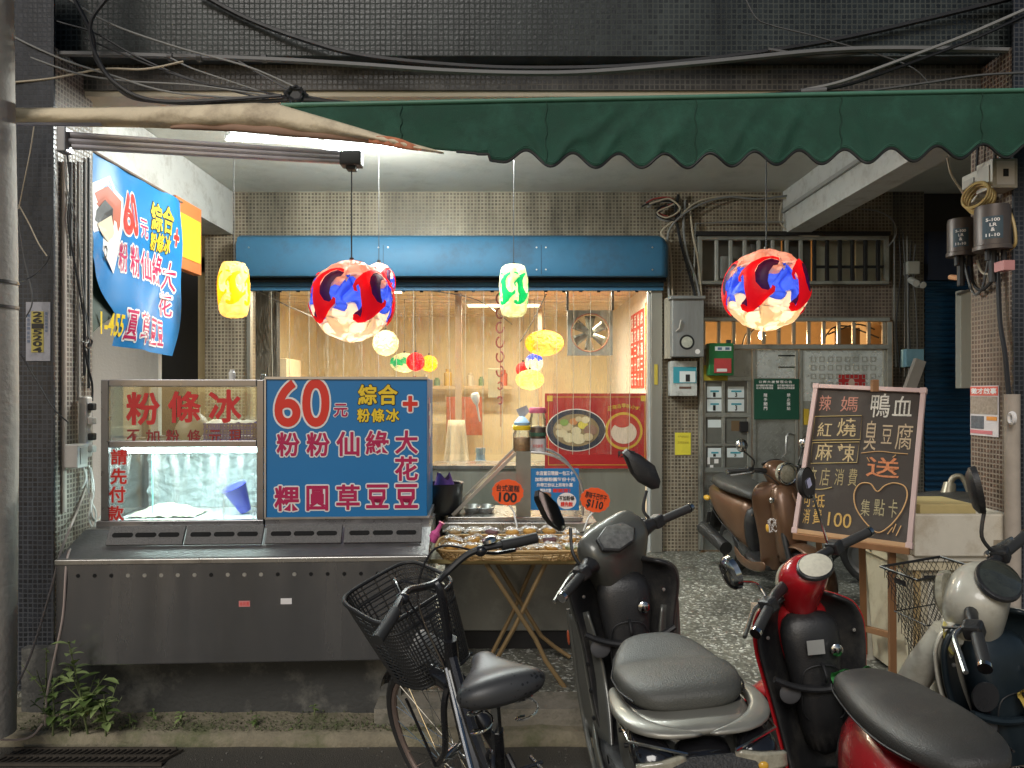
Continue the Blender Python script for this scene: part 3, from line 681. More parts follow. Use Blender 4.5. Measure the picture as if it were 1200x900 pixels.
for (x, y) in ((200,67),(234,68),(310,69)):
    MB().cyl(P(x, y, 3.5)+Vector((-.012,0,0)), P(x, y, 3.5)+Vector((.012,0,0)), .019, 12).build('cable_clamp', dgr, label={200:'left clamp ring on the thick grey cable at the upper left',234:'middle clamp ring on the thick grey cable at the upper left',310:'right clamp ring on the thick grey cable, above the black junction'}[x], cat='clamp')
jn = MB()
for k in range(9):
    a = k*.7; jn.tube([P(346+14*math.cos(a), 112+7*math.sin(a), 3.43), P(346+9*math.cos(a+1.3), 110+9*math.sin(a+1.3), 3.41), P(346+15*math.cos(a+2.6), 114+7*math.sin(a+2.6), 3.43)], .009, 6)
jn.box(P(346, 112, 3.43), (.07,.03,.045)); jn.build('cable_junction', blk, label='black knotted cable junction sitting on the left end of the green awning', cat='cable joint', kind='thing')
MB().cyl(P(938, 108, 3.42), P(968, 106, 3.40), .016, 10).build('cable_sleeve', M_('sleeve_grey', (.12,.12,.12), .5), label='dark grey sleeve joining cables on top of the awning at the right', cat='cable joint')
# bare cables around the left pillar
def cp(pts, r, mat, label): return cable(pts, r, mat, label)
cp([(40,148,3.4),(35,180,3.4),(28,215,3.4),(22,245,3.4)], .003, crm, 'thin pale wire hanging beside the pole at the upper left')
cp([(6,331,3.0),(25,330,3.3),(45,318,3.38),(58,300,3.4),(62,270,3.4)], .0035, blk, 'black wire looping from the pole towards the pillar')
cp([(22,240,3.38),(34,262,3.38),(45,285,3.38),(55,300,3.38)], .003, crm, 'pale wire bending down the dark pillar face below the awning')
cp([(20,245,3.38),(28,300,3.38),(38,350,3.38),(30,372,3.38)], .0035, dgr, 'dark wire hanging over the phone number plaque')
cp([(24,415,3.38),(45,450,3.38),(62,478,3.38),(80,495,3.38)], .0035, blk, 'black wire crossing the dark pillar below the phone number plaque')
# ================================================================ SIGN COLOURS
sblue = M_('sign_blue', (.012,.185,.46), .40, var=.08, scale=3, rvar=.05)
pred = M_('print_red', (.72,.035,.02), .45, var=.05); pcrim = M_('print_crimson', (.48,.012,.09), .45, var=.05); pwhite = M_('print_white', (.85,.82,.80), .5, var=.03)
pyel = M_('print_yellow', (.90,.62,.03), .45, var=.05); pblk = M_('print_black', (.02,.02,.02), .5, var=.05); pgold = M_('print_gold', (.65,.42,.05), .5)
steel = M_('stainless', (.42,.41,.39), .28, metal=.9, var=.12, streak=True, scale=6, dirt=(.28,.27,.25), dscale=5)
dsteel = M_('counter_steel', (.20,.20,.205), .25, metal=.85, var=.25, scale=7, dirt=(.15,.15,.15), dscale=2, rvar=.12, streak=True, bump=.25, bscale=2.2)
alu = M_('aluminium', (.50,.48,.46), .35, metal=.8, var=.1)
darkm = M_('matte_black', (.012,.012,.013), .6); hole = M_('hole_black', (.004,.004,.004), .9)
pane = glassmat('clear_pane', fac=.06, rough=.03); paned = glassmat('smeared_pane', fac=.08, rough=.1, dirt_haze=.35, dscale=5)
def sq(v, n=1): return v
# ================================================================ BANNER
Mb = frame((-2.225, 3.85, 1.82), rz=pi/2)   # local x -> away from the street, -y -> into the arcade
bn = empty('blue_banner', M=Mb, label='blue vinyl banner with red 60 and menu characters, hanging under the left ceiling beam', cat='banner')
def brip(x, z, lift=0):
    u = x/1.02; v = 1-z/1.01
    y = .03*math.sin(x*9+z*3)*v-.02*NZ.noise(Vector((x*4, z*3, 2)))*2
    dx = -.25*max(0, v-.35)**1.6*max(0, u-.2)+ .0
    return Vector((x+dx, y-lift, z+.02*math.sin(u*pi)*0-.03*u*v))
def bfn(u, v):
    cut = .26*max(0, min(1, (v-.55)/.3))*(1-u)**2
    return brip(1.02*(u*(1-.0))+cut*.9, 1.01*(1-v))
MB().sheet(bfn, 40, 40).build('banner_sheet', sblue, bn, smooth=True)
MB().sheet(lambda u, v: brip(.0+.30*u*max(.05, math.sin(pi*(.15+.85*v))), .47*(1-v)+.02)+Vector((0,.02+.02*math.sin(v*5),0)), 10, 14).build('folded_corner', M_('dark_green_cloth', (.015,.035,.02), .6), bn, smooth=True)
MB().cyl((-.05,0,1.012), (1.04,0,1.012), .008, 8).build('hanging_rod', M_('rust_rod', (.16,.11,.08), .7), bn)
big = [('6',141,225,152,273),('0',152,228,162,275)]
R1 = [('元',165.8,256.7,174.5,278.4),('+',201.5,268,207,287)]
Yl = [('綜',178,238,188.5,270),('合',189,242,199.6,273),('粉',177.5,272,184,292),('條',184.5,273,191.5,294),('冰',192,275,199,296)]
Cr = [('粉',140,284,147.6,318),('粉',150.5,287,162.6,323),('仙',165,293,179.7,327),('綠',181.7,297,194,333),('大',195.5,306,207.5,339),('花',195,341,206,368),('圓',145,362,156,397),('草',159,365,173,400),('豆',178,371,190,401),('豆',191.5,374,198.5,402)]
kw = dict(M=Mb, parent=bn, warp=brip)
lettering('lettering_outline', pwhite, big+R1+Cr, off=.07, lift=.002, **kw); lettering('numerals', pred, big+R1[1:], off=.035, lift=.004, **kw); lettering('lettering', pcrim, R1[:1]+Cr, off=.012, lift=.004, **kw)
lettering('black_lettering_outline', pblk, Yl, off=.06, lift=.002, **kw); lettering('yellow_lettering', pyel, Yl+[('1-455',124,366,143,392)], off=.02, lift=.004, **kw)  # black outline printed behind the yellow characters
# noodle bag print at the near end of the banner
def patch(pts, mat, lift, name, M=Mb, par=bn, warp=brip):
    mb = MB(); vs = [warp(*(lambda h: (h.x, h.z))(hit(M, x, y)), lift) for x, y in pts]; c = sum(vs, Vector())/len(vs)
    mb.add([c]+vs, [(0, i+1, (i+1) % len(vs)+1) for i in range(len(vs))]); return mb.build(name, mat, par, smooth=False)
patch([(109,214),(127,206),(131,222),(139,232),(141,262),(139,300),(135,320),(124,296),(109,270)], pwhite, .003, 'printed_bag')
patch([(111,226),(124,218),(137,236),(138,264),(134,290),(128,282),(132,262),(131,240),(122,230),(111,240)], M_('print_brick', (.50,.12,.06), .5), .005, 'printed_band')
patch([(113,246),(121,234),(129,244),(130,258),(116,262),(111,258)], pblk, .006, 'printed_bowl'); patch([(113,262),(128,252),(133,272),(130,286),(118,274)], M_('print_noodle', (.75,.62,.45), .5), .007, 'printed_noodles')
lettering('bag_lettering', pblk, [('QQ',122,288,133,306)], lift=.008, **kw)
# orange and yellow sign behind the banner
Ms = frame((-2.26, 4.88, 1.9), rz=pi/2)
so = empty('orange_yellow_sign', M=Ms, label='orange and yellow box sign hanging under the beam behind the blue banner', cat='sign')
MB().b2((0,0,.50),(.40,.06,.98)).build('sign_box', M_('sign_orange', (.55,.17,.05), .45), so, smooth=False, bevel=.004)
MB().b2((.0,-.004,.58),(.38,-.001,.88)).build('yellow_panel', M_('sign_yellow', (.66,.48,.03), .45), so, smooth=False)
# ================================================================ STEEL COUNTER (slightly turned)
RC = math.radians(2.9); Mc = frame((-1.995, 3.17, 0), rz=RC)
ct = empty('steel_counter', M=Mc, label='long dark stainless steel counter with a row of round holes, under the glass cabinet', cat='counter')
LX = 1.62
MB().b2((0,0,.352),(LX,.62,.812)).build('front_body', dsteel, ct, bevel=.006)
MB().b2((-.004,-.004,.795),(LX+.004,.16,.818)).build('front_lip', steel, ct, bevel=.003)
m = MB(); m.prism([(0,0),(0,0)][:0] or [(0,.820),(.02,.820),(.24,.905),(.24,.83),(0,.815)], frame((0,0,0), rz=pi/2)@Matrix.Identity(4), -LX)
m.build('sloped_ledge', M_('worn_alu', (.22,.215,.21), .42, metal=.7, var=.3, scale=12, bump=.2, bscale=80), ct, smooth=False)
MB().b2((0,.24,.83),(LX,.62,.906)).build('worktop', steel, ct, smooth=False)
slm = M_('perforated_alu', (.15,.145,.14), .55, metal=.5, var=.5, scale=120, bump=.5, bscale=200)
cents = [(123,214),(215,307),(310,400),(402,494)]
for i, (a, b) in enumerate(cents):
    xa, xb = hit(Mc, a, 640, .10).x, hit(Mc, b, 640, .10).x
    Rm = Euler((math.radians(58), 0, 0)).to_matrix()
    bb = MB().box(((xa+xb)/2, .125, .897), (xb-xa-.004, .092, .014), Rm).build('slotted_bar', slm, ct, bevel=.002)
    L_ = xb-xa
    for k in range(3):
        cx = xa+L_*(.2+.3*k)
        mm = MB()
        for s_ in (-1, 1): mm.lathe([(0,-.001),(.011,-.001),(.011,.001),(0,.001)], Vector((cx+s_*.036,.1186,.9012)), 10, Rm)
        mm.box((cx,.1186,.9012), (.078,.022,.0018), Rm); mm.build('slot', hole, bb, smooth=False)
for i in range(22):
    px = 72+19.5*i
    h = hit(Mc, px, 675+(-.5)*i*.3, 0)
    if px < 78 or px > 480: continue
    fill = 4 <= i <= 14 and i not in (9,13)
    MB().lathe([(0,-.002),(.0075,-.002),(.009,0),(0,0)], (h.x, -.001, h.z), 12, Euler((pi/2,0,0)).to_matrix()).build('vent_hole', M_('bolt_steel', (.5,.5,.48), .3, metal=.8) if fill else hole, ct)
for (x0, y0, x1, y1, mt, l) in ((280,704,293,711,M_('pink_sticker', (.75,.25,.24), .5),'pink sticker'),(329,701,342,708,pwhite,'white sticker')):
    a, b = hit(Mc, x0, y1), hit(Mc, x1, y0); o = MB().b2((a.x,-.0015,a.z),(b.x,-.0002,b.z)).build('sticker', mt, ct, smooth=False, label=l)
    if x0 == 280: lettering('print', pred, [('本月清',281,705,292,710)], M=Mc, parent=o, lift=.0025)
pb = MB().b2((-2.30,3.40,.02),(-.52,3.60,.35)).build('concrete_plinth', M_('plinth_concrete', (.06,.06,.057), .85, var=.4, scale=8, bump=.6, bscale=45, dirt=(.24,.23,.20), dscale=3), kind='structure', smooth=False)
# ---------------- glass display cabinet
Mg = Mc @ Matrix.Translation((0,.30,.905)); D = .46
g = empty('glass_display_cabinet', M=Mg, label='lit glass display cabinet with red lettering on its panes, standing on the steel counter', cat='display cabinet')
xa, xb = hit(Mg, 118, 550).x, hit(Mg, 309, 550).x; H = hit(Mg, 200, 445).z; zs = hit(Mg, 200, 520).z
fr = M_('cabinet_frame', (.27,.26,.265), .3, metal=.8, var=.15)
def fb(a, b, w=.035, nm='frame_bar'): return MB().b2(a, b).build(nm, fr, g, bevel=.003)
for yy in (0, D-.03):
    fb((xa,yy,.03),(xa+.036,yy+.03,H)); fb((xb-.034,yy,.03),(xb,yy+.03,H)); fb((xa+.037,yy,H-.032),(xb-.035,yy+.03,H+.001)); fb((xa+.037,yy+.001,zs-.018),(xb-.035,yy+.029,zs+.014)); fb((xa-.02,yy-.004,-.0),(xb+.0,yy+.034,.029))
for xx in (xa, xb-.034): fb((xx+.002,.031,H-.03),(xx+.032,D-.031,H-.001)); fb((xx+.002,.031,.002),(xx+.032,D-.031,.028)); fb((xx+.002,.031,zs-.014),(xx+.032,D-.031,zs+.01))
MB().b2((xa+.034,.032,.005),(xb-.036,D-.032,.026)).build('bottom_tray', M_('white_tray', (.7,.72,.7), .4), g, smooth=False)
MB().b2((xa+.036,.031,zs-.016),(xb-.036,D-.031,zs+.004)).build('middle_shelf', steel, g, smooth=False)
MB().b2((xa+.037,.010,zs+.014),(xb-.035,.014,H-.033)).build('upper_pane', pane, g, smooth=False); MB().b2((xa+.037,.010,.03),(xb-.035,.014,zs-.018)).build('lower_pane', paned, g, smooth=False)
MB().b2((xa+.037,D-.02,zs+.012),(xb-.035,D-.016,H-.033)).build('rear_pane', pane, g, smooth=False)
for xx in (xa+.012, xb-.018): MB().b2((xx,.032,.03),(xx+.004,D-.032,zs-.015)).build('side_pane', pane, g, smooth=False); MB().b2((xx,.032,zs+.012),(xx+.004,D-.032,H-.031)).build('side_pane', pane, g, smooth=False)
# foil / frosted back of the lit compartment
def foil():
    m, nt, b = newmat('crinkled_foil'); L = nt.links; b.inputs['Base Color'].default_value = (.60,.66,.66,1); b.inputs['Metallic'].default_value = .55; b.inputs['Roughness'].default_value = .38
    tc = nt.nodes.new('ShaderNodeTexCoord'); n = nt.nodes.new('ShaderNodeTexNoise'); n.inputs['Scale'].default_value = 16; n.inputs['Detail'].default_value = 10; n.inputs['Roughness'].default_value = .65; n.inputs['Distortion'].default_value = 1.2; L.new(tc.outputs['Object'], n.inputs['Vector'])
    bp = nt.nodes.new('ShaderNodeBump'); bp.inputs['Strength'].default_value = 1; bp.inputs['Distance'].default_value = .03; L.new(n.outputs[0], bp.inputs['Height']); L.new(bp.outputs[0], b.inputs['Normal']); return m
foilm = foil()
MB().sheet(lambda u, v: Vector((xa+.04+(xb-xa-.08)*u, D-.035-.05*abs(NZ.noise(Vector((u*7, v*6, 0)))), .03+(zs-.05)*v)), 60, 50).build('foil_lining', foilm, g, smooth=True)
MB().cyl((xa+.07,.06,zs-.035),(xb-.05,.06,zs-.035), .013, 12).build('tube_lamp', emit('cabinet_tube', (.80,1,.98), 22), g)
MB().b2((xa+.06,.045,zs-.021),(xb-.04,.085,zs-.0165)).build('lamp_base', wmetal, g, smooth=False)
MB().cyl((hit(Mg,168,600).x,.1,.03),(hit(Mg,168,600).x,.1,zs-.06), .003, 6).build('lit_strip', emit('green_led', (.2,1,.7), 1.0), g)
def kx(px, yy=0): return hit(Mg, px, 560, yy).x
sbk = MB()
sbk.lathe([(.028,0),(.060,.14),(.064,.145),(.058,.142),(.027,.004)], (kx(288,.2),.2,.04), 20, Euler((.25,-.35,0)).to_matrix())
o = sbk.build('scoop_cup', M_('violet_plastic', (.10,.12,.62), .3), label='violet plastic cup tilted inside the lit lower half of the display cabinet', cat='cup'); o.matrix_world = Mg
o = MB().sheet(lambda u, v: Vector((kx(160,.2)+.33*u, .08+.2*v, .035+.05*math.sin(pi*u)*math.sin(pi*v)+.012*NZ.noise(Vector((u*9, v*9, 5))))), 24, 14).build('noodle_heap', M_('pale_noodles', (.75,.70,.52), .5, var=.2, scale=60, bump=.8, bscale=120), label='flat pale heap of starch noodles on the cabinet floor', cat='food'); o.matrix_world = Mg
# basket on the middle shelf, made as a perforated crate
bk = empty('blue_basket', M=Mg @ Matrix.Translation((kx(240,.12),.10,zs+.008)), label='perforated blue plastic basket on the upper shelf of the glass cabinet', cat='basket')
bw, bd, bh = kx(304,.12)-kx(240,.12)-.03, .22, .085; bmt = M_('basket_blue', (.03,.06,.45), .4)
m = MB()
for y in (0, bd):
    for k in range(14): m.box((bw*(k+.5)/14, y, bh/2), (.006,.004,bh))
    for z in (.004,.03,.056,bh-.003): m.box((bw/2, y+.001, z), (bw,.004,.008))
for x in (0, bw):
    for k in range(10): m.box((x, bd*(k+.5)/10, bh/2), (.004,.006,bh))
    for z in (.004,.03,.056,bh-.003): m.box((x+.001, bd/2, z), (.004,bd,.008))
m.box((bw/2,bd/2,.002),(bw,bd,.003)); m.build('basket_mesh', bmt, bk, smooth=False, kind='stuff')
o = MB().sheet(lambda u, v: Vector((.0+bw*u, .02+.18*v, bh+.012*math.sin(pi*v)+.012*NZ.noise(Vector((u*8, v*4, 1))))), 24, 8).build('white_cloth', M_('cloth_cream', (.66,.60,.48), .9), label='crumpled cream cloth lying over the blue basket', cat='cloth'); o.matrix_world = bk.matrix_world
o = MB().sheet(lambda u, v: Vector((.09*math.cos(u*2*pi)*(.25+.75*math.sin(pi*min(.97,v+.12)))*.9+.03*v, .05*math.sin(u*2*pi)*(.3+.7*math.sin(pi*min(.97, v+.12))), .155*v+.008*NZ.noise(Vector((math.cos(u*6.28)*2, math.sin(u*6.28)*2, v*4))))), 24, 12).build('plastic_bag', transl('bag_plastic', (.72,.66,.52), .4, rough=.35), label='cream plastic bag of noodles leaning beside the blue basket in the glass cabinet', cat='bag'); o.matrix_world = Mg @ Matrix.Translation((kx(222,.15),.15,zs+.01))
cred = M_('vinyl_red', (.62,.03,.03), .5)
kw = dict(M=Mg, parent=g, base=.010)
lettering('title_lettering', cred, [('粉',148.5,460,187,497.7),('條',197.5,459,235,495),('冰',245.3,457,282.7,495)], off=.028, lift=.002, **kw)
lettering('small_lettering', M_('vinyl_dark_red', (.30,.03,.03), .6), [('不',148.7,503.5,163.7,520),('加',171,503.5,187,520),('粉',194.5,503.5,210,520),('條',219.7,503.5,235,520),('元',245,504,259,520),('現',268.7,503.5,282.7,520)], off=.018, lift=.002, **kw)
lettering('pay_first_outline', pwhite, [('請',130.5,526.8,149,544.3),('先',130,549,148.7,567.5),('付',128.3,570,147,588.7),('款',126.5,593,145,609.7)], off=.085, lift=.0015, **kw)
lettering('pay_first_lettering', M_('vinyl_bright_red', (.85,.03,.02), .5), [('請',130.5,526.8,149,544.3),('先',130,549,148.7,567.5),('付',128.3,570,147,588.7),('款',126.5,593,145,609.7)], off=.024, lift=.003, **kw)
l_ = area('cabinet_tube_throw', (0,0,0), 5, (.82,1,.97), xb-xa-.15, .03); l_.parent = g; l_.location = ((xa+xb)/2,.07,zs-.055)
# ---------------- blue fridge box sign
x0, x1 = hit(Mg, 311, 530).x, hit(Mg, 500.5, 530).x; zt, zb = hit(Mg, 400, 443).z, .035
bx = empty('blue_sign_box', M=Mg, label='blue box sign with big red 60 and crimson menu characters, right of the glass cabinet', cat='sign box')
MB().b2((x0,.002,zb),(x1,D,zt)).build('box_body', sblue, bx, bevel=.003)
for a, b in (((x0-.001,-.006,zt-.006),(x1+.002,.012,zt+.006)),((x0-.001,-.006,zb-.004),(x1+.002,.012,zb+.006)),((x0-.004,-.006,zb),(x0+.004,.01,zt))): MB().b2(a, b).build('edge_trim', alu, bx, smooth=False)
MB().b2((x0,-.002,-.003),(x1+.01,D,.03)).build('base_rail', fr, bx, smooth=False)
big = [('6',322.5,446,351.5,499.5),('0',355,445,385.5,499.5)]
Cr = [('元',391.5,473.3,407.3,488.3),('粉',324.5,507,351,534.5),('粉',359.5,507,386.3,534.5),('仙',394.5,506,421,534),('綠',429,505,456,532.7),('大',463.3,504.7,489.5,531.5),('花',463,535,489.5,563),('粿',322,569.5,351,598.5),('圓',359.5,569.5,384.5,598),('草',394.5,568,421.3,597),('豆',429.5,568,455,595),('豆',463,567.5,489.5,595)]
Yl = [('綜',420,451,441.5,474),('合',443.5,451,465.7,474),('粉',418.8,479,433.5,494.5),('條',435.5,479,450.5,494.5),('冰',452.5,479,467.8,494)]
pl_ = [('+',472.5,464.5,489,482)]
kw = dict(M=Mg, parent=bx, base=.002)
lettering('numeral_outline', pwhite, big, off=.055, lift=.0015, **kw); lettering('numerals', pred, big, off=.024, lift=.003, **kw)
lettering('lettering_outline', pwhite, Cr+pl_, off=.078, lift=.0015, **kw); lettering('lettering', pcrim, Cr, off=.027, lift=.003, **kw); lettering('plus_mark', pred, pl_, off=.03, lift=.003, **kw)
lettering('black_lettering_outline', pblk, Yl, off=.07, lift=.0015, **kw); lettering('yellow_lettering', pyel, Yl, off=.032, lift=.003, **kw)  # yellow characters have a printed black outline
Mside = Mg @ frame((x1+.0005, 0, 0), rz=pi/2)
lettering('side_lettering', M_('side_print', (.55,.30,.45), .5), [(c,.10,.55-.09*i,.20,.62-.09*i) for i, c in enumerate('粉粉仙綠大')], M=Mside, parent=bx, px=False, off=.03) .matrix_local = frame((x1+.0005,0,0), rz=pi/2)
m = MB(); m.lathe([(0,-.001),(.075,-.001),(.075,.001)], (0,0,0), 30, Euler((pi/2,0,0)).to_matrix()); o = m.build('side_picture', pwhite, bx); o.matrix_local = frame((x1+.001,.22,.50), rz=pi/2) @ Matrix.Diagonal((1.4,1,1.2,1))
# little pots on top
for (px, py, h, l) in ((272,436,.05,'white plastic bottle cap jar standing behind the cabinet top, left one'),(309,432,.035,'small clear glass standing on top of the cabinet frame')):
    p = Mg @ Vector((hit(Mg, px, 440, .05).x, .05, H+.001)); o = MB().lathe([(.014,0),(.016,h*.7),(.011,h*.8),(.011,h)], (0,0,0), 12).build('small_jar', wmetal if px < 300 else pane, label=l, cat='jar'); o.location = p
# ================================================================ SHOPFRONT
bluep = M_('shutter_blue', (.035,.14,.25), .6, var=.25, scale=5, dirt=(.04,.08,.13), dscale=2.5, bump=.3, bscale=3)
sb = empty('shutter_box', P(530, 300, 6.3), 'blue painted roller shutter housing above the shop opening', 'shutter box'); Mi = Matrix.Translation(-sb.location)
zt, zb = 2.914, 2.55; prof = []
for k in range(9): a = pi/2*k/8; prof.append((6.49-.30*math.sin(a)**1, zt-.10*(1-math.cos(a)) if k else zt))
prof = [(6.495, zt), (6.30, zt), (6.235, zt-.03), (6.20, zt-.10), (6.20, zb+.03), (6.215, zb), (6.495, zb)]
m = MB(); n = len(prof); xs = [-2.36, 1.27, 1.32, 1.345]; ins = [0, 0, .02, .06]
for x, i_ in zip(xs, ins): m.v += [tuple(Mi @ Vector((x, y+(i_ if y < 6.4 else 0), z-(i_ if z > zt-.05 else 0)))) for y, z in prof]
for j in range(3): m.f += [(j*n+k, j*n+(k+1) % n, (j+1)*n+(k+1) % n, (j+1)*n+k) for k in range(n)]
m.f += [tuple(range(n-1,-1,-1)), tuple(3*n+k for k in range(n))]
m.build('housing', bluep, sb)
MB().b2(Mi @ Vector((-2.36,6.30,2.52)), Mi @ Vector((1.34,6.48,2.549))).build('gap', hole, sb, smooth=False)
for z0, z1, y in ((2.487,2.518,6.38),(2.452,2.485,6.40)): MB().b2(Mi @ Vector((-2.34,y,z0)), Mi @ Vector((1.335,y+.06,z1))).build('bottom_rail', bluep, sb, smooth=False)
for x_ in (-1.1, .25):
    MB().b2(Mi @ Vector((x_-.002,6.1975,2.56)), Mi @ Vector((x_+.002,6.202,2.81))).build('panel_joint', M_('joint_navy', (.01,.03,.06), .6), sb, smooth=False)
for x_ in (-2.25,-1.14,-1.06,.21,.29,1.2):
    for z_ in (2.60,2.79): m = MB(); m.lathe([(0,0),(.008,0),(.006,.004),(0,.005)], (0,0,0), 8, Euler((pi/2,0,0)).to_matrix()); m.xf(Mi @ Matrix.Translation((x_,6.199,z_))); m.build('rivet', alu, sb)
sf = empty('shop_door_frame', (0,6.5,ZF), 'worn steel frame around the shop opening', 'door frame'); Mi = Matrix.Translation(-sf.location)
fs_ = M_('worn_frame_steel', (.34,.33,.29), .45, metal=.6, var=.3, scale=6, streak=True, dirt=(.18,.16,.13), dscale=4)
for a, b in (((1.235,6.44,ZF),(1.336,6.53,2.55)),((-2.366,6.46,ZF),(-2.33,6.53,2.55))): MB().b2(Mi @ Vector(a), Mi @ Vector(b)).build('post', fs_, sf, bevel=.004)
MB().b2(Mi @ Vector((1.21,6.46,ZF)), Mi @ Vector((1.233,6.52,2.45))).build('edge_strip', M_('grey_white_paint', (.55,.56,.54), .4), sf, smooth=False)
# plastic strip curtain
def stripmat():
    m = glassmat('strip_plastic', (.97,.95,.90), .03, .10, dirt_haze=.22, dscale=30); return m  # pale streaks put highlights and haze into the colour of the strips
scn = empty('strip_curtain', (0,6.42,2.46), 'clear plastic strip curtain hanging across the shop opening', 'curtain')
MB().cyl((-2.32,0,0),(1.21,0,0), .008, 8).build('rod', alu, scn)
spm = stripmat(); x = -2.31; k = 0
while x < 1.16:
    w = .17+.03*random.random(); y0 = .014*(k % 2)+.01*random.random(); ph = random.random()*6; am = .006+.008*random.random()
    o = MB().sheet(lambda u, v: Vector((x+w*u+.012*math.sin(v*3+ph)*v, y0+am*math.sin(u*pi)*1.2+.012*math.sin(v*4+ph), -.01-1.45*v)), 6, 14).build('strip', spm, scn, smooth=True)
    MB().tube([Vector((x+w+.012*math.sin(q*.3+ph)*q/10, y0+.012*math.sin(q*.4+ph)-.002, -.01-.145*q)) for q in range(11)], .0022, 4).build('strip_edge', transl('edge_plastic', (.80,.76,.66), .4, rough=.15), o)  # thick strip edge, its caught highlight put into the pale colour
    MB().box((x+w/2, y0, -.005), (.03,.012,.03)).build('clip', darkm, scn, smooth=False)
    x += w-.025; k += 1
# doorway counter in steel
dc = empty('doorway_counter', (0,6.58,ZF), 'grey stainless panel counter across the lower right of the shop opening', 'counter'); Mi = Matrix.Translation(-dc.location)
pt = M_('satin_steel', (.34,.34,.29), .38, metal=.7, var=.15, streak=True, scale=7, dirt=(.26,.25,.2), dscale=5)
MB().b2(Mi @ Vector((-.72,6.56,ZF)), Mi @ Vector((1.205,7.0,.86))).build('front_panel', pt, dc, smooth=False)
MB().b2(Mi @ Vector((-.74,6.54,.862)), Mi @ Vector((1.208,7.02,.89))).build('counter_top', steel, dc, smooth=False)
# red poster
Mp = frame((.29, 6.53, .87)); pw = hit(Mp, 760, 500).x; px0 = hit(Mp, 638.5, 500).x; ph_ = hit(Mp, 700, 461).z; pz0 = hit(Mp, 700, 549).z
po_ = empty('red_food_poster', M=Mp, label='red poster with a bowl of dumplings and a round emblem in the shop doorway', cat='poster')
MB().b2((px0,0,pz0),(pw,.01,ph_)).build('board', M_('poster_red', (.42,.018,.02), .45, var=.1), po_, smooth=False)
def rectline(x0,z0,x1,z1,w,y,mat,par,nm):
    m = MB()
    for a, b in (((x0,y,z0),(x1,y+.001,z0+w)),((x0,y,z1-w),(x1,y+.001,z1)),((x0,y,z0+w),(x0+w,y+.001,z1-w)),((x1-w,y,z0+w),(x1,y+.001,z1-w))): m.b2(a, b)
    return m.build(nm, mat, par, smooth=False, kind='stuff')
rectline(px0+.03,pz0+.03,pw-.03,ph_-.03,.005,-.003,pgold,po_,'gold_border')
for cx in (px0+.035, pw-.055):
    MB().b2((cx-.015,-.005,ph_-.07),(cx+.035,-.002,ph_-.02)).build('corner_ornament', pgold, po_, smooth=False)
def disc(c, rx, rz, mat, nm, par, y, th=.002, n=40, M=None, label=None):
    m = MB(); m.lathe([(0,-th),(1,-th),(1,0)], (0,0,0), n, Euler((pi/2,0,0)).to_matrix()); 
    m.v = [(c[0]+v[0]*rx, y+v[1]*1.0, c[1]+v[2]*rz) for v in m.v]; return m.build(nm, mat, par, smooth=False, label=label)
bc = hit(Mp, 675, 504); cx, cz = bc.x, bc.z; s_ = 6.53/F
disc((cx,cz), 35*s_, 25*s_, pwhite, 'bowl_edge_print', po_, -.002); disc((cx,cz), 34*s_, 24*s_, M_('bowl_blue', (.02,.03,.06), .4), 'bowl_print', po_, -.0045); disc((cx,cz), 27*s_, 19*s_, M_('broth', (.30,.22,.12), .4), 'broth_print', po_, -.007)
rr = random.Random(5); dm = [M_('dumpling', (.72,.62,.42), .5), M_('dumpling2', (.62,.50,.32), .5), M_('egg', (.75,.62,.10), .5), M_('meat', (.30,.17,.13), .5), M_('shrimp', (.65,.28,.12), .5), M_('herb', (.25,.38,.10), .5)]
for i, (dx, dz, r_, mi) in enumerate([(-17,-3,7,0),(-8,-9,7,0),(3,-10,8,0),(-10,4,6,1),(0,-1,6,0),(8,6,6,2),(17,0,8,3),(-3,10,5,4),(11,12,5,0),(-14,9,5,5),(-20,4,4,1),(3,13,4,1),(14,-8,6,1)]):
    disc((cx+dx*s_, cz+dz*s_), r_*s_, r_*s_*.8, dm[mi], 'food_print', po_, -.009-.0005*i, .0012, 14)
ec = hit(Mp, 731, 505); ex, ez = ec.x, ec.z
disc((ex,ez), 22*s_, 22*s_, pgold, 'emblem_ring', po_, -.002); disc((ex,ez), 19*s_, 19*s_, M_('emblem_red', (.5,.05,.04), .5), 'emblem_field', po_, -.0045); disc((ex,ez-2*s_), 15*s_, 13*s_, M_('emblem_cream', (.75,.62,.52), .5), 'emblem_centre', po_, -.007)
disc((ex-2*s_,ez+9*s_), 9*s_, 5*s_, M_('emblem_red2', (.55,.06,.05), .5), 'emblem_flame', po_, -.009)
lettering('emblem_lettering', pgold, [(c, 712+5.5*i, 477-4*math.sin(pi*(i+.5)/7), 717+5.5*i, 482-4*math.sin(pi*(i+.5)/7)) for i, c in enumerate('正宗古早味小吃')], M=Mp, parent=po_, off=.03, lift=.004)
lettering('lower_lettering', pblk, [('辣',724,528,731,536),('媽',737,528,744,536)], M=Mp, parent=po_, off=.03, lift=.004)
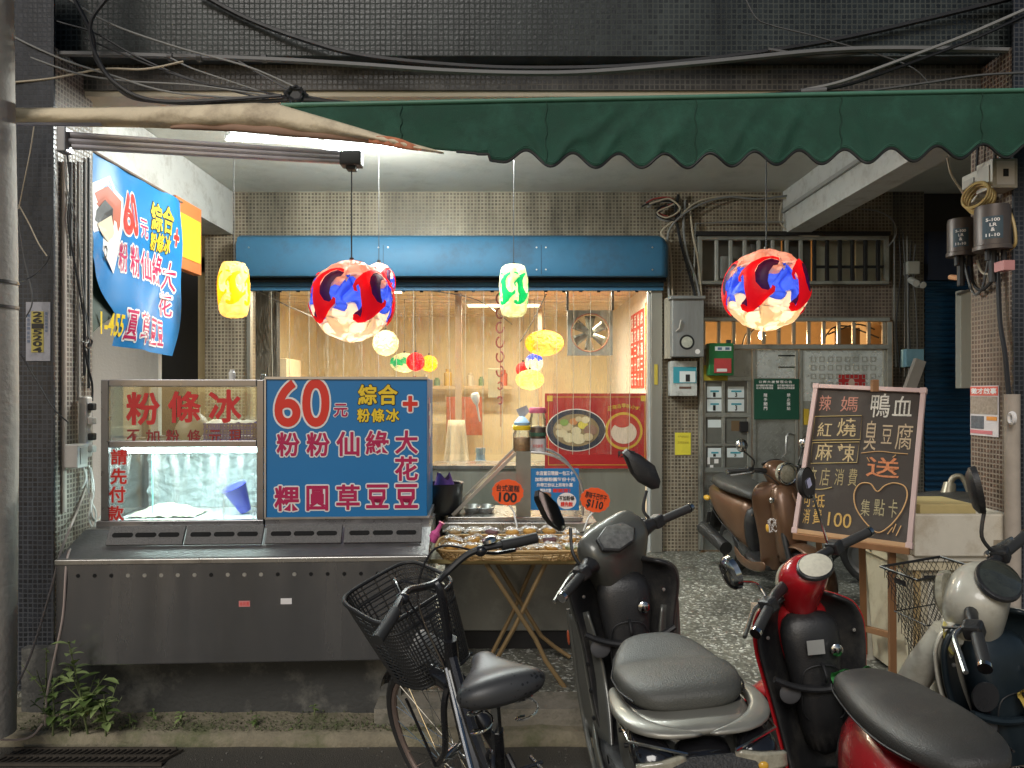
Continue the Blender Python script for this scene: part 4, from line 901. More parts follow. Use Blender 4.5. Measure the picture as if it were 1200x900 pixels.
# wall fan
Mf = frame((0,7.0,0)); fx0, fx1, fz1, fz0 = hit(Mf,665,390).x, hit(Mf,718,390).x, hit(Mf,690,363).z, hit(Mf,690,417).z; fcx, fcz, fw = (fx0+fx1)/2, (fz0+fz1)/2, (fx1-fx0)/2
fan = empty('exhaust_fan', (fcx,7.0,fcz), 'square grey exhaust fan with six metal blades hanging inside the shop doorway', 'fan')
fg = M_('fan_grey', (.34,.36,.34), .5, metal=.2); m = MB(); nn = 40; R_ = fw*.84
for k in range(nn):
    a0, a1 = 2*pi*k/nn, 2*pi*(k+1)/nn
    def sqp(a): c, s2 = math.cos(a), math.sin(a); q = fw/max(abs(c), abs(s2)); return (c*q, s2*q)
    p0, p1 = sqp(a0), sqp(a1); q0, q1 = (R_*math.cos(a0), R_*math.sin(a0)), (R_*math.cos(a1), R_*math.sin(a1))
    vs = [(p0[0],0,p0[1]),(p1[0],0,p1[1]),(q1[0],0,q1[1]),(q0[0],0,q0[1])]; vs += [(v[0],.06,v[2]) for v in vs]
    m.add(vs, [(0,1,2,3),(7,6,5,4),(0,4,5,1),(2,6,7,3)])
m.build('fan_frame', fg, fan); m = MB()
for k in range(40): pass
MB().tube([(R_*1.0*math.cos(2*pi*k/40), -.002, R_*1.0*math.sin(2*pi*k/40)) for k in range(40)], .006, 6, closed=True).build('ring', M_('fan_ring', (.55,.20,.12), .5), fan)
for k in range(6):
    a = 2*pi*k/6+.5; ca, sa = math.cos(a), math.sin(a)
    def bl(u, v):
        r = R_*(.12+.78*u); w = fw*(.10+.13*u)*(v-.5)*2
        return Vector((ca*r-sa*w, .03+.02*(v-.5)*2, sa*r+ca*w))
    MB().sheet(bl, 5, 3).build('blade', M_('blade_metal', (.22,.22,.18), .4, metal=.7), fan, solid=.004)
MB().cyl((0,.0,0),(0,.07,0), fw*.16, 16).build('hub', M_('blade_metal', (.22,.22,.18), .4), fan)
for sx in (-1, 1): MB().b2((sx*fw-.012,.0,fw+.001),(sx*fw+.012,.03,2.63-fcz)).build('hanger', M_('dark_post', (.10,.09,.08), .5), fan, smooth=False)
# menu boards on the right inner wall
def wallboard(y0, y1, z0, z1, mat, label, cols, tmat, nm='menu_board', cat='menu board'):
    Mw = frame((1.352, y1, z0), rz=-pi/2); o = empty(nm, M=Mw, label=label, cat=cat)
    MB().b2((0,0,0),(y1-y0,.012,z1-z0)).build('board', mat, o, smooth=False)
    its = []; Wd = y1-y0; H_ = z1-z0
    for c, s in enumerate(cols):
        for k, ch in enumerate(s):
            w = Wd/len(cols)*.62; h = H_/len(s)*.78; xx = Wd*(c+.2)/len(cols); zz = H_-(k+1)*H_/len(s)*.97
            its.append((ch, xx, zz, xx+w, zz+h))
    l = lettering('lettering', tmat, its, M=Mw, parent=o, px=False, off=.02, lift=.003); l.matrix_parent_inverse = Matrix(); return o
mr = M_('menu_red', (.62,.05,.03), .5); 
wallboard(7.45, 8.25, 1.60, 2.42, mr, 'red menu board with white characters, the deeper one on the inner right wall', ['肉圓二十元','豆花三十元','粉條冰四十','綠豆湯三十'], pwhite)
wallboard(6.95, 7.38, 1.58, 2.46, M_('menu_orange', (.75,.13,.04), .5), 'orange red menu board nearer the doorway on the inner right wall', ['臭豆腐六十元','鴨血湯五十元'], pyel)
# hanging red paper string
rs = empty('red_paper_garland', P(586, 350, 6.95), 'string of dark red paper letters hanging inside the strip curtain', 'garland'); g_m = M_('dark_red_paper', (.35,.05,.03), .7)
Mi = Matrix.Translation(-rs.location)
MB().cyl(Mi @ P(586,335,6.95), Mi @ P(587,500,6.95), .003, 6).build('string', g_m, rs)
for k in range(8):
    c = Mi @ P(586, 350+17*k, 6.95); m = MB(); rr_ = .05 if k < 6 else .035
    m.tube([c+Vector((rr_*.7*math.cos(a), .006*math.sin(2*a), rr_*math.sin(a))) for a in [2*pi*q/14*(.82 if k % 2 else .9)+.6*k for q in range(14)]], .009, 5); m.build('paper_letter', g_m, rs)
# objects inside the shop
def boxthing(name, a, b, mat, label, cat, bev=.004): 
    c = Vector([(a[i]+b[i])/2 for i in range(3)]); o = MB().box((0,0,0), [abs(a[i]-b[i]) for i in range(3)]).build(name, mat, label=label, cat=cat, bevel=bev, smooth=False); o.location = c; return o
def ibox(x0, y0, x1, y1, Y, d): p, q = P(x0, y1, Y), P(x1, y0, Y); return (p.x, Y, p.z), (q.x, Y+d, q.z)
a, b = ibox(523, 465, 565, 510, 9.9, .02); pr = boxthing('wall_picture', a, b, M_('picture_brown', (.40,.12,.06), .5, var=.5, scale=14), 'reddish brown picture low on the back wall of the shop', 'picture')
a, b = ibox(300, 420, 336, 700, 7.6, .5); boxthing('tall_cabinet', a, b, M_('cream_cabinet', (.62,.5,.34), .5), 'tall cream cabinet standing inside the shop behind the glass case', 'cabinet')
a, b = ibox(600, 500, 640, 640, 8.8, .5); boxthing('pale_cupboard', a, b, M_('pale_cupboard', (.60,.56,.42), .5), 'pale cupboard inside the shop behind the jars', 'cupboard')
a, b = ibox(572, 432, 586, 466, 8.4, .03); boxthing('wall_notice', a, b, M_('greenish_paper', (.50,.50,.36), .7), 'greenish paper notice hanging inside the shop beside the red garland', 'notice')
# water bottle
wb = MB(); wb.lathe([(0,0),(.13,0),(.14,.02),(.14,.20),(.12,.25),(.05,.30),(.045,.36),(.05,.37),(.05,.42),(0,.42)], (0,0,0), 20); o = wb.build('water_jug', M_('jug_blue', (.30,.42,.50), .2, trans=.3), label='pale blue water jug inside the shop behind the slanted glass case', cat='water jug'); o.location = P(563, 573, 7.4)
# post, framed notice, shelf with jars at the back of the shop
boxthing('inner_post', (-.62,7.9,ZF),(-.55,7.97,2.63), M_('post_tan', (.42,.30,.18), .6), 'brown post standing inside the shop left of the red garland', 'post')
boxthing('inner_post', (.32,8.9,ZF),(.37,8.95,2.63), M_('post_tan', (.42,.30,.18), .6), 'thin brown post deep inside the shop beside the fan', 'post')
a, b = ibox(480, 452, 600, 456, 9.9, .3); boxthing('wall_shelf', a, b, M_('shelf_tan', (.50,.38,.22), .5), 'long tan shelf on the back wall of the shop', 'shelf')
rj = random.Random(4)
for k in range(9):
    h = rj.uniform(.10,.24); r_ = rj.uniform(.035,.06); o = MB().lathe([(0,0),(r_,0),(r_,h*.75),(r_*.6,h*.85),(r_*.6,h),(0,h)], (0,0,0), 12).build('shelf_jar', M_('sj%d' % (k % 4), [(.55,.12,.06),(.62,.56,.42),(.20,.30,.16),(.62,.42,.12)][k % 4], .35), label=['first','second','third','fourth','fifth','sixth','seventh','eighth','ninth'][k]+' jar from the left on the shelf deep inside the shop', cat='jar', group='jars on the back shelf'); q = P(486+13*k, 452, 10.0); o.location = q
for k, (x, y) in enumerate(((362,358),(520,352),(676,384))):
    a, b = ibox(x, y, x+34, y+2.4, 10.2, .03); boxthing('wall_trunking', a, b, wmetal, ['left','middle','right'][k]+' short white trunking piece high on the back wall of the shop', 'trunking')
# apron and pale cloth
def cloth(px, py, w, h, Y, mat, label, nm='apron'):
    c = P(px, py, Y); o = MB().sheet(lambda u, v: Vector(((u-.5)*w*(.55+.5*v), .04*math.sin(u*11)*v, -h*v)), 20, 10).build(nm, mat, label=label, cat='cloth', solid=.003); o.location = c
cloth(535, 492, .32, .75, 7.6, M_('apron_cream', (.70,.58,.40), .9), 'cream apron hanging inside the shop right of the blue sign box')
o = MB().lathe([(0,0),(.035,.01),(.045,.04),(.03,.10),(.012,.13),(.008,.30),(0,.30)], (0,0,0), 12, Euler((pi+.35,0,-.5)).to_matrix()).build('plastic_ladle', M_('white_plastic', (.8,.8,.76), .4), label='white plastic ladle standing upright behind the strip curtain', cat='ladle'); o.location = P(556, 460, 7.0)+Vector((0,0,-.0))
MB().tube([P(533,602,6.9), P(533,590,6.9), P(537,583,6.9), P(543,583,6.9), P(545,590,6.9)], .010, 8).build('umbrella_handle', M_('white_plastic', (.8,.8,.76), .4), label='white curved hook handle standing inside the shop entrance', cat='handle hook')
for pts, l in (([(500,340,6.9),(560,352,8),(600,380,9.5)],'left slack wire under the shop ceiling'),([(640,345,7),(625,375,8),(610,400,9)],'slack dark wire near the fan inside the shop'),([(300,340,6.7),(345,362,7),(400,385,8.5)],'thin wire crossing behind the strip curtain at the left')):
    cable(pts, .006, dgr, l)
wn = empty('white_wall_box', (1.28,6.62,1.62), 'small white wall box with bottles in the corner above the red poster', 'wall box')
MB().box((0,0,0),(.1,.1,.12)).build('box_body', wmetal, wn, bevel=.006); MB().cyl((-.02,-.02,.06),(-.02,-.02,.12), .02, 10).build('bottle', pane, wn)
a = boxthing('yellow_tag', (1.262,6.432,1.62),(1.292,6.437,1.80), M_('tag_yellow', (.55,.42,.06), .6), 'narrow yellow tag stuck on the right post of the shop opening', 'tag', 0)
# ================================================================ CAKE STALL
ca_ = empty('steel_cart', (0,4.0,ZF), 'grey stainless cart carrying the sloped glass case behind the folding table', 'cart'); Mi = Matrix.Translation(-ca_.location)
MB().b2(Mi @ Vector((-.37,4.0,.235)), Mi @ Vector((.45,4.55,.78))).build('cart_body', M_('cart_steel', (.30,.30,.27), .35, metal=.7, var=.15, scale=3, dirt=(.42,.42,.38), dscale=4), ca_, bevel=.006)
MB().b2(Mi @ Vector((-.355,4.02,ZF)), Mi @ Vector((.44,4.5,.234))).build('kick_base', darkm, ca_, smooth=False)
MB().b2(Mi @ Vector((-.385,3.985,.782)), Mi @ Vector((.47,4.58,.835))).build('cart_top', steel, ca_, bevel=.004)
MB().cyl(Mi @ Vector((-.145,3.983,.81)), Mi @ Vector((-.145,3.975,.81)), .012, 12).build('bolt', alu, ca_)
MB().cyl(Mi @ Vector((-.36,4.5,.6)), Mi @ Vector((-.36,4.5,.2)), .01, 6).build('corner_rod', darkm, ca_)
a = boxthing('cutting_board', (-.46,4.08,.90),(-.33,4.9,.93), M_('board_wood', (.62,.42,.24), .55, var=.2, streak=True), 'pale wooden board lying left of the sloped glass case', 'board')
# sloped glass case
Mk = frame((-.355, 4.03, .836)); gc = empty('sloped_glass_case', M=Mk, label='sloped glass food case with steel corner post and curved end pane, on the cart', cat='display case')
def k2(px, py, y=0): h = hit(Mk, px, py, y); return h
D2 = .42
pA = k2(548,601); pB = k2(606,541); 
MB().b2((k2(524,600).x,0,0),(k2(683,600).x,D2,.022)).build('case_base', steel, gc, bevel=.003)
x1_, x2_ = k2(605,560).x, k2(622,560).x; ht = k2(610,529).z
MB().b2((x1_,.0,.023),(x2_,.05,ht)).build('corner_post', M_('post_steel', (.30,.31,.28), .35, metal=.7), gc, smooth=False)
MB().b2((x1_,D2-.05,.023),(x2_,D2,ht)).build('corner_post', _mc['post_steel'], gc, smooth=False)
xl = k2(530,600).x
for y in (.005, D2-.025): MB().bar((xl,y+.01,.03),(x1_-.002,y+.01,ht-.01), .018, .018).build('sloped_rail', alu, gc, smooth=False)
MB().add([(xl,.02,.036),(x1_,.02,ht-.004),(x1_,D2-.02,ht-.004),(xl,D2-.02,.036)], [(0,1,2,3)]).build('sloped_pane', paned, gc, smooth=False)
MB().add([(xl,.016,.026),(x1_,.016,.026),(x1_,.016,ht-.02)], [(0,1,2)]).build('side_pane', pane, gc, smooth=False)
MB().b2((x1_,.051,ht-.02),(x2_,D2-.051,ht)).build('top_rail', alu, gc, smooth=False)
xe = k2(683,600).x; arc = []
for k in range(13):
    a = pi/2*k/12; arc.append((x2_+(xe-x2_)*math.sin(a)**.9 if k else x2_, ht-.005-(ht-.14)*(1-math.cos(a))))
arc.append((xe,.03))
for y in (.008, D2-.02): MB().tube([(x, y, z) for x, z in arc], .0075, 8).build('curved_rail', alu, gc)
m = MB(); na = len(arc); m.v = [(x,.015,z) for x, z in arc]+[(x,D2-.02,z) for x, z in arc]; m.f = [(i,i+1,na+i+1,na+i) for i in range(na-1)]; m.build('curved_pane', pane, gc, smooth=True)
m = MB(); m.v = [(x2_,.012,.025)]+[(x,.012,z) for x, z in arc]; m.f = [(0,i+1,i+2) for i in range(na-1)]; m.build('front_pane', pane, gc, smooth=False)
# things in the case
m = MB(); m.lathe([(0,0),(.07,.0),(.09,.03),(.085,.032),(.06,.006),(0,.006)], (0,0,0), 20); 
for i, (dx, l) in enumerate(((.07,'left of three steel trays inside the sloped glass case'),(.15,'middle of three steel trays inside the sloped glass case'))):
    o = m.build('steel_tray', alu, label=l, cat='tray'); o.location = Mk @ Vector((xl+.03+dx,.18,.024)); o.scale = (.6,1,1)
# blue notice on the front pane
Mn = Mk; bn0, bn1 = k2(621,598,.0), k2(678.5,549,.0)
nb = empty('blue_notice', M=Mk, label='blue notice with white lettering, small figure and speech bubble on the glass case', cat='notice')
MB().b2((bn0.x,.004,bn0.z),(bn1.x,.008,bn1.z)).build('sheet', sblue, nb, smooth=False)
kw = dict(M=Mk, parent=nb, base=.004)
lettering('lettering', pwhite, [('本店當日現做一包三十',628,552,672,557),('加粉條粉圓每份十元',627,559.5,674,564),('外帶三份以上另有優惠',629,566,671,570.5),('請先付款',633,572.5,646,577)], off=.035, lift=.001, **kw)
lettering('red_lettering', pred, [('謝謝您！',648,572.5,668,577)], off=.04, lift=.001, **kw)
bcn = k2(664,587,.004); disc((bcn.x,bcn.z), 11.2*4.03/F, 9.6*4.03/F, pwhite, 'speech_bubble', nb, .0035, .001)
lettering('bubble_lettering', pblk, [('不加粉條',655,581,673,586.5)], off=.03, lift=.003, **kw); lettering('bubble_red_lettering', pred, [('請先說',657,588,671,593.5)], off=.04, lift=.003, **kw)
fcn = k2(639.5,583,.004); q_ = 4.03/F
disc((fcn.x,fcn.z-7*q_), 4.2*q_, 5*q_, M_('fig_shirt', (.45,.5,.6), .6), 'printed_shirt', nb, .0035, .0008, 16); disc((fcn.x,fcn.z), 6*q_, 5*q_, M_('fig_face', (.85,.66,.5), .6), 'printed_face', nb, .0028, .0008, 20); disc((fcn.x,fcn.z+2.6*q_), 6.8*q_, 3.8*q_, M_('fig_hair', (.28,.13,.07), .6), 'printed_hair', nb, .0022, .0008, 20)
# jars on the corner post
def jar(px, py, Y, r, h, lidc, label, fill, lidh=.03):
    c = P(px, py, Y); j = empty('glass_jar', c, label, 'jar', 'jars on the sloped glass case')
    MB().lathe([(0,0),(r*.95,0),(r,.01),(r,h*.8),(r*.85,h*.9),(r*.85,h)], (0,0,0), 20).build('jar_glass', pane, j)
    MB().lathe([(0,.004),(r*.9,.004),(r*.93,.02),(r*.93,h*.62),(0,h*.66)], (0,0,0), 16).build('contents', fill, j)
    MB().lathe([(0,h-.004),(r*.98,h-.004),(r*1.02,h+.004),(r*1.0,h+lidh*.8),(r*.9,h+lidh),(0,h+lidh)], (0,0,0), 20).build('lid', lidc, j)
    return j
fillm = M_('snack_fill', (.62,.34,.16), .6, var=.6, scale=60, bump=.6, bscale=80); fil2 = M_('dark_seed_fill', (.18,.10,.08), .6, var=.6, scale=70)
yl = M_('lid_yellow', (.85,.60,.02), .4); j1 = jar(611.5, 529, 4.08, .050, .125, yl, 'squat glass jar with a yellow lid and orange snacks on the case', fillm, .022)
j2 = jar(630, 529, 4.17, .049, .225, M_('lid_pink', (.72,.16,.25), .4), 'tall glass jar with pink lid and dark seeds, behind the yellow lidded jar', fil2, .028)
MB().lathe([(.0495,.075),(.0495,.0),(.0493,.07)][:2], (0,0,0), 20).build('label_band', M_('jar_label', (.72,.66,.66), .6), j2); MB().lathe([(.0497,.11),(.0497,.09)], (0,0,0), 20).build('green_band', M_('jar_green', (.05,.14,.09), .6), j2); lettering('label_print', pred, [('好吃餅乾',-.03,.025,.03,.045)], px=False, parent=j2, base=-.0515)
bl_ = MB().lathe([(0,0),(.043,0),(.045,.015),(.02,.045),(0,.05)], (0,0,0), 16).build('paper_topping', M_('pale_blue_plastic', (.35,.55,.72), .5), label='small pale blue and white paper cone lying on the yellow lid', cat='packet'); bl_.location = P(611.5, 529, 4.08)+Vector((0,0,.148))
a = MB().add([(0,0,0),(.045,.0,.05),(.03,.02,.085),(-.03,.02,.06)], [(0,1,2,3)]).build('printed_card', M_('card_grey', (.35,.33,.33), .6), label='small dark printed card standing between the two jars', cat='card', solid=.002); a.location = P(611, 505, 4.10)+Vector((0,0,.06))
# folding table with basket of cakes
ft = empty('folding_table', (0,3.75,ZF), 'folding table with thin edge and crossed brown metal legs, carrying the cake basket', 'table'); Mi = Matrix.Translation(-ft.location)
zT = .745; lt_ = M_('table_top_pale', (.55,.53,.42), .45, var=.08); brl = M_('leg_brown', (.28,.19,.09), .45, metal=.3)
MB().b2(Mi @ Vector((-.40,3.49,zT-.012)), Mi @ Vector((.44,3.97,zT))).build('table_top', lt_, ft, bevel=.004)
MB().b2(Mi @ Vector((-.405,3.482,zT-.016)), Mi @ Vector((.445,3.489,zT+.003))).build('front_edge', M_('edge_brass', (.45,.36,.16), .4, metal=.5), ft, smooth=False)
def leg(pts): MB().tube([Mi @ P(*p) for p in pts], .0115, 8).build('leg', brl, ft)
leg([(566,655,3.52),(627,748,3.55),(640,775,3.52),(662,806,3.50)]); leg([(577,652,3.90),(634,745,3.86),(650,758,3.87),(668,770,3.86)])
leg([(642,655,3.55),(603,735,3.56),(576,783,3.58)]); leg([(628,655,3.92),(600,720,3.9),(577,765,3.88)])
MB().cyl(Mi @ P(604,715,3.55), Mi @ P(604,715,3.9), .007, 6).build('cross_rod', brl, ft)
for y in (3.54, 3.9): MB().bar(Mi @ Vector((-.36,y,zT-.024)), Mi @ Vector((.40,y,zT-.024)), .02, .018).build('apron_rail', brl, ft, smooth=False)
# wicker basket
wk = empty('wicker_basket', P(600, 640, 3.62), 'shallow woven wicker tray basket full of wrapped cakes on the folding table', 'basket'); wk.location.z = zT+.002
wkm = M_('wicker', (.42,.26,.10), .65, var=.4, scale=60, bump=.5, bscale=150)
W_, D_, H_ = .34, .17, .045; per = []
def rr_pts(w, d, n=60):
    out = []
    for k in range(n):
        a = 2*pi*k/n; c, s = math.cos(a), math.sin(a); out.append((math.copysign(abs(c)**.4, c)*w, math.copysign(abs(s)**.4, s)*d))
    return out
m = MB()
for lv in range(4):
    m.tube([(x*(1+.03*lv), y*(1+.05*lv), .006+lv*.0125+.003*math.sin(k*pi/2+lv*pi/2)) for k, (x, y) in enumerate(rr_pts(W_, D_, 100))], .0045, 5, closed=True)
for k, (x, y) in enumerate(rr_pts(W_, D_, 60)): m.tube([(x,y,.0),(x*1.1,y*1.16,.052)], .003, 4)
m.build('woven_side', wkm, wk, kind='stuff'); MB().tube([(x*1.10, y*1.17, .052) for x, y in rr_pts(W_, D_, 60)], .0065, 6, closed=True).build('rim', wkm, wk)
MB().prism([(x, y) for x, y in rr_pts(W_*.98, D_*.98, 40)], Matrix(((1,0,0,0),(0,0,1,0),(0,1,0,.003),(0,0,0,1)))@Matrix.Identity(4), .001).build('basket_base', wkm, wk, smooth=False)
def wrapm():
    m, nt, b = newmat('cellophane'); L = nt.links; out = nt.nodes['Material Output']; nt.nodes.remove(b)
    tr = nt.nodes.new('ShaderNodeBsdfTransparent'); gl = nt.nodes.new('ShaderNodeBsdfPrincipled'); gl.inputs['Base Color'].default_value = (.9,.9,.88,1); gl.inputs['Roughness'].default_value = .18; gl.inputs['Metallic'].default_value = .5
    n = nt.nodes.new('ShaderNodeTexNoise'); n.inputs['Scale'].default_value = 55; n.inputs['Detail'].default_value = 6; n.inputs['Distortion'].default_value = 1.5; tc = nt.nodes.new('ShaderNodeTexCoord'); L.new(tc.outputs['Object'], n.inputs['Vector'])
    bp = nt.nodes.new('ShaderNodeBump'); bp.inputs['Strength'].default_value = 1; bp.inputs['Distance'].default_value = .02; L.new(n.outputs[0], bp.inputs['Height']); L.new(bp.outputs[0], gl.inputs['Normal'])
    rp = nt.nodes.new('ShaderNodeMapRange'); rp.inputs[1].default_value = .42; rp.inputs[2].default_value = .6; rp.inputs[3].default_value = .18; rp.inputs[4].default_value = .92; L.new(n.outputs[0], rp.inputs[0])
    mx = nt.nodes.new('ShaderNodeMixShader'); L.new(rp.outputs[0], mx.inputs[0]); L.new(tr.outputs[0], mx.inputs[1]); L.new(gl.outputs[0], mx.inputs[2]); L.new(mx.outputs[0], out.inputs['Surface']); return m
cell = wrapm(); ckm = [M_('cake_gold', (.72,.42,.12), .6, var=.3), M_('cake_tan', (.62,.48,.28), .6, var=.3), M_('cake_purple', (.22,.12,.14), .6, var=.3), M_('cake_green', (.40,.42,.20), .6, var=.3)]
rr = random.Random(11); n_ = 0
for row in range(3):
    for c in range(7):
        x = -W_*.86+W_*1.72*c/6+rr.uniform(-.008,.008); y = -D_*.68+D_*.68*row+rr.uniform(-.006,.006); z = .048+.018*row+rr.uniform(-.004,.006)
        kind = [0,0,1,2,1,0,3][c] if row == 0 else rr.randrange(4)
        colr = ['golden','golden','tan','plum coloured','tan','golden','green'][c] if row == 0 else ['golden','tan','plum coloured','green'][kind]
        pk = empty('wrapped_cake', wk.location+Vector((x,y,z)), f"{colr} wrapped cake, {['first','second','third','fourth','fifth','sixth','seventh'][c]} from the left in the {['front','middle','back'][row]} row of the basket", 'cake', 'wrapped cakes in the basket')
        R_3 = Euler((rr.uniform(-.5,-.1), rr.uniform(-.25,.25), rr.uniform(-.4,.4))).to_matrix()
        MB().ell((0,0,0), (.036,.030,.017), 12, 8, R_3).build('cake', ckm[kind], pk, smooth=True)
        sd = rr.random()*9
        def wf(u, v): 
            X = (u-.5)*.105; Y = (v-.5)*.085; zz = .024*max(0, 1-(abs(u-.5)*2)**3)*max(0, 1-(abs(v-.5)*2)**3)+.010*NZ.noise(Vector((u*5+sd, v*5, sd)))+.004*NZ.noise(Vector((u*14+sd, v*14, sd)))
            return R_3 @ Vector((X, Y, zz+.002))
        MB().sheet(wf, 12, 10).build('wrapper', cell, pk, smooth=False)
# scalloped price cards
def pricecard(px, py, Y, r, l1, l2, tilt, label, box1, box2, stand):
    c = P(px, py, Y); Mx = Matrix.Translation(c) @ Euler((0, tilt, 0)).to_matrix().to_4x4()
    t = empty('price_card', M=Mx, label=label, cat='price tag')
    pts = []
    for k in range(72):
        a = 2*pi*k/72; rr2 = 1+.06*abs(math.sin(a*7)); pts.append((r*1.12*rr2*math.cos(a), r*.92*rr2*math.sin(a)))
    MB().prism(pts, I4, .003).build('card', M_('neon_orange', (.92,.11,.02), .5, var=.04), t, smooth=False)
    w = r
    lettering('lettering', pblk, [(l1,-w*.85,w*.05,w*.85,w*.55)], M=I4, parent=t, px=False, off=.02, lift=.002); lettering('price', pblk, [(l2,-w*.62,-w*.70,w*.68,-w*.02)], M=I4, parent=t, px=False, off=.03, lift=.002)
    if stand:
        a, b = stand; Ti = Mx.inverted(); MB().tube([Ti @ (c+Vector((0,.006,-r*.8))), Ti @ a, Ti @ b], .005, 6).build('clip_stand', M_('clip_white', (.7,.7,.68), .3), t)
pricecard(595, 577, 3.85, .072, '台式蛋糕', '100', .06, 'orange scalloped price card reading 100, clipped over the cake basket', 0, 0, (P(602,600,3.86), P(606,618,3.80)))
pricecard(697.5, 586, 3.75, .066, '原味干巴麥干', '$110', .22, 'orange scalloped price card reading $110, right of the blue notice', 0, 0, (P(690,606,3.76), P(684,622,3.76)))
# purple bag and black pot beside blue box
o = MB().sheet(lambda u, v: Vector((.09*math.cos(u*2*pi)*(.9+.25*math.sin(9*u))*(1-.5*v), .08*math.sin(u*2*pi)*(1-.5*v), .10*v+.02*math.sin(u*20)*v)), 40, 8).build('purple_bag', M_('purple_plastic', (.10,.04,.20), .35), label='crumpled purple plastic bag on the black pot beside the blue sign box', cat='bag'); o.location = P(518, 578, 4.15)
o = MB().lathe([(0,0),(.10,0),(.115,.02),(.12,.17),(.125,.175),(.11,.17),(.10,.02),(0,.02)], (0,0,0), 24).build('black_pot', M_('pot_black', (.02,.02,.022), .35), label='black cooking pot between the blue sign box and the wooden board', cat='pot'); o.location = P(518, 601, 4.15); 
o = MB().b2((-.55,4.05,.60),(-.40,4.4,.87)).build('pot_stand', darkm, label='dark box stand holding the black pot beside the blue sign box', cat='stand')
o = MB().lathe([(0,0),(.022,0),(.024,.04),(.012,.055),(.010,.09),(.016,.1),(0,.1)], (0,0,0), 12, Euler((0,.5,0)).to_matrix()).build('pink_bottle', M_('pink_bottle', (.62,.10,.30), .4), label='small pink bottle wedged at the right end of the steel counter', cat='bottle'); o.location = P(506, 634, 3.42)
# ================================================================ DOOR BAY (Y = 6.5)
gst = M_('gate_steel', (.42,.43,.40), .34, metal=.7, var=.25, scale=7, bump=.15, bscale=40, dirt=(.20,.19,.16), dscale=4)
gbr = M_('gate_bright', (.75,.79,.79), .28, metal=.6, var=.25, scale=9, bump=.2, bscale=30, dirt=(.4,.42,.40), dscale=5)
def X_(px, Y=6.5): return (px-600)/F*Y
def Z_(py, Y=6.5): return CAMZ-(py-460)/F*Y
def pb2(x0, y0, x1, y1, Y, d): return (X_(x0,Y), Y, Z_(y1,Y)), (X_(x1,Y), Y+d, Z_(y0,Y))
# barred window
bw_ = empty('barred_window', (X_(930),6.5,Z_(330)), 'barred window with pale panes behind, above the steel doors', 'window'); Mi = Matrix.Translation(-bw_.location)
def add(mat, par, Mi, nm, x0, y0, x1, y1, Y, d, **k):
    a, b = pb2(x0, y0, x1, y1, Y, d); return MB().b2(Mi @ Vector(a), Mi @ Vector(b)).build(nm, mat, par, **k)
for a in ((818,276,1042,281),(818,329,1042,333)): add(gst, bw_, Mi, 'frame_bar', *a, 6.44, .05, bevel=.003)
for a in ((818,281,823,329),(1037,281,1042,329)): add(gst, bw_, Mi, 'frame_bar', *a, 6.441, .048, bevel=.003)
for k in range(7): add(M_('bar_pale', (.45,.46,.43), .4, metal=.4), bw_, Mi, 'bar', 838+16.5*k, 281, 842+16.5*k, 329, 6.45, .03, bevel=.004)
for k in range(6): add(darkm, bw_, Mi, 'bar', 953+15*k, 281, 957+15*k, 329, 6.45, .03, bevel=.004)
add(darkm, bw_, Mi, 'cross_bar', 957, 311, 1037, 314, 6.46, .02, smooth=False)
for k, (x0, x1, c) in enumerate(((823,870,(.22,.22,.19)),(872,915,(.30,.30,.25)),(917,950,(.12,.12,.11)),(953,1000,(.55,.56,.44)),(1002,1037,(.60,.60,.47)))):
    add(M_('frosted_pane_%d' % k, c, .35, var=.35, scale=6), bw_, Mi, 'pane', x0, 281, x1, 329, 6.62, .01, smooth=False)
for i, (x, y0, w, h, c, l) in enumerate(((845,300,14,26,(.4,.42,.4),'grey box standing behind the left bars of the upper window'),(880,286,12,20,(.16,.16,.15),'dark box on its side behind the upper window bars'),(900,296,9,30,(.5,.5,.45),'pale jug behind the middle of the upper window bars'))):
    a, b = pb2(x, y0, x+w, y0+h, 6.55, .04); boxthing('stored_box', a, b, M_('stored_%d' % i, c, .5), l, 'box')
add(darkm, bw_, Mi, 'lintel', 816, 271, 1044, 275.5, 6.40, .09, smooth=False)
MB().tube([P(813,330,6.46),P(815,262,6.44),P(850,260,6.42),P(918,260,6.42)], .008, 8).build('wall_pipe', M_('pipe_galv', (.35,.35,.33), .4, metal=.6), label='thin galvanised pipe running over the barred window and down its left side', cat='pipe')
# door frame with transom
df = empty('steel_door_frame', (X_(932),6.5,ZF), 'steel door frame with vertical transom bars above the metal doors', 'door frame'); Mi = Matrix.Translation(-df.location)
for a in ((820,372,1043,376.5),(820,403.5,1043,409)): add(gst, df, Mi, 'frame_rail', *a, 6.43, .06, bevel=.004)
add(gst, df, Mi, 'frame_post', 1040, 377, 1046, 645, 6.435, .06, bevel=.004); add(gst, df, Mi, 'frame_post', 820, 409.5, 824.5, 645, 6.435, .06, bevel=.004)
barm = M_('transom_bar', (.42,.36,.28), .3, metal=.7)
for k in range(13): add(barm, df, Mi, 'transom_bar', 823+17.6*k, 377, 827+17.6*k, 403, 6.45, .025, bevel=.003)
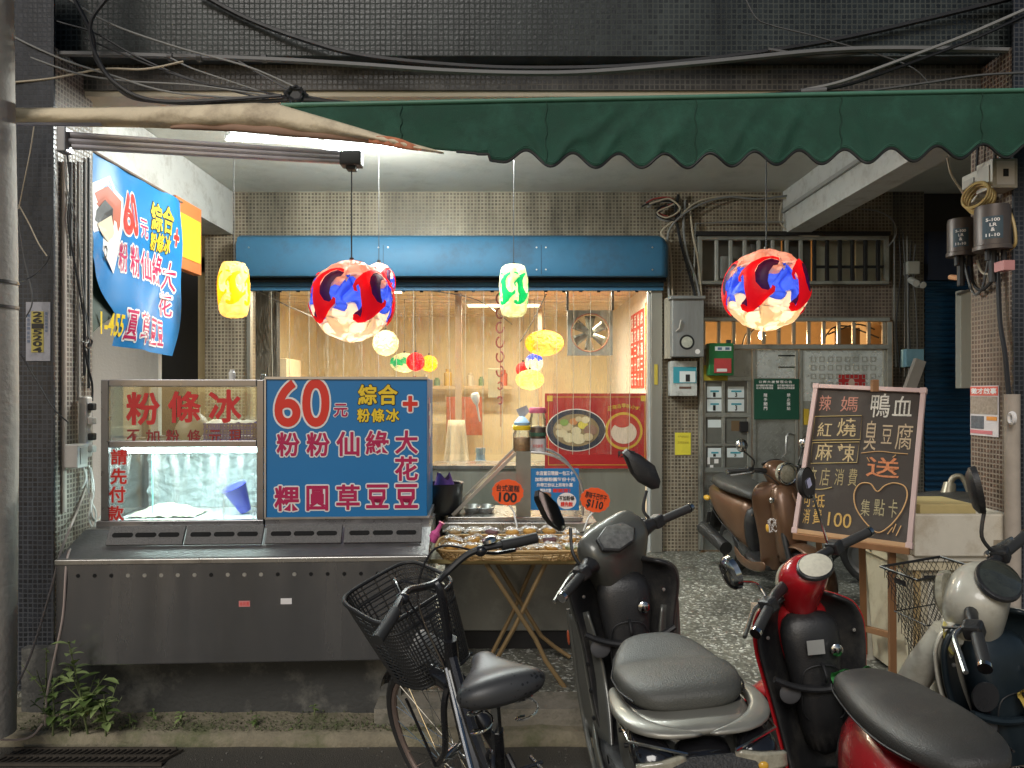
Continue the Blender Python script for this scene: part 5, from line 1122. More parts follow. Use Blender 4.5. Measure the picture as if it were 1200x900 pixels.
# behind transom: boxes and wires
a, b = pb2(978,384,1008,404,6.85,.3); boxthing('cardboard_box', a, b, M_('carton', (.45,.27,.12), .7), 'brown cardboard box seen behind the transom bars on the right', 'box')
for k, pts in enumerate(([(965,398),(975,385),(990,382),(1010,388),(1030,396)],[(970,392),(985,386),(1005,380),(1025,386)],[(875,403),(880,390),(888,382),(895,375)],[(870,404),(874,392),(884,380),(887,373)])):
    cable([(x, y, 6.7+.03*k) for x, y in pts], .007, dgr, ['lower tangled wire behind the transom bars on the right','upper tangled wire behind the transom bars on the right','wire rising behind the transom beside the bare bulb','second wire rising behind the transom left of the bare bulb'][k])
sqm = M_('stamped_edge', (.42,.43,.41), .35, metal=.7)
def stamps(par, Mi, x0, y0, x1, y1, Y, pitch=9.5, s=5.4, nm='stamped_pattern'):
    m = MB(); y = y0+pitch*.5; sc_ = Y/F
    while y < y1-2:
        x = x0+pitch*.5
        while x < x1-2:
            c = Mi @ P(x, y, Y); h = s*sc_/2; w = .0055
            for a, b in (((-h,-h),(h,-h+w)),((-h,h-w),(h,h)),((-h,-h+w),(-h+w,h-w)),((h-w,-h+w),(h,h-w))): m.b2(c+Vector((a[0],-.004,a[1])), c+Vector((b[0],0,b[1])))
            x += pitch
        y += pitch
    return m.build(nm, sqm, par, smooth=False, kind='stuff')
def crosshatch(par, Mi, x0, y0, x1, y1, Y):
    m = MB(); y = y0; r = 0
    while y < y1:
        x = x0+(4 if r % 2 else 0)
        while x < x1:
            c = Mi @ P(x, y, Y); R = Euler((0, pi/4 if r % 2 else -pi/4, 0)).to_matrix(); m.box(c+Vector((0,-.001,0)), (.030,.003,.007), R); x += 7.2
        y += 4.4; r += 1
    return m.build('tread_pattern', sqm, par, smooth=False, kind='stuff')
# left panel with mailboxes
mp_ = empty('mailbox_panel', (X_(850),6.46,ZF), 'steel wall of letterboxes with blue and white utility labels, left of the doors', 'letterbox panel'); Mi = Matrix.Translation(-mp_.location)
add(gst, mp_, Mi, 'back_sheet', 824.7, 409.5, 881, 645, 6.48, .02, smooth=False)
for a in ((824.7,441,881,446.5),(824.7,548,881,554),(824.7,484,881,489),(824.7,520,881,523)): add(gst, mp_, Mi, 'rail', *a, 6.455, .024, bevel=.003)
for a in ((824.7,446.7,827.5,548),(846,446.7,850,548),(876,446.7,881,548)): add(gst, mp_, Mi, 'post', *a, 6.456, .022, bevel=.003)
lbw = M_('label_white', (.72,.78,.78), .5, var=.05); lbt = M_('label_teal', (.05,.32,.40), .5); boxm = M_('letterbox_grey', (.17,.17,.15), .45, metal=.3, var=.3)
for r, (y0, y1) in enumerate(((447,483.5),(489.5,519.5),(523.5,547.5))):
    for c, (x0, x1) in enumerate(((828,845.5),(850.5,875.5))):
        dr = add(boxm, mp_, Mi, 'letterbox_door', x0, y0, x1, y1, 6.468, .008, smooth=False)
        ys = [(453,466),(468,482)] if r == 0 else ([(525,536)] if r == 2 else ([(492,501)] if c == 0 else []))
        for (a, b) in ys:
            xa_, xb_ = (x0+1.5, x1-(.5 if c == 0 else 4.5)) if r else (x0+.5 if c == 0 else x0+2.5, x1-(0 if c == 0 else 3.5))
            lb = add(lbw, dr, Mi, 'utility_label', xa_, a, xb_, b, 6.4665, .001, smooth=False)
            if r != 1: add(lbt, dr, Mi, 'label_stripe', xa_+4, a+4.5, xb_-3, a+6.5, 6.4655, .0008, smooth=False); lettering('label_number', pblk, [('1' if c == 0 else '3', (xa_+xb_)/2-1.2, a+7, (xa_+xb_)/2+1.2, b-1),('⌂...', xa_+1, a+1.2, xa_+5, a+4)][:1], M=frame((0,6.4655,0)), parent=None, off=.03, lift=.001).parent = None
for o in [o for o in bpy.data.objects if o.name.startswith('label_number') and o.parent is None]:
    o.matrix_basis = frame((0,6.4655,0)); o.parent = mp_; o.matrix_parent_inverse = Matrix.Translation(-mp_.location); o['kind'] = 'stuff'
add(darkm, mp_, Mi, 'padlock_box', 867, 494, 877, 506, 6.44, .02, bevel=.003); add(M_('rust_spot', (.16,.10,.05), .8), mp_, Mi, 'rust_patch', 857, 493, 867, 505, 6.4665, .001, smooth=False)
for (x, y, w, h) in ((829,536,3,8),(837,538,5,5),(832,545,4,4)): add(pwhite, mp_, Mi, 'torn_paper', x, y, x+w, y+h, 6.4655, .001, smooth=False)
stamps(mp_, Mi, 862, 412, 880, 441, 6.478, 7, 4); stamps(mp_, Mi, 827, 556, 850, 640, 6.478); crosshatch(mp_, Mi, 852, 558, 880, 640, 6.478)
add(M_('paper_yellow_old', (.42,.33,.03), .7), mp_, Mi, 'yellow_paper', 820.5, 428, 853, 446, 6.44, .002, smooth=False)
# green mail box
gm = empty('green_mailbox', P(845, 421, 6.36), 'green mailbox with a red front panel, hanging at the top of the letterbox wall', 'mailbox'); Mi = Matrix.Translation(-gm.location)
add(M_('mail_green', (.02,.16,.05), .4), gm, Mi, 'box_body', 831, 402, 860, 440, 6.34, .10, bevel=.006); add(M_('mail_red', (.50,.06,.06), .45), gm, Mi, 'red_panel', 837, 420, 857, 437, 6.333, .006, smooth=False)
add(lbw, gm, Mi, 'white_strip', 838, 406, 857, 411, 6.335, .004, smooth=False); add(M_('mail_knob', (.05,.06,.05), .4), gm, Mi, 'lock_knob', 852, 398, 857, 402, 6.37, .04, bevel=.004)
for x in (841,850): add(M_('slot_blue', (.12,.18,.30), .5), gm, Mi, 'slot_mark', x, 407, x+5, 410, 6.3335, .001, smooth=False)
add(pwhite, gm, Mi, 'paper_scrap', 840, 432, 852, 435.5, 6.331, .001, smooth=False)
# door one
d1 = empty('steel_door', (X_(910),6.47,ZF), 'narrow patterned steel door with a green notice and a bar handle', 'door'); Mi = Matrix.Translation(-d1.location)
add(gst, d1, Mi, 'door_leaf', 882, 409.5, 936, 645, 6.475, .03, smooth=False)
for a in ((882,409.5,886,645),(932,409.5,936,645),(886.2,590,931.8,596)): add(gst, d1, Mi, 'stile', *a, 6.458, .016, bevel=.003)
add(gbr, d1, Mi, 'upper_sheet', 886.2, 410, 931.8, 443, 6.470, .004, smooth=False)
crosshatch(d1, Mi, 889, 498, 930, 588, 6.4745); stamps(d1, Mi, 888, 600, 931, 640, 6.4745)
for a in ((912,416,932,417.6),(912,429.5,932,431)): add(hole, d1, Mi, 'vent_slit', *a, 6.467, .002, smooth=False)
MB().tube([Mi @ P(930,509,6.46), Mi @ P(924,508,6.42), Mi @ P(921.5,512,6.41), Mi @ P(921,532,6.41), Mi @ P(916,537,6.46)], .010, 8).build('handle', alu, d1)
gn = empty('green_notice', P(910, 468, 6.45), 'dark green notice with columns of white characters fixed on the narrow steel door', 'notice'); Mi = Matrix.Translation(-gn.location)
add(M_('notice_green', (.012,.085,.05), .5), gn, Mi, 'plate', 884, 444, 936.5, 491.5, 6.447, .006, smooth=False)
o = lettering('lettering', pwhite, [(c, 889+5*i, 446, 893+5*i, 449) for i, c in enumerate('公寓大廈管理公告')]+[('住戶請隨手關門謝謝',886,450.5,906,453),('訪客請按電鈴登記',911,450.5,931,453),('本大樓設有監視器',886,453.5,906,456),('請勿停放機車謝謝',911,453.5,931,456)]+[(c, 895, 461+5.2*i, 899, 465+5.2*i) for i, c in enumerate('隨手關門')]+[(c, 922, 461+5.2*i, 926, 465+5.2*i) for i, c in enumerate('禁止張貼')], M=frame((0,6.447,0)), off=.03, lift=.002)
o.matrix_basis = frame((0,6.447,0)); o.parent = gn; o.matrix_parent_inverse = Mi; o['kind'] = 'stuff'
# door two
d2 = empty('steel_door', (X_(990),6.47,ZF), 'wide bright steel door behind the chalkboard, with a red sticker', 'door'); Mi = Matrix.Translation(-d2.location)
add(gst, d2, Mi, 'door_leaf', 937, 409.5, 1039.5, 645, 6.475, .03, smooth=False)
for a in ((937,409.5,941,645),(1035.5,409.5,1039.5,645)): add(gst, d2, Mi, 'stile', *a, 6.458, .016, bevel=.003)
add(gbr, d2, Mi, 'upper_sheet', 941.2, 411, 1035.3, 470, 6.470, .004, smooth=False); stamps(d2, Mi, 948, 416, 1033, 458, 6.469, 10, 6); crosshatch(d2, Mi, 943, 480, 1034, 640, 6.4745)
rs_ = add(M_('sticker_red', (.55,.03,.03), .5), d2, Mi, 'red_sticker', 983, 439, 1014, 456, 6.466, .003, smooth=False); disc((0,0), .028, .042, M_('sticker_pink', (.7,.5,.42), .5), 'sticker_print', rs_, 0, .0012, 20).location = (Mi @ P(998,449,6.4645))
ys = boxthing('yellow_tag', *pb2(942,479,948,498,6.455,.004), M_('tag_yellow2', (.62,.42,.04), .6), 'small yellow tag on the door frame left of the chalkboard', 'tag', 0)
# pier: meter box, intercom, note
mb_ = empty('meter_box', P(806, 383, 6.3), 'grey electric meter box with a round window on the tiled pier', 'meter box'); Mi = Matrix.Translation(-mb_.location)
bxg = M_('meter_grey', (.30,.31,.31), .42, metal=.4, var=.15, streak=True, dirt=(.2,.19,.18), dscale=4)
add(bxg, mb_, Mi, 'box_body', 788, 350, 825, 418, 6.27, .22, bevel=.005); add(bxg, mb_, Mi, 'rain_lid', 786, 346.5, 827, 350, 6.24, .25, bevel=.003); add(M_('old_cream_strip', (.42,.38,.30), .6), mb_, Mi, 'side_strip', 781, 349, 787.5, 420, 6.36, .12, smooth=False)
wc = Mi @ P(805, 401, 6.27); disc((wc.x, wc.z), 8.8*6.27/F, 8.8*6.27/F, darkm, 'window_rim', mb_, wc.y-.002, .004); disc((wc.x, wc.z), 6.5*6.27/F, 6.5*6.27/F, M_('meter_face', (.45,.45,.38), .3, var=.5, scale=40), 'meter_face', mb_, wc.y-.005, .002)
wc = Mi @ P(817.5, 412, 6.27); disc((wc.x, wc.z), 3*6.27/F, 3*6.27/F, pwhite, 'round_sticker', mb_, wc.y-.001, .002, 16)
MB().tube([Mi @ P(792,388,6.26), Mi @ P(796,385,6.25), Mi @ P(798,375,6.25)], .006, 6).build('latch', alu, mb_)
ic = empty('wall_letterbox', P(801, 444, 6.4), 'small white wall box with a teal label reading 1 under the meter box', 'letterbox'); Mi = Matrix.Translation(-ic.location)
add(M_('box_offwhite', (.55,.56,.53), .5, dirt=(.2,.18,.15), dscale=12), ic, Mi, 'box_body', 786, 423, 817, 464, 6.38, .11, bevel=.004); add(lbt, ic, Mi, 'teal_label', 789, 430, 816, 449, 6.376, .003, smooth=False); add(lbw, ic, Mi, 'white_field', 796.5, 435, 815, 448, 6.374, .0015, smooth=False)
o = lettering('number', pblk, [('1', 804, 439, 808, 447)], M=frame((0,6.374,0)), off=.03, lift=.001); o.matrix_basis = frame((0,6.374,0)); o.parent = ic; o.matrix_parent_inverse = Mi; o['kind'] = 'stuff'
add(M_('slot_brown', (.14,.08,.06), .5), ic, Mi, 'slot', 796, 453, 810, 455.5, 6.377, .002, smooth=False)
yn = empty('yellow_note', P(800, 520, 6.49), 'plain yellow paper note taped on the tiled pier', 'note'); Mi = Matrix.Translation(-yn.location)
add(M_('note_yellow', (.72,.62,.05), .7), yn, Mi, 'paper', 791, 507, 809.5, 533, 6.492, .002, smooth=False)
o = lettering('lettering', M_('note_ink', (.45,.38,.05), .7), [('本戶出租請洽', 794, 510, 807, 513),('管理室謝謝', 794, 517, 807, 520)], M=frame((0,6.492,0)), lift=.002); o.matrix_basis = frame((0,6.492,0)); o.parent = yn; o.matrix_parent_inverse = Mi; o['kind'] = 'stuff'
# cables on the back wall
def cw(pts, Y, r, mat, label, k=5): return cable([(x, y, Y) for x, y in pts], r, mat, label, k=k)
cw([(1005,180),(985,210),(962,222),(930,232),(900,230),(870,229),(840,231),(815,238),(795,255),(775,272),(785,290),(788,348)], 6.42, .010, crm, 'pale cable swept from the right beam down past the blue shutter box')
cw([(1000,188),(975,215),(940,226),(890,233),(850,231),(812,244),(785,268),(783,300),(784,348)], 6.40, .009, gry, 'grey cable beside the pale one sweeping along the wall to the meter box')
cw([(795,228),(792,250),(797,280),(805,310),(812,335),(815,348)], 6.42, .013, blk, 'thick black cable dropping to the meter box')
cw([(803,235),(801,270),(806,300),(815,325),(820,348)], 6.43, .010, gry, 'grey cable dropping beside the thick black one to the meter box')
cw([(808,238),(812,275),(818,305),(822,347)], 6.44, .009, crm, 'cream cable nearest the barred window dropping to the meter box')
for i, (dx, dy, c, l) in enumerate(((0,0,gry,'first grey loop'),(4,3,gry,'second grey loop'),(2,-2,M_('wire_red', (.3,.05,.04), .5),'red wire loop'),(-3,2,blk,'black wire loop'),(6,-1,crm,'cream wire loop'))):
    cw([(755+dx,240+dy),(765+dx,233+dy+i),(785,234+dy),(797,245),(788-dx,256+dy),(770,250+dy),(778+dx,242),(790,240+dy)], 6.44-.01*i, .008, c, l+' in the tangle above the right end of the shutter box')
cw([(916,238),(914,250),(915,262),(925,272),(940,276),(960,277)], 6.42, .007, crm, 'cream cable looping under the right beam foot')
cw([(1010,245),(1030,248),(1046,258),(1050,275),(1040,290)], 6.3, .006, gry, 'grey cable looping on the dark wall right of the beam')
for i in range(6):
    x = 1048+5*i; cw([(x,262+5*i),(x+3*math.sin(i),320),(x-3*math.sin(i*2),380),(x+2,430+6*i)], 6.46-.01*i, .006, [gry,blk,dgr][i % 3], ['first','second','third','fourth','fifth','sixth'][i]+' wire from the left on the wall left of the blue roller door')
# camera box
cbx = empty('security_camera', P(1072, 310, 6.4), 'small grey box with twin white camera heads beside the blue roller door', 'camera'); Mi = Matrix.Translation(-cbx.location)
add(M_('junction_grey', (.50,.50,.45), .5), cbx, Mi, 'junction_box', 1064, 306, 1078, 321, 6.4, .08, bevel=.005)
for (a, b) in (((1067,328),(1074,332)),((1073,333),(1082,334))): MB().cyl(Mi @ P(*a, 6.42), Mi @ P(*b, 6.3), .028, 12).build('camera_head', M_('cam_white', (.6,.6,.56), .4), cbx)
MB().cyl(Mi @ P(1071,321,6.42), Mi @ P(1070,330,6.40), .01, 8).build('stalk', alu, cbx)
# brick-ish bundle and blue light on the right column
a, b = pb2(1062,409,1083,430,6.38,.1); boxthing('blue_light_box', a, b, M_('box_sky', (.22,.42,.52), .4), 'small pale blue box on the column right of the steel doors', 'box')
o = MB().box((0,0,0), (.09,.05,.30), Euler((0,.35,0)).to_matrix()).build('leaning_board', M_('board_grey', (.42,.38,.34), .7), label='short pale board leaning behind the top right corner of the chalkboard', cat='board', smooth=False); o.location = P(1071,441,6.3)
# blue roller door
rd = empty('blue_roller_door', (4.2,6.5,ZF), 'dark blue corrugated roller door at the far right', 'roller door'); nvy = M_('roller_blue', (.010,.060,.13), .38, var=.2, scale=5, metal=.2)
m = MB(); z = 0; pitch = .052; x0, x1 = 3.695, 4.7
sl_ = MB(); pr_ = [(0,.0),(-.012,.006),(-.018,.02),(-.012,.036),(0,.042),(0,.052)]
sl_.v = [(x0-4.2, y, zz) for y, zz in pr_]+[(x1-4.2, y, zz) for y, zz in pr_]; n = len(pr_); sl_.f = [(i, i+1, n+i+1, n+i) for i in range(n-1)]
s0 = sl_.build('slat', nvy, rd, smooth=False)
for k in range(1, 47): c = s0.copy(); col.objects.link(c); c.parent = rd; c.location = (0, 0, pitch*k)
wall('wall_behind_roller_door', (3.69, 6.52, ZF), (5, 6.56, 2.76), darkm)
a = boxthing('white_door_box', *pb2(1126,340,1141,455,6.3,.08), M_('door_box_white', (.62,.60,.52), .5, streak=True), 'tall narrow white box on the wall right of the blue roller door', 'box')
o = MB().cyl(P(1122,345,6.3), P(1141,338,6.3), .012, 8).build('bracket_arm', alu, label='small metal arm on top of the narrow white box', cat='bracket')
# ================================================================ RIGHT PILLAR FACE
XR = 2.385
def PR(px, py): Y = XR*F/(px-600); return Vector((XR, Y, CAMZ-(py-460)/F*Y))
def onface(px, py, d): Y = (XR-d)*F/(px-600); return Vector((XR-d, Y, CAMZ-(py-460)/F*Y))
def isol(px, py, w, h, dep, label):
    c = onface(px, py, dep/2+.002); t = empty('switch_box', c, label, 'switch box', 'switch boxes on the right pillar')
    MB().box((0,0,0), (dep,w,h)).build('box_body', M_('box_cream', (.58,.55,.48), .5, dirt=(.3,.27,.22), dscale=8), t, bevel=.004); MB().box((-dep/2-.003,0,0), (.004,w*.7,h*.6)).build('face_plate', M_('plate_cream', (.45,.43,.38), .5), t, smooth=False)
    MB().box((-.0,-w/2-.002,.0), (dep*.7,.003,h*.8)).build('side_plate', pwhite, t, smooth=False); MB().box((0,-w/2-.005,0), (dep*.2,.004,h*.25)).build('lever', darkm, t, smooth=False)
isol(1145, 221, .12, .15, .08, 'left and lower of two cream switch boxes on the right pillar'); isol(1168, 207, .12, .14, .12, 'right and higher of two cream switch boxes on the right pillar')
canm = M_('can_brown', (.11,.09,.08), .45, metal=.4, var=.3, scale=10); canl = M_('can_label', (.05,.08,.10), .5)
def can(px, py, r, h, label):
    c = onface(px, py, r+.02); c.z -= h/2; t = empty('transformer_can', c, label, 'transformer', 'transformer cans on the right pillar')
    MB().lathe([(r*1.08,0),(r*1.08,.018),(r,.022),(r,h*.9),(r*.94,h),(0,h+.012)], (0,0,0), 24).build('can_body', canm, t); m = MB()
    m.v = [(r*1.006*math.cos(a), r*1.006*math.sin(a), z) for z in (h*.22,h*.72) for a in [-pi*.86+pi*.36*k/8 for k in range(9)]]; m.f = [(k,k+1,9+k+1,9+k) for k in range(8)]; m.build('label_patch', canl, t)
    def wp(x, z, l): a = -pi*.68+x; return Vector(((r*1.012+l)*math.cos(a), (r*1.012+l)*math.sin(a), z))
    lettering('label_print', pwhite, [('5-100',-.36,h*.60,.36,h*.67),('LR',-.16,h*.49,.2,h*.56),('&',-.1,h*.38,.1,h*.46),('11-10',-.36,h*.26,.36,h*.33)], px=False, parent=t, warp=wp, off=.03)
    for k in (-1, 1): MB().cyl((k*r*.5,-r*.3,0), (k*r*.5,-r*.3,-.05), .013, 8).build('terminal', darkm, t)
    MB().cyl((0,0,0),(0,0,-.15), .018, 8).build('outlet_pipe', darkm, t); return t
can(1126, 279, .062, .19, 'left smaller brown transformer can on the right pillar'); can(1163, 268, .076, .21, 'right larger brown transformer can on the right pillar')
for k in range(4):
    c = onface(1150, 236, .10+.01*k); m = MB(); m.tube([c+Vector((-.01*k, .10*math.cos(a), .055*math.sin(a)+.01*k)) for a in [2*pi*q/24 for q in range(24)]], .007, 6, closed=True); m.build('cable_coil', M_('cable_ochre', (.45,.32,.12), .5), label=['innermost','second','third','outermost'][k]+' turn of the ochre cable coil above the transformer cans', cat='cable')
def rc(pts, r, mat, label, d=.03, k=5):
    o = MB().tube(catmull([onface(x, y, d+(q[0] if q else 0)) for x, y, *q in pts], k), r, 6).build('cable', mat, label=label, cat='cable'); return o
rc([(1146,170),(1145,200),(1150,230),(1160,245)], .007, blk, 'black cable dropping behind the switch boxes'); rc([(1166,172),(1166,190)], .008, darkm, 'short black conduit entering the higher switch box')
rc([(1138,300),(1140,330),(1150,340),(1165,325),(1170,300)], .008, blk, 'black loop hanging under the transformer cans'); rc([(1130,305),(1134,325),(1142,345),(1152,335),(1158,305)], .007, dgr, 'grey loop hanging under the left transformer can')
rc([(1145,305),(1152,320),(1168,318),(1178,300)], .006, crm, 'brownish wire loop between the transformer cans'); rc([(1168,295),(1170,340),(1172,380),(1177,410),(1180,440),(1182,462)], .012, blk, 'thick black cable dropping down the right pillar into the pipe')
rc([(1180,240),(1188,262),(1190,285),(1184,292)], .007, M_('cable_ochre', (.45,.32,.12), .5), 'ochre cable looping right of the larger transformer can')
cable([(1110,184,3.5),(1115,205,3.6),(1128,225,3.7),(1138,240,3.72)], .005, crm, 'cream wire hanging from the awning to the right pillar')
o = MB().box((0,0,0),(.05,.07,.045)).build('pink_tag', M_('tag_pink', (.55,.25,.24), .6), label='pink tag hanging under the larger transformer can', cat='tag'); o.location = onface(1177,312,.08)
o = MB().cyl((0,0,0),(0,.09,.02), .014, 8).build('copper_stub', M_('copper', (.6,.3,.15), .4), label='short copper coloured pipe stub at the left edge of the right pillar', cat='pipe'); o.location = onface(1126,326,.05)
pp = MB().tube([onface(1186,462,.05), onface(1186,560,.05), onface(1187,640,.05), onface(1187,760,.05)], .033, 14); pp.build('vertical_pipe', M_('pipe_beige', (.42,.36,.30), .5, var=.2), label='beige vertical pipe low on the right pillar beside the flyer', cat='pipe')
o = MB().tube([onface(1186+3*math.cos(a), 490+6*math.sin(a), .085) for a in [2*pi*k/12 for k in range(12)]], .010, 6, closed=True).build('white_tie', pwhite, label='white tie knotted round the top of the beige pipe', cat='cable tie')
# flyer
Mfl = frame(PR(1138.5, 482)+Vector((-.006,0,0)), rz=-pi/2)   # local x -> toward the street
fl = empty('pink_flyer', M=Mfl, label='pink and white printed flyer stuck on the right pillar beside the pipe', cat='flyer'); 
a, b = hit(Mfl, 1138.5, 513, 0), hit(Mfl, 1170, 452, 0); wf_, hf_ = b.x, .27; z0 = hit(Mfl, 1154, 511).z; z1 = hit(Mfl, 1154, 452).z
MB().b2((0,0,z0),(wf_,.003,z1)).build('paper', M_('flyer_paper', (.72,.66,.66), .6), fl, smooth=False)
MB().b2((.002,-.002,z1-.05),(wf_-.002,-.0005,z1-.004)).build('red_header', M_('flyer_red', (.72,.14,.10), .6), fl, smooth=False); MB().b2((.004,-.002,z0+.11),(wf_-.006,-.0005,z1-.054)).build('map_print', M_('flyer_map', (.35,.28,.22), .7, var=.7, scale=60), fl, smooth=False)
MB().b2((.008,-.002,z0+.035),(wf_*.5,-.0005,z0+.10)).build('photo_print', M_('flyer_photo', (.12,.13,.15), .6, var=.8, scale=50), fl, smooth=False); MB().b2((.004,-.002,z0+.01),(wf_*.8,-.0005,z0+.028)).build('pink_bar', M_('flyer_pink', (.65,.2,.22), .6), fl, smooth=False); MB().b2((wf_*.6,-.002,z0+.08),(wf_-.01,-.0005,z0+.10)).build('orange_bar', M_('flyer_orange', (.75,.3,.06), .6), fl, smooth=False)
o = lettering('lettering', pwhite, [('徵才啟事',.01,z1-.042,wf_-.01,z1-.012)], M=Mfl, px=False, parent=fl, off=.03, lift=.003)
# ================================================================ LEFT PILLAR THINGS
XL = -2.18
def PLf(px, py): Y = XL*F/(px-600); return Vector((XL, Y, CAMZ-(py-460)/F*Y))
def onl(px, py, d): Y = (XL+d)*F/(px-600); return Vector((XL+d, Y, CAMZ-(py-460)/F*Y))
tb = [(92,190,92,470),(99,190,99,440),(104,185,104,455),(83,190,83,300)]
for i, (x0, y0, x1, y1) in enumerate(tb): MB().cyl(onl(x0,y0,.014), onl(x1,y1,.014), .007 if i else .009, 8).build('conduit', [M_('conduit_white', (.42,.38,.34), .5), dgr, dgr, dgr][i], label=['pale conduit down the middle of the left pillar side','dark cable run just right of the pale conduit','dark cable run nearest the banner on the left pillar','short dark conduit at the top of the left pillar side'][i], cat='conduit')
MB().cyl(onl(75,190,.012), onl(75,600,.012), .011, 8).build('conduit', M_('conduit_beige', (.50,.42,.36), .5), label='long beige conduit on the left side of the pillar face', cat='conduit')
def lc(pts, r, mat, label, d=.03): return MB().tube(catmull([onl(x, y, d+(q[0] if q else 0)) for x, y, *q in pts], 5), r, 6).build('cable', mat, label=label, cat='cable')
lc([(78,175),(82,215),(80,260),(86,300),(98,370),(100,400)], .005, blk, 'black wire wandering down the left pillar side'); lc([(100,410),(103,430),(108,450),(108,470)], .006, blk, 'black power lead reaching the socket strip'); lc([(76,180),(78,220),(90,262),(96,330),(104,396),(96,400)], .004, gry, 'grey wire crossing the conduits on the left pillar')
lc([(102,395),(98,403),(104,408),(108,400),(103,396)], .005, blk, 'small black wire curl on the left pillar')
ps = empty('power_strip', onl(100, 500, .04), 'white power strip with plugs fixed upright on the left pillar', 'power strip'); ps_m = M_('strip_white', (.62,.58,.54), .4)
MB().box((0,0,0),(.045,.05,.30)).build('strip_body', ps_m, ps, bevel=.008)
for k, zz in enumerate((.10,.03,-.05,-.11)): MB().box((.034,.0,zz),(.028,.038,.036)).build('plug', [darkm, ps_m, darkm, ps_m][k], ps, bevel=.006)
wb_ = empty('wall_socket_box', onl(89, 534, .05), 'white surface socket box under the power strip on the left pillar', 'socket box'); MB().box((0,0,0),(.07,.085,.115)).build('box_body', ps_m, wb_, bevel=.006); MB().box((.037,.0,0),(.004,.05,.08)).build('face_plate', M_('plate_grey', (.5,.47,.44), .4), wb_, smooth=False)
wh = M_('cable_white', (.66,.62,.58), .45)
for i, pts in enumerate(([(104,545,.04),(108,570,.06),(107,600,.08),(112,612,.06),(118,605,.04)],[(106,548,.05),(110,575,.08),(104,605,.06),(108,618,.07)],[(101,550,.03),(104,580,.05),(112,600,.08),(110,620,.07)],[(98,548,.03),(101,560,.05),(96,572,.03)])):
    lc([(x, y, q) for x, y, q in pts], .005, wh, ['first','second','third','fourth'][i]+' white lead hanging in the bundle below the power strip', .02)
cable([(84,640,3.3),(78,660,3.18),(74,720,3.17),(64,770,3.17),(55,815,3.17),(53,850,3.18)], .005, M_('cable_pinkish', (.50,.40,.36), .5), 'pinkish cable hanging over the left end of the counter to the weeds')
cable([(105,560,3.72),(90,600,3.6),(72,645,3.3),(60,690,3.25),(35,770,3.2),(10,822,3.12),(0,850,3.1)], .005, M_('cable_pinkish', (.50,.40,.36), .5), 'long pinkish cable slanting from the socket box to the foot of the pole')
cable([(-10,866,3.1),(20,867,3.12),(38,862,3.14),(50,848,3.15)], .005, M_('cable_pinkish', (.50,.40,.36), .5), 'loose cable end lying on the curb at the foot of the pole')
# phone number plaque
Mq = frame((0,YF,0)); pqx = (hit(Mq,31,400).x, hit(Mq,59.5,400).x); pqz = (hit(Mq,45,423).z, hit(Mq,45,354).z)
pq = empty('number_plaque', M=Mq, label='white plaque with the number 2615204 on a yellow strip, on the dark pillar', cat='plaque')
MB().b2((pqx[0],-.004,pqz[0]),(pqx[1],-.001,pqz[1])).build('plate', M_('plaque_white', (.38,.38,.42), .5, dirt=(.25,.25,.28), dscale=20), pq, smooth=False); ax_, bx_ = hit(Mq,37.5,400).x, hit(Mq,52,400).x
MB().b2((ax_,-.006,hit(Mq,45,413).z),(bx_,-.0045,hit(Mq,45,365).z)).build('yellow_strip', M_('plaque_yellow', (.48,.40,.10), .5), pq, smooth=False)
lettering('numerals', pblk, [(c, 40, 365.5+6.9*i, 50, 371.3+6.9*i) for i, c in enumerate('2615204')], M=Mq, parent=pq, off=.035, lift=.0075)
lettering('small_lettering', M_('plaque_blue', (.05,.12,.25), .5), [(c, 32.5, 368+5*i, 36, 372+5*i) for i, c in enumerate('廣告招牌設計施')]+[(c, 53.5, 366+4*i, 57, 369.5+4*i) for i, c in enumerate('電話服務專線')], M=Mq, parent=pq, lift=.006)
# ================================================================ BICYCLE
chrome = M_('chrome', (.62,.62,.60), .14, metal=1, var=.1, rvar=.06); bkp = M_('black_paint', (.015,.015,.018), .28, var=.2, coat=.4, rvar=.08); rub = M_('tyre_rubber', (.025,.024,.023), .75, var=.3, scale=60); rubg = M_('grip_rubber', (.03,.03,.03), .55, var=.2)
def tube_part(nm, par, pts, r, mat, n=8, k=6, K=None, closed=False):
    m = MB(); m.tube(catmull(pts, k) if len(pts) > 2 else pts, r, n, closed=closed)
    if K is not None: m.xf(K)
    return m.build(nm, mat, par)
def spoked_wheel(par, c, r, K=None, nsp=28, tw=.017, name='wheel', rimc=None):
    w = empty(name); w.parent = par; K = K if K is not None else I4; c = Vector(c)
    def ring(rr, rt, mat, nm, n=48, sq_=1):
        m = MB(); m.tube([c+Vector((rr*math.cos(2*pi*k/n), 0, rr*math.sin(2*pi*k/n))) for k in range(n)], rt, 8, closed=True); m.xf(K); return m.build(nm, mat, w)
    ring(r-tw, tw, rub, 'tyre'); ring(r-tw*2.1, tw*.62, rimc or chrome, 'rim')
    m = MB(); m.cyl(c+Vector((0,-.04,0)), c+Vector((0,.04,0)), .018, 12); m.cyl(c+Vector((0,-.055,0)), c+Vector((0,.055,0)), .006, 8); m.xf(K); m.build('hub', chrome, w)
    for k in range(nsp):
        a = 2*pi*k/nsp; b = a+(.42 if (k//2) % 2 else -.42); s = 1 if k % 2 else -1
        m = MB(); m.tube([c+Vector((.018*math.cos(b), s*.03, .018*math.sin(b))), c+Vector(((r-tw*2.3)*math.cos(a), 0, (r-tw*2.3)*math.sin(a)))], .0014, 4, caps=False); m.xf(K); m.build('spoke', chrome, w)
    return w
DB = math.radians(107)
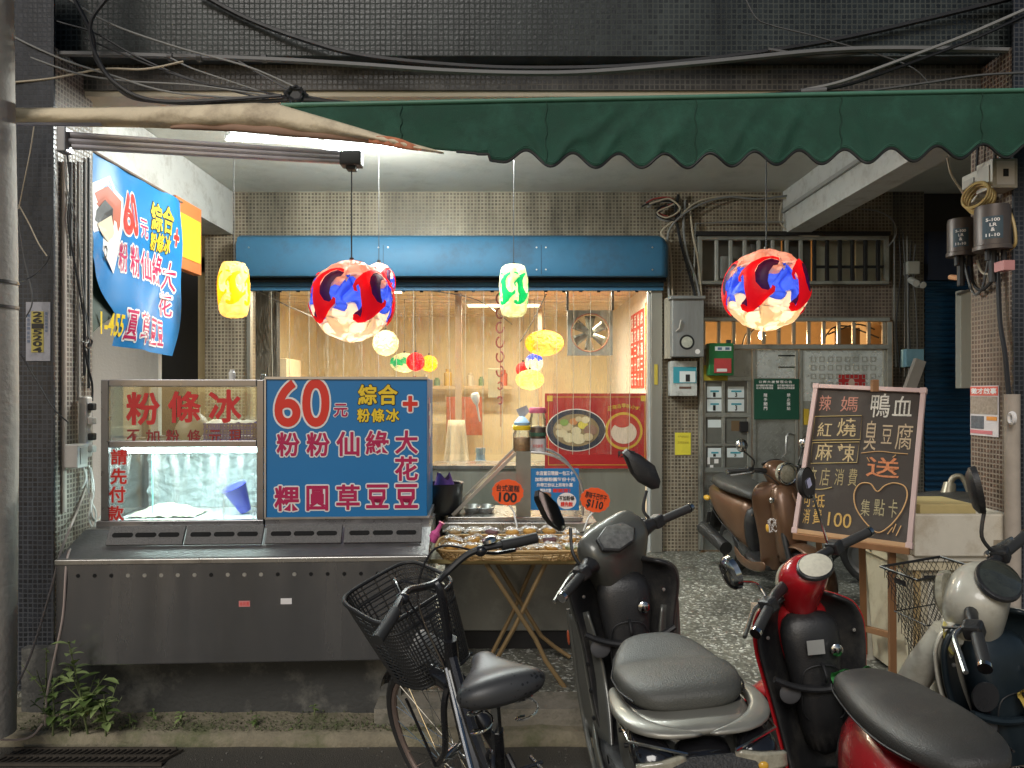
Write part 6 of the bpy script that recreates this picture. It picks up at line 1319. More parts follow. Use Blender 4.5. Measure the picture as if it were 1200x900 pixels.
bi = empty('bicycle', M=frame((.025,1.96,0), rz=DB) @ Matrix.Rotation(math.radians(-9), 4, 'X'), label='black city bicycle with a plastic mesh basket and speckled saddle in front of the stall', cat='bicycle')
Hd = Vector((.33,0,.80)); st = Euler((0, math.radians(-19), 0)).to_matrix().to_4x4()
KS = Matrix.Translation(Hd) @ st @ Matrix.Rotation(math.radians(28), 4, 'Z') @ st.inverted() @ Matrix.Translation(-Hd)
spoked_wheel(bi, (.56,0,.33), .33, KS, name='front_wheel', rimc=M_('rim_rusty', (.40,.30,.26), .35, metal=.7)); spoked_wheel(bi, (-.50,0,.33), .33, name='rear_wheel')
# frame
for nm, pts, r in (('down_tube', [(.36,0,.70),(.22,0,.50),(.0,0,.29)], .019), ('top_tube', [(.345,0,.74),(.18,0,.58),(-.08,0,.50)], .017), ('seat_tube', [(-.0,0,.28),(-.17,0,.74)], .016), ('head_tube', [(.375,0,.66),(.33,0,.80)], .022)):
    tube_part(nm, bi, pts, r, bkp)
for s in (-1, 1):
    tube_part('chain_stay', bi, [(0,s*.03,.28),(-.3,s*.055,.30),(-.50,s*.06,.33)], .009, bkp); tube_part('seat_stay', bi, [(-.15,s*.02,.66),(-.32,s*.055,.5),(-.50,s*.06,.33)], .008, bkp)
    tube_part('fork_blade', bi, [(.385,s*.03,.64),(.40,s*.055,.58),(.47,s*.055,.42),(.56,s*.05,.33)], .011, bkp, K=KS)
    tube_part('basket_stay', bi, [(.56,s*.06,.33),(.56,s*.08,.55),(.55,s*.09,.60)], .005, bkp, K=KS)
tube_part('fork_crown', bi, [(.385,-.035,.64),(.385,.035,.64)], .016, bkp, K=KS)
tube_part('seat_post', bi, [(-.165,0,.72),(-.20,0,.84)], .013, chrome)
tube_part('stem', bi, [(.345,0,.78),(.30,0,.95),(.31,0,.99)], .014, bkp, K=KS)
# chromed outer sleeve seen on the down tube
tube_part('brake_rod', bi, [(.36,.02,.70),(.22,.022,.51),(.03,.022,.31)], .009, chrome)
# handlebar (local y left)
hb = [(.17,.30,1.0),(.21,.22,1.02),(.27,.13,1.03),(.31,.05,1.0),(.31,0,.99),(.31,-.05,1.0),(.27,-.13,1.03),(.21,-.22,1.02),(.17,-.30,1.0)]
tube_part('handlebar', bi, hb, .011, M_('bar_dark', (.05,.05,.05), .35, metal=.5), K=KS)
for s in (-1, 1):
    tube_part('grip', bi, [(.215,s*.21,1.02),(.19,s*.26,1.01),(.165,s*.315,1.0)], .0175, rubg, n=12, K=KS)
    tube_part('brake_lever', bi, [(.265,s*.16,1.02),(.26,s*.21,.99),(.23,s*.27,.975)], .006, bkp, K=KS)
    m = MB(); m.ell((.255,s*.155,1.025), (.022,.018,.018)); m.xf(KS); m.build('brake_mount', bkp, bi)
m = MB(); m.lathe([(.0,.012),(.012,.011),(.022,.004),(.024,-.006),(0,-.006)], (.235,-.185,1.05), 16); m.xf(KS); m.build('bell', chrome, bi)
for i, pts in enumerate(([(.255,.155,1.02),(.36,.10,1.05),(.43,.03,.90),(.40,0,.70)],[(.255,-.155,1.02),(.38,-.08,1.06),(.44,.0,.92),(.38,.02,.70)],[(.32,0,.96),(.44,.05,1.0),(.46,.02,.8),(.39,0,.66)])):
    tube_part('brake_cable', bi, pts, .0035, bkp, K=KS, n=6)
# mudguards
def guard(c, r, a0, a1, K, nm):
    m = MB(); n = 22
    for s in range(n+1):
        pass
    def f(u, v):
        a = a0+(a1-a0)*u; q = (v-.5)*2; rr = r+.012*(1-q*q); return K @ Vector((c[0]+rr*math.cos(a), q*.026, c[2]+rr*math.sin(a)))
    m.sheet(f, 24, 6); m.build(nm, bkp, bi, smooth=True, solid=.0015)
guard((.56,0,.33), .345, math.radians(35), math.radians(150), KS, 'front_mudguard'); guard((-.50,0,.33), .345, math.radians(20), math.radians(200), I4, 'rear_mudguard')
# saddle: wide comfort saddle from sections along x
sd = MB(); secs = []
for x, w, h, z in ((.065,.014,.012,.890),(.05,.030,.022,.892),(.02,.037,.030,.896),(-.02,.044,.033,.893),(-.06,.075,.037,.889),(-.10,.105,.038,.885),(-.145,.128,.043,.892),(-.185,.120,.040,.896),(-.205,.075,.024,.896),(-.212,.035,.012,.892)):
    secs.append(((x*.9-.15,0,z), w*.86, h*.9, 2.3, (0,0,1)))
sd.loft(secs, 20)
def saddlem():
    m, nt, b = newmat('saddle_vinyl'); L = nt.links; tc = nt.nodes.new('ShaderNodeTexCoord'); v = nt.nodes.new('ShaderNodeTexVoronoi'); v.inputs['Scale'].default_value = 95; L.new(tc.outputs['Object'], v.inputs['Vector'])
    n = nt.nodes.new('ShaderNodeTexNoise'); n.inputs['Scale'].default_value = 14; L.new(tc.outputs['Object'], n.inputs['Vector'])
    mu = nt.nodes.new('ShaderNodeMath'); mu.operation = 'ADD'; L.new(v.outputs['Distance'], mu.inputs[0]); L.new(n.outputs[0], mu.inputs[1])
    rp = nt.nodes.new('ShaderNodeMapRange'); rp.inputs[1].default_value = .69; rp.inputs[2].default_value = .73; L.new(mu.outputs[0], rp.inputs[0])
    mx = nt.nodes.new('ShaderNodeMix'); mx.data_type = 'RGBA'; mx.inputs[6].default_value = (.010,.010,.011,1); mx.inputs[7].default_value = (.045,.046,.048,1); L.new(rp.outputs[0], mx.inputs[0]); L.new(mx.outputs[2], b.inputs['Base Color']); b.inputs['Roughness'].default_value = .42; return m
so_ = sd.build('saddle', saddlem(), bi, sub=1)
for s in (-1, 1):
    m = MB(); m.tube([(-.27+.028*math.cos(a), s*.055+.028*math.sin(a), .79+.0042*q) for q, a in enumerate([k*.6 for k in range(22)])], .0028, 5); m.build('saddle_spring', chrome, bi)
    tube_part('saddle_rail', bi, [(-.05,s*.015,.855),(-.14,s*.025,.835),(-.30,s*.05,.865)], .0045, chrome)
# rear rack, lock, crank
for s in (-1, 1):
    tube_part('rack_rail', bi, [(-.26,s*.05,.70),(-.50,s*.065,.705),(-.74,s*.065,.71)], .005, bkp); tube_part('rack_strut', bi, [(-.50,s*.07,.34),(-.60,s*.068,.70)], .0045, bkp)
for x in (-.30,-.44,-.58,-.74): tube_part('rack_bar', bi, [(x,-.066,.703),(x,.066,.703)], .0045, bkp)
m = MB(); m.lathe([(0,-.003),(.085,-.003),(.085,.003),(0,.003)], (0,0,0), 30, Euler((pi/2,0,0)).to_matrix()); o = m.build('chain_ring', chrome, bi); o.location = (0,-.055,.28)
for s, a in ((-1,.8),(1,.8+pi)):
    e = Vector((.16*math.cos(a), s*.075, .28+.16*math.sin(a))); tube_part('crank', bi, [(0,s*.06,.28), tuple(e)], .008, chrome); m = MB(); m.box(e+Vector((0,s*.045,0)), (.08,.08,.022)); m.build('pedal', rub, bi, bevel=.004)
m = MB(); m.tube([Vector((-.20+.035*math.cos(a), .03+.005*math.sin(3*a), .66+.045*math.sin(a))) for a in [2*pi*k/24 for k in range(24)]], .005, 6, closed=True); m.build('coil_lock', bkp, bi)
tube_part('kick_stand', bi, [(-.44,.07,.33),(-.50,.14,.02)], .007, chrome)
lettering('frame_lettering', pwhite, [('COMFORT',0,0,.10,.012)], px=False, parent=bi, off=.02).matrix_basis = Matrix.Translation((.40,-.032,.66)) @ Euler((0, math.radians(62), 0)).to_matrix().to_4x4()
# basket
BK = KS @ Matrix.Translation((.57,-.05,.63))
def basket_mesh(par, K, L0, W0, L1, W1, H, mat, nv=60, nh=19, skew=.06, r=.0034, drop=.07):
    """tapered mesh basket; L along x, W along y; bottom 0, top 1"""
    def ring(t, k, n):
        a = 2*pi*k/n; c, s = math.cos(a), math.sin(a); l = (L0+(L1-L0)*t)/2; w = (W0+(W1-W0)*t)/2; e = .45
        x = math.copysign(abs(c)**e, c)*l+skew*t; y = math.copysign(abs(s)**e, s)*w
        return Vector((x, y, H*t+drop*t*(x/L1)))
    m = MB()
    for k in range(nv): m.tube([ring(t/4, k, nv) for t in range(5)], r, 4, caps=False)
    for j in range(1, nh): m.tube([ring(j/nh, k, 40) for k in range(40)], r*.85, 4, closed=True)
    for k in range(9):
        y = -W0/2+W0*(k+.5)/9; m.tube([Vector((-L0/2,y,0)), Vector((L0/2,y,0))], r, 4, caps=False)
        x = -L0/2+L0*(k+.5)/9; m.tube([Vector((x,-W0/2,.0005)), Vector((x,W0/2,.0005))], r, 4, caps=False)
    m.xf(K); m.build('mesh_wall', mat, par, kind='stuff')
    for t, rr in ((1, .0075), (0, .006), (.82,.004)): m = MB(); m.tube([ring(t, k, 60) for k in range(60)], rr, 8, closed=True); m.xf(K); m.build('basket_rim', mat, par)
ba = empty('bicycle_basket'); ba.parent = bi
basket_mesh(ba, BK, .20, .23, .27, .32, .26, M_('basket_black', (.018,.018,.018), .45))
o = MB().sheet(lambda u, v: BK @ Vector((-.07+.15*u, -.08+.16*v, .03+.10*math.sin(pi*u)*math.sin(pi*v)+.015*NZ.noise(Vector((u*4, v*4, 8))))), 14, 14).build('white_rag', M_('rag_white', (.62,.60,.56), .8), label='crumpled white cloth lying in the black bicycle basket', cat='cloth'); o.matrix_world = bi.matrix_basis.copy()
# ================================================================ SCOOTERS (local x forward, y left, z up)
blkp = M_('scooter_black_plastic', (.020,.020,.021), .42, var=.3, scale=14, dirt=(.065,.060,.052), dscale=6, rvar=.15, bump=.15, bscale=220)
seatm = M_('seat_vinyl', (.050,.048,.044), .45, var=.3, scale=5, bump=.25, bscale=260, rvar=.12, dirt=(.085,.08,.07), dscale=4); mirg = M_('mirror_glass', (.55,.58,.60), .04, metal=1, rvar=0, var=.02); glk = M_('gloss_black', (.012,.012,.014), .12, coat=.8)
lensc = M_('lens_clear', (.36,.34,.26), .12, var=.75, scale=55, coat=.6); lensr = M_('lens_red', (.45,.02,.02), .15, coat=.6); lensa = M_('lens_amber', (.75,.42,.05), .2, coat=.5); gaugem = M_('gauge_face', (.60,.58,.52), .25, var=.3, scale=50, coat=.6)
def scooter(loc, heading, paint, label, lean=0., steer=0., style=None, headset=None, gauge=True, group='scooters parked in front of the arcade', seatc=None, shieldc=None, inner=None, mirrors='oval', rail=None, mir=(1,1), S=1.0, bar=(0,0)):
    st = dict(leg=1.0, w=1.0); st.update(style or {})
    t = empty('motor_scooter', M=frame(loc, rz=heading) @ Matrix.Rotation(lean, 4, 'X') @ Matrix.Scale(S, 4), label=label, cat='scooter', group=group)
    inner = inner or blkp; shieldc = shieldc or paint; seatc = seatc or seatm
    A = Vector((.44,0,.80)); tl = Euler((0, math.radians(-26), 0)).to_matrix().to_4x4()
    K = Matrix.Translation(A) @ tl @ Matrix.Rotation(steer, 4, 'Z') @ tl.inverted() @ Matrix.Translation(-A)
    def part(m, nm, mat, sub=0, k=False, par=None, **kw):
        if k: m.xf(K)
        return m.build(nm, mat, par or t, sub=sub, **kw)
    # wheels
    for nm, x, k in (('front_wheel', .66, True), ('rear_wheel', -.58, False)):
        w = empty(nm); w.parent = t; c = Vector((x,0,.225))
        m = MB(); m.tube([c+Vector((.175*math.cos(a),0,.175*math.sin(a))) for a in [2*pi*q/40 for q in range(40)]], .050, 12, closed=True); part(m, 'tyre', rub, k=k, par=w)
        m = MB(); m.lathe([(.03,-.035),(.12,-.03),(.135,-.045),(.14,-.045),(.14,.045),(.135,.045),(.12,.03),(.03,.035),(.03,-.035)], (0,0,0), 24, Euler((pi/2,0,0)).to_matrix()); m.xf(Matrix.Translation(c)); part(m, 'rim', M_('cast_rim', (.25,.25,.25), .4, metal=.7), k=k, par=w)
    m = MB(); m.sheet(lambda u, v: (lambda a, q: Vector((.66+(.245+.02*(1-q*q))*math.cos(a), q*.078, .225+(.245+.025*(1-q*q))*math.sin(a))))(math.radians(-5+150*u), (v-.5)*2), 20, 8); part(m, 'front_fender', paint if st.get('fender', 1) else blkp, k=True, smooth=True, solid=.004)
    for s in (-1, 1): m = MB(); m.cyl((.66,s*.075,.225),(.52,s*.075,.62), .022, 10); part(m, 'fork_leg', blkp, k=True)
    # leg shield: outer painted shell and black inner wall
    prof = st.get('prof') or [(.24,.13,.33),(.32,.155,.36),(.45,.165,.40),(.60,.185,.42),(.72,.205,.43),(.82,.205,.43),(.88,.175,.425),(.915,.10,.42)]
    def shield(off, ins, nm, mat, th):
        def f(u, v):
            q = (v-.5)*2; i = u*(len(prof)-1); j = min(int(i), len(prof)-2); fr_ = i-j
            z, w, x = [prof[j][d]+(prof[j+1][d]-prof[j][d])*fr_ for d in range(3)]
            w = (w-ins)*st['w']; return Vector((x+off-.11*abs(q)**2.2, q*w, z))
        m = MB(); m.sheet(f, 14, 14); return part(m, nm, mat, smooth=True, solid=th, sub=1)
    shield(.045, 0, 'front_shield', shieldc, .012); shield(.022, .012, 'inner_shield', inner, .02)
    # central spine and nose
    m = MB(); m.loft([((.47,0,.30),.10,.10,2.4,(1,0,.2)), ((.52,0,.48),.11,.10,2.4,(1,0,.2)), ((.50,0,.66),.12,.10,2.4,(1,0,.2)), ((.455,0,.82),.11,.085,2.4,(1,0,.3)), ((.43,0,.90),.08,.06,2.4,(1,0,.3))], 16); part(m, 'front_cowl', shieldc, sub=1)
    m = MB(); m.loft([((.33,0,.34),.07,.07,2.6,(1,0,0)), ((.345,0,.55),.075,.07,2.6,(1,0,0)), ((.355,0,.70),.10,.065,2.8,(1,0,0)), ((.36,0,.80),.11,.06,2.8,(1,0,0)), ((.37,0,.86),.08,.04,2.6,(1,0,0))], 16); part(m, 'inner_column', inner, sub=1)
    # glove tray rim, key, cap
    m = MB(); m.tube([Vector((.27,y,.66-.05*(1-(y/.17)**2))) for y in [-.17+.34*q/12 for q in range(13)]], .012, 8); part(m, 'tray_lip', inner)
    m = MB(); m.lathe([(0,.0),(.035,.0),(.038,.006),(.030,.012),(0,.012)], (0,0,0), 20, Euler((0,-pi/2,0)).to_matrix()); m.xf(Matrix.Translation((.29,.115,.60))); part(m, 'fuel_cap', M_('cap_grey', (.10,.10,.105), .35))
    m = MB(); m.lathe([(0,0),(.020,0),(.022,.01),(.012,.016),(0,.016)], (0,0,0), 16, Euler((0,-pi/2,0)).to_matrix()); m.xf(Matrix.Translation((.285,-.06,.74))); part(m, 'key_lock', chrome)
    # floor and underbody
    m = MB(); m.loft([((.36,0,.27),.13,.05,3,(0,0,1)), ((.25,0,.255),.165,.035,3.5,(0,0,1)), ((.05,0,.255),.165,.035,3.5,(0,0,1)), ((-.12,0,.27),.13,.06,3,(0,0,1))], 16); part(m, 'floorboard', inner, sub=1)
    for s in (-1, 1): m = MB(); m.loft([((.40,s*.155,.30),.012,.05,2.5,(0,0,1)), ((.2,s*.172,.235),.012,.035,2.5,(0,0,1)), ((-.05,s*.168,.24),.012,.04,2.5,(0,0,1)), ((-.2,s*.15,.30),.012,.06,2.5,(0,0,1))], 10); part(m, 'side_skirt', paint, sub=1)
    # seat box and tail
    if st.get('body'): secs = st['body']
    else: secs = [((-.02,0,.47),.085,.20,2.5,(0,0,1)), ((-.10,0,.50),.125,.22,2.6,(0,0,1)), ((-.28,0,.54),.160,.20,2.6,(0,0,1)), ((-.50,0,.60),.165,.15,2.6,(0,0,1)), ((-.68,0,.655),.140,.105,2.5,(0,0,1)), ((-.80,0,.69),.095,.065,2.3,(0,0,1)), ((-.85,0,.70),.05,.035,2,(0,0,1))]
    m = MB(); m.loft(secs, 20); part(m, 'rear_body', paint, sub=1)
    m = MB(); m.loft([((.0,0,.42),.06,.17,2.5,(0,0,1)), ((-.015,0,.45),.10,.21,2.5,(0,0,1)), ((-.10,0,.47),.132,.21,2.5,(0,0,1))], 16); part(m, 'seat_front_panel', inner, sub=1)
    ss = st.get('seat') or [((.03,0,.735),.05,.022,2.3,(0,0,1)), ((0,0,.755),.085,.042,2.4,(0,0,1)), ((-.12,0,.775),.125,.052,2.5,(0,0,1)), ((-.30,0,.785),.150,.055,2.6,(0,0,1)), ((-.48,0,.80),.152,.055,2.6,(0,0,1)), ((-.62,0,.815),.130,.048,2.5,(0,0,1)), ((-.69,0,.815),.085,.034,2.3,(0,0,1)), ((-.715,0,.812),.04,.018,2,(0,0,1))]
    m = MB(); m.loft(ss, 22); part(m, 'seat', seatc, sub=2)
    for s in (-1, 1):   # seat piping
        pts = []
        for (c, w, h, e, u) in ss[1:-2]: pts.append((c[0], s*(w*1.0+.001), c[2]-h*.15))
        m = MB(); m.tube(catmull(pts, 4), .0028, 5); part(m, 'seat_piping', darkm)
    m = MB(); m.tube(catmull([(.288,-.06,.50),(.288,.06,.50),(.283,.075,.60),(.282,.05,.68),(.282,-.05,.68),(.283,-.075,.60)], 5, True), .0022, 4, closed=True); part(m, 'lid_seam', darkm)
    for y_, z_ in ((.13,.46),(-.13,.46),(.155,.78),(-.155,.78)): m = MB(); m.lathe([(0,0),(.007,0),(.006,.004),(0,.005)], (0,0,0), 8, Euler((0,-pi/2,0)).to_matrix()); m.xf(Matrix.Translation((.405-.11*(abs(y_)/.2)**2.2+.005,y_,z_))); part(m, 'panel_bolt', alu)
    m = MB(); m.tube(catmull([(.27,0,.70),(.25,0,.69),(.235,0,.665),(.245,0,.645)], 4), .006, 8); part(m, 'bag_hook', darkm)
    m = MB(); m.tube(catmull([(-.03,-.155,.33),(-.15,-.168,.42),(-.40,-.172,.50),(-.68,-.145,.60)], 5), .003, 5); part(m, 'body_seam', darkm)
    m = MB(); m.tube(catmull([(-.03,.155,.33),(-.15,.168,.42),(-.40,.172,.50),(-.68,.145,.60)], 5), .003, 5); part(m, 'body_seam', darkm)
    # tail light, rear fender, plate
    m = MB(); m.loft([((-.80,0,.66),.085,.035,2.5,(.3,0,1)), ((-.845,0,.655),.075,.03,2.5,(.3,0,1)), ((-.87,0,.65),.045,.018,2.3,(.3,0,1))], 16); part(m, 'tail_light', lensr, sub=1)
    m = MB(); m.sheet(lambda u, v: Vector((-.74-.20*u, (v-.5)*.17, .58-.30*u-.03*math.sin(pi*v)*0)), 6, 4); part(m, 'rear_mudguard', blkp, solid=.006)
    m = MB(); m.box((-.905,0,.43), (.006,.20,.13), Euler((0,math.radians(32),0)).to_matrix()); part(m, 'number_plate', M_('plate_dark', (.10,.10,.10), .5, var=.7, scale=120), bevel=.004)
    for s in (-1, 1): m = MB(); m.ell((-.76,s*.13,.635), (.05,.028,.026)); part(m, 'indicator', lensa if st.get('amber', 1) else lensc, smooth=True)
    # engine, exhaust, stand
    m = MB(); m.loft([((-.15,.02,.28),.09,.08,3,(0,0,1)), ((-.35,.03,.26),.10,.09,3,(0,0,1)), ((-.60,.10,.24),.05,.08,3,(0,0,1))], 12); part(m, 'engine_case', M_('engine_grey', (.12,.12,.12), .5, metal=.4), sub=1)
    m = MB(); m.cyl((-.35,-.16,.27),(-.82,-.17,.36), .055, 16, r2=.06); part(m, 'muffler', blkp); tube_part('side_stand', t, [(0,.10,.22),(-.04,.22,.02)], .011, darkm)
    if rail:
        m = MB(); m.tube(catmull(rail['pts'], 6), rail.get('r', .013), 10); part(m, 'grab_rail', rail['mat'])
    # ---- steering group
    sg = empty('handlebar'); sg.parent = t
    hs = headset or [((.43,0,.84),.06,.06,2.4,(1,0,.3)), ((.41,0,.92),.085,.075,2.4,(1,0,.3)), ((.385,0,.985),.11,.085,2.5,(1,0,.45)), ((.35,0,1.03),.095,.07,2.4,(1,0,.6)), ((.33,0,1.05),.05,.035,2.2,(1,0,.6))]
    m = MB(); m.loft(hs, 20); part(m, 'headset_cover', paint, sub=st.get('hsub', 2), k=True, par=sg)
    if gauge:
        g_ = st.get('gauge', dict(c=(.315,0,1.045), rx=.075, ry=.050, tilt=-28))
        m = MB(); m.lathe([(0,.004),(1,.004),(1.08,.0),(1.10,-.01)], (0,0,0), st.get('gn', 28)); m.v = [(v[0]*g_['ry'], v[1]*g_['rx'], v[2]) for v in m.v]; m.xf(Matrix.Translation(g_['c']) @ Euler((0, math.radians(g_['tilt']), 0)).to_matrix().to_4x4()); part(m, 'gauge_bezel', blkp if not g_.get('light') else chrome, k=True, par=sg)
        m = MB(); m.lathe([(0,.012),(.6,.010),(.97,.0045)], (0,0,0), st.get('gn', 28)); m.v = [(v[0]*g_['ry'], v[1]*g_['rx'], v[2]) for v in m.v]; m.xf(Matrix.Translation(g_['c']) @ Euler((0, math.radians(g_['tilt']), 0)).to_matrix().to_4x4()); part(m, 'gauge_glass', g_.get('mat', gaugem), k=True, par=sg)
    m = MB(); m.lathe([(0,.02),(.05,.016),(.075,0),(.078,-.02)], (0,0,0), 24, Euler((0,pi/2,0)).to_matrix()); m.xf(Matrix.Translation(st.get('lamp', (.485,0,.975)))); part(m, 'headlight', lensc, k=True, par=sg)
    K0 = K; K = K @ Matrix.Translation((bar[0],0,bar[1]))
    for s in (-1, 1):
        m = MB(); m.tube(catmull([(.39,s*.06,.985),(.375,s*.13,.992),(.36,s*.18,.995),(.335,s*.25,.99)], 3), [st.get('arm', .020)*q+.013*(1-q) for q in [1,.98,.95,.9,.8,.65,.5,.3,.1,0]], 12); part(m, 'bar_arm', blkp, k=True, par=sg)
        m = MB(); m.cyl((.34,s*.235,.992),(.30,s*.36,.985), .0175, 14); part(m, 'grip', rubg, k=True, par=sg)
        m = MB(); m.cyl((.30,s*.361,.985),(.297,s*.375,.984), .019, 14); part(m, 'bar_end', chrome, k=True, par=sg)
        m = MB(); m.box((.352,s*.215,.995), (.055,.05,.05)); part(m, 'switch_block', blkp, k=True, par=sg, bevel=.01)
        m = MB(); m.tube(catmull([(.385,s*.20,.99),(.40,s*.24,.985),(.375,s*.31,.975),(.35,s*.375,.965)], 5), .0075, 8); part(m, 'brake_lever', M_('lever_alu', (.55,.55,.52), .25, metal=.9), k=True, par=sg)
        mm = mir[0] if s > 0 else mir[1]
        if not mm: continue
        if mm is True or mm == 1: mm = dict(stem=(.05,.035,.16), r=(.075,.055), yaw=.3)
        b0 = Vector((.365,s*.20,1.01)); tip = b0+Vector((mm['stem'][0], s*mm['stem'][1], mm['stem'][2]))
        if mm.get('straight'): pts = [b0, tip]
        else: pts = catmull([b0, b0+Vector((.02, s*.0, mm['stem'][2]*.45)), tip], 5)
        m = MB(); m.tube(pts, mm.get('sr', .0065), 8); part(m, 'mirror_stem', mm.get('smat', blkp), k=True, par=sg)
        rx, rz = mm['r']; cM = tip+Vector((0, s*mm.get('out', .02), rz*mm.get('up', .8)))
        R = Matrix.Translation(cM) @ Euler((mm.get('roll', 0)*s, mm.get('pitch', -.1), -s*mm['yaw'])).to_matrix().to_4x4()
        m = MB(); hh = []
        pol = mm.get('poly') or [(math.cos(2*pi*q/28), math.sin(2*pi*q/28)) for q in range(28)]
        m = MB(); n = len(pol)
        lay = [(.0,1.0),(.018,.97),(.03,.75),(.034,.3)]
        m.v = [(d, -s*py_*rx*k_, pz_*rz*k_) for d, k_ in lay for py_, pz_ in pol]; m.f = [(i*n+q, i*n+(q+1) % n, (i+1)*n+(q+1) % n, (i+1)*n+q) for i in range(3) for q in range(n)]+[tuple(3*n+q for q in range(n))]
        m.xf(R); part(m, 'mirror_shell', mm.get('mat', blkp), k=True, par=sg)
        m = MB(); m.v = [(.001, -s*a*rx*.94, b*rz*.94) for a, b in pol]; m.f = [tuple(range(n))]; m.xf(R); part(m, 'mirror_glass', mirg, k=True, par=sg)
        if mm.get('sticker'):
            m = MB(); m.box((-.002,.0,.0), (.0015,rx*.55,rz*.5)); m.xf(R); part(m, 'mirror_sticker', M_('sticker_lilac', (.62,.62,.85), .5), k=True, par=sg)
    K = K0
    for s, dz in ((1,.0),(-1,.02)):
        m = MB(); m.tube(catmull([(.38,s*.19,.985),(.46,s*.15,.95+dz),(.47,s*.06,.90),(.44,s*.02,.84)], 5), .0045, 6); part(m, 'cable', blkp, k=True, par=sg)
    return t, K
# ---- grey scooter, centre
greyp = M_('grey_paint', (.13,.132,.118), .32, var=.15, scale=8, metal=.35, coat=.35, rvar=.08, dirt=(.12,.115,.10), dscale=6)
dia = [(0,-1),(.45,-.85),(.95,-.25),(.75,.45),(.30,1.0),(-.15,1.0),(-.75,.2),(-.80,-.25),(-.45,-.85)]
silv = M_('rail_silver', (.30,.29,.25), .38, metal=.45, coat=.15, var=.15)
GB = [((-.02,0,.47),.085,.20,2.5,(0,0,1)), ((-.10,0,.50),.125,.22,2.6,(0,0,1)), ((-.28,0,.54),.155,.18,3,(0,0,1)), ((-.50,0,.61),.155,.12,3,(0,0,1)), ((-.64,0,.665),.130,.075,3,(0,0,1)), ((-.71,0,.70),.09,.045,2.6,(0,0,1))]
GS = [((.04,0,.745),.035,.015,2.3,(0,0,1)), ((.01,0,.765),.075,.034,2.4,(0,0,1)), ((-.08,0,.782),.110,.042,2.6,(0,0,1)), ((-.20,0,.778),.140,.038,3.2,(0,0,1)), ((-.30,0,.770),.160,.036,3.4,(0,0,1)), ((-.36,0,.782),.165,.043,3.6,(0,0,1)), ((-.50,0,.795),.162,.044,3.6,(0,0,1)), ((-.60,0,.800),.140,.040,3.2,(0,0,1)), ((-.645,0,.797),.10,.028,2.8,(0,0,1)), ((-.655,0,.795),.06,.012,2.4,(0,0,1))]
GS = [((-.655+(c[0]+.655)*.80,0,c[2]-.012),w,h*.92,e,u) for c,w,h,e,u in GS]
g1, K1 = scooter((.505,2.45,0), math.radians(91), greyp, 'dark grey scooter in the centre foreground with angular mirrors and a grey seat', lean=math.radians(-5), steer=math.radians(38),
    headset=[((.47,0,.62),.060,.045,3.2,(1,0,.2)), ((.455,0,.72),.085,.055,3.4,(1,0,.3)), ((.43,0,.83),.110,.070,3.6,(1,0,.35)), ((.41,0,.92),.140,.085,3.8,(1,0,.4)), ((.385,0,.985),.165,.085,3.6,(1,0,.55)), ((.37,0,1.03),.150,.060,3.4,(1,0,.7)), ((.365,0,1.045),.12,.035,3,(1,0,.7))],
    style=dict(arm=.042, gn=7, hsub=1, prof=[(.24,.14,.33),(.32,.165,.36),(.45,.175,.40),(.60,.185,.42),(.70,.205,.43),(.78,.225,.43),(.85,.225,.42),(.885,.195,.41),(.90,.14,.41)], amber=0, body=GB, seat=GS, gauge=dict(c=(.318,.03,1.015), rx=.088, ry=.055, tilt=-42, mat=M_('gauge_smoked', (.16,.16,.15), .15, var=.8, scale=50, coat=.8))), seatc=M_('seat_grey', (.085,.085,.075), .48, var=.25, scale=5, bump=.25, bscale=260, dirt=(.12,.118,.105), dscale=4),
    mir=(dict(stem=(.05,-.05,.13), r=(.055,.125), yaw=-.5, poly=dia, up=.75, out=.05, roll=-.65), dict(stem=(.03,.06,.10), r=(.055,.105), yaw=2.6, poly=dia, up=.85, out=.01, roll=-.4, sticker=True, mat=blkp)), rail=None, bar=(0,-.035))
def gp(m, nm, mat, **k): return m.build(nm, mat, g1, **k)
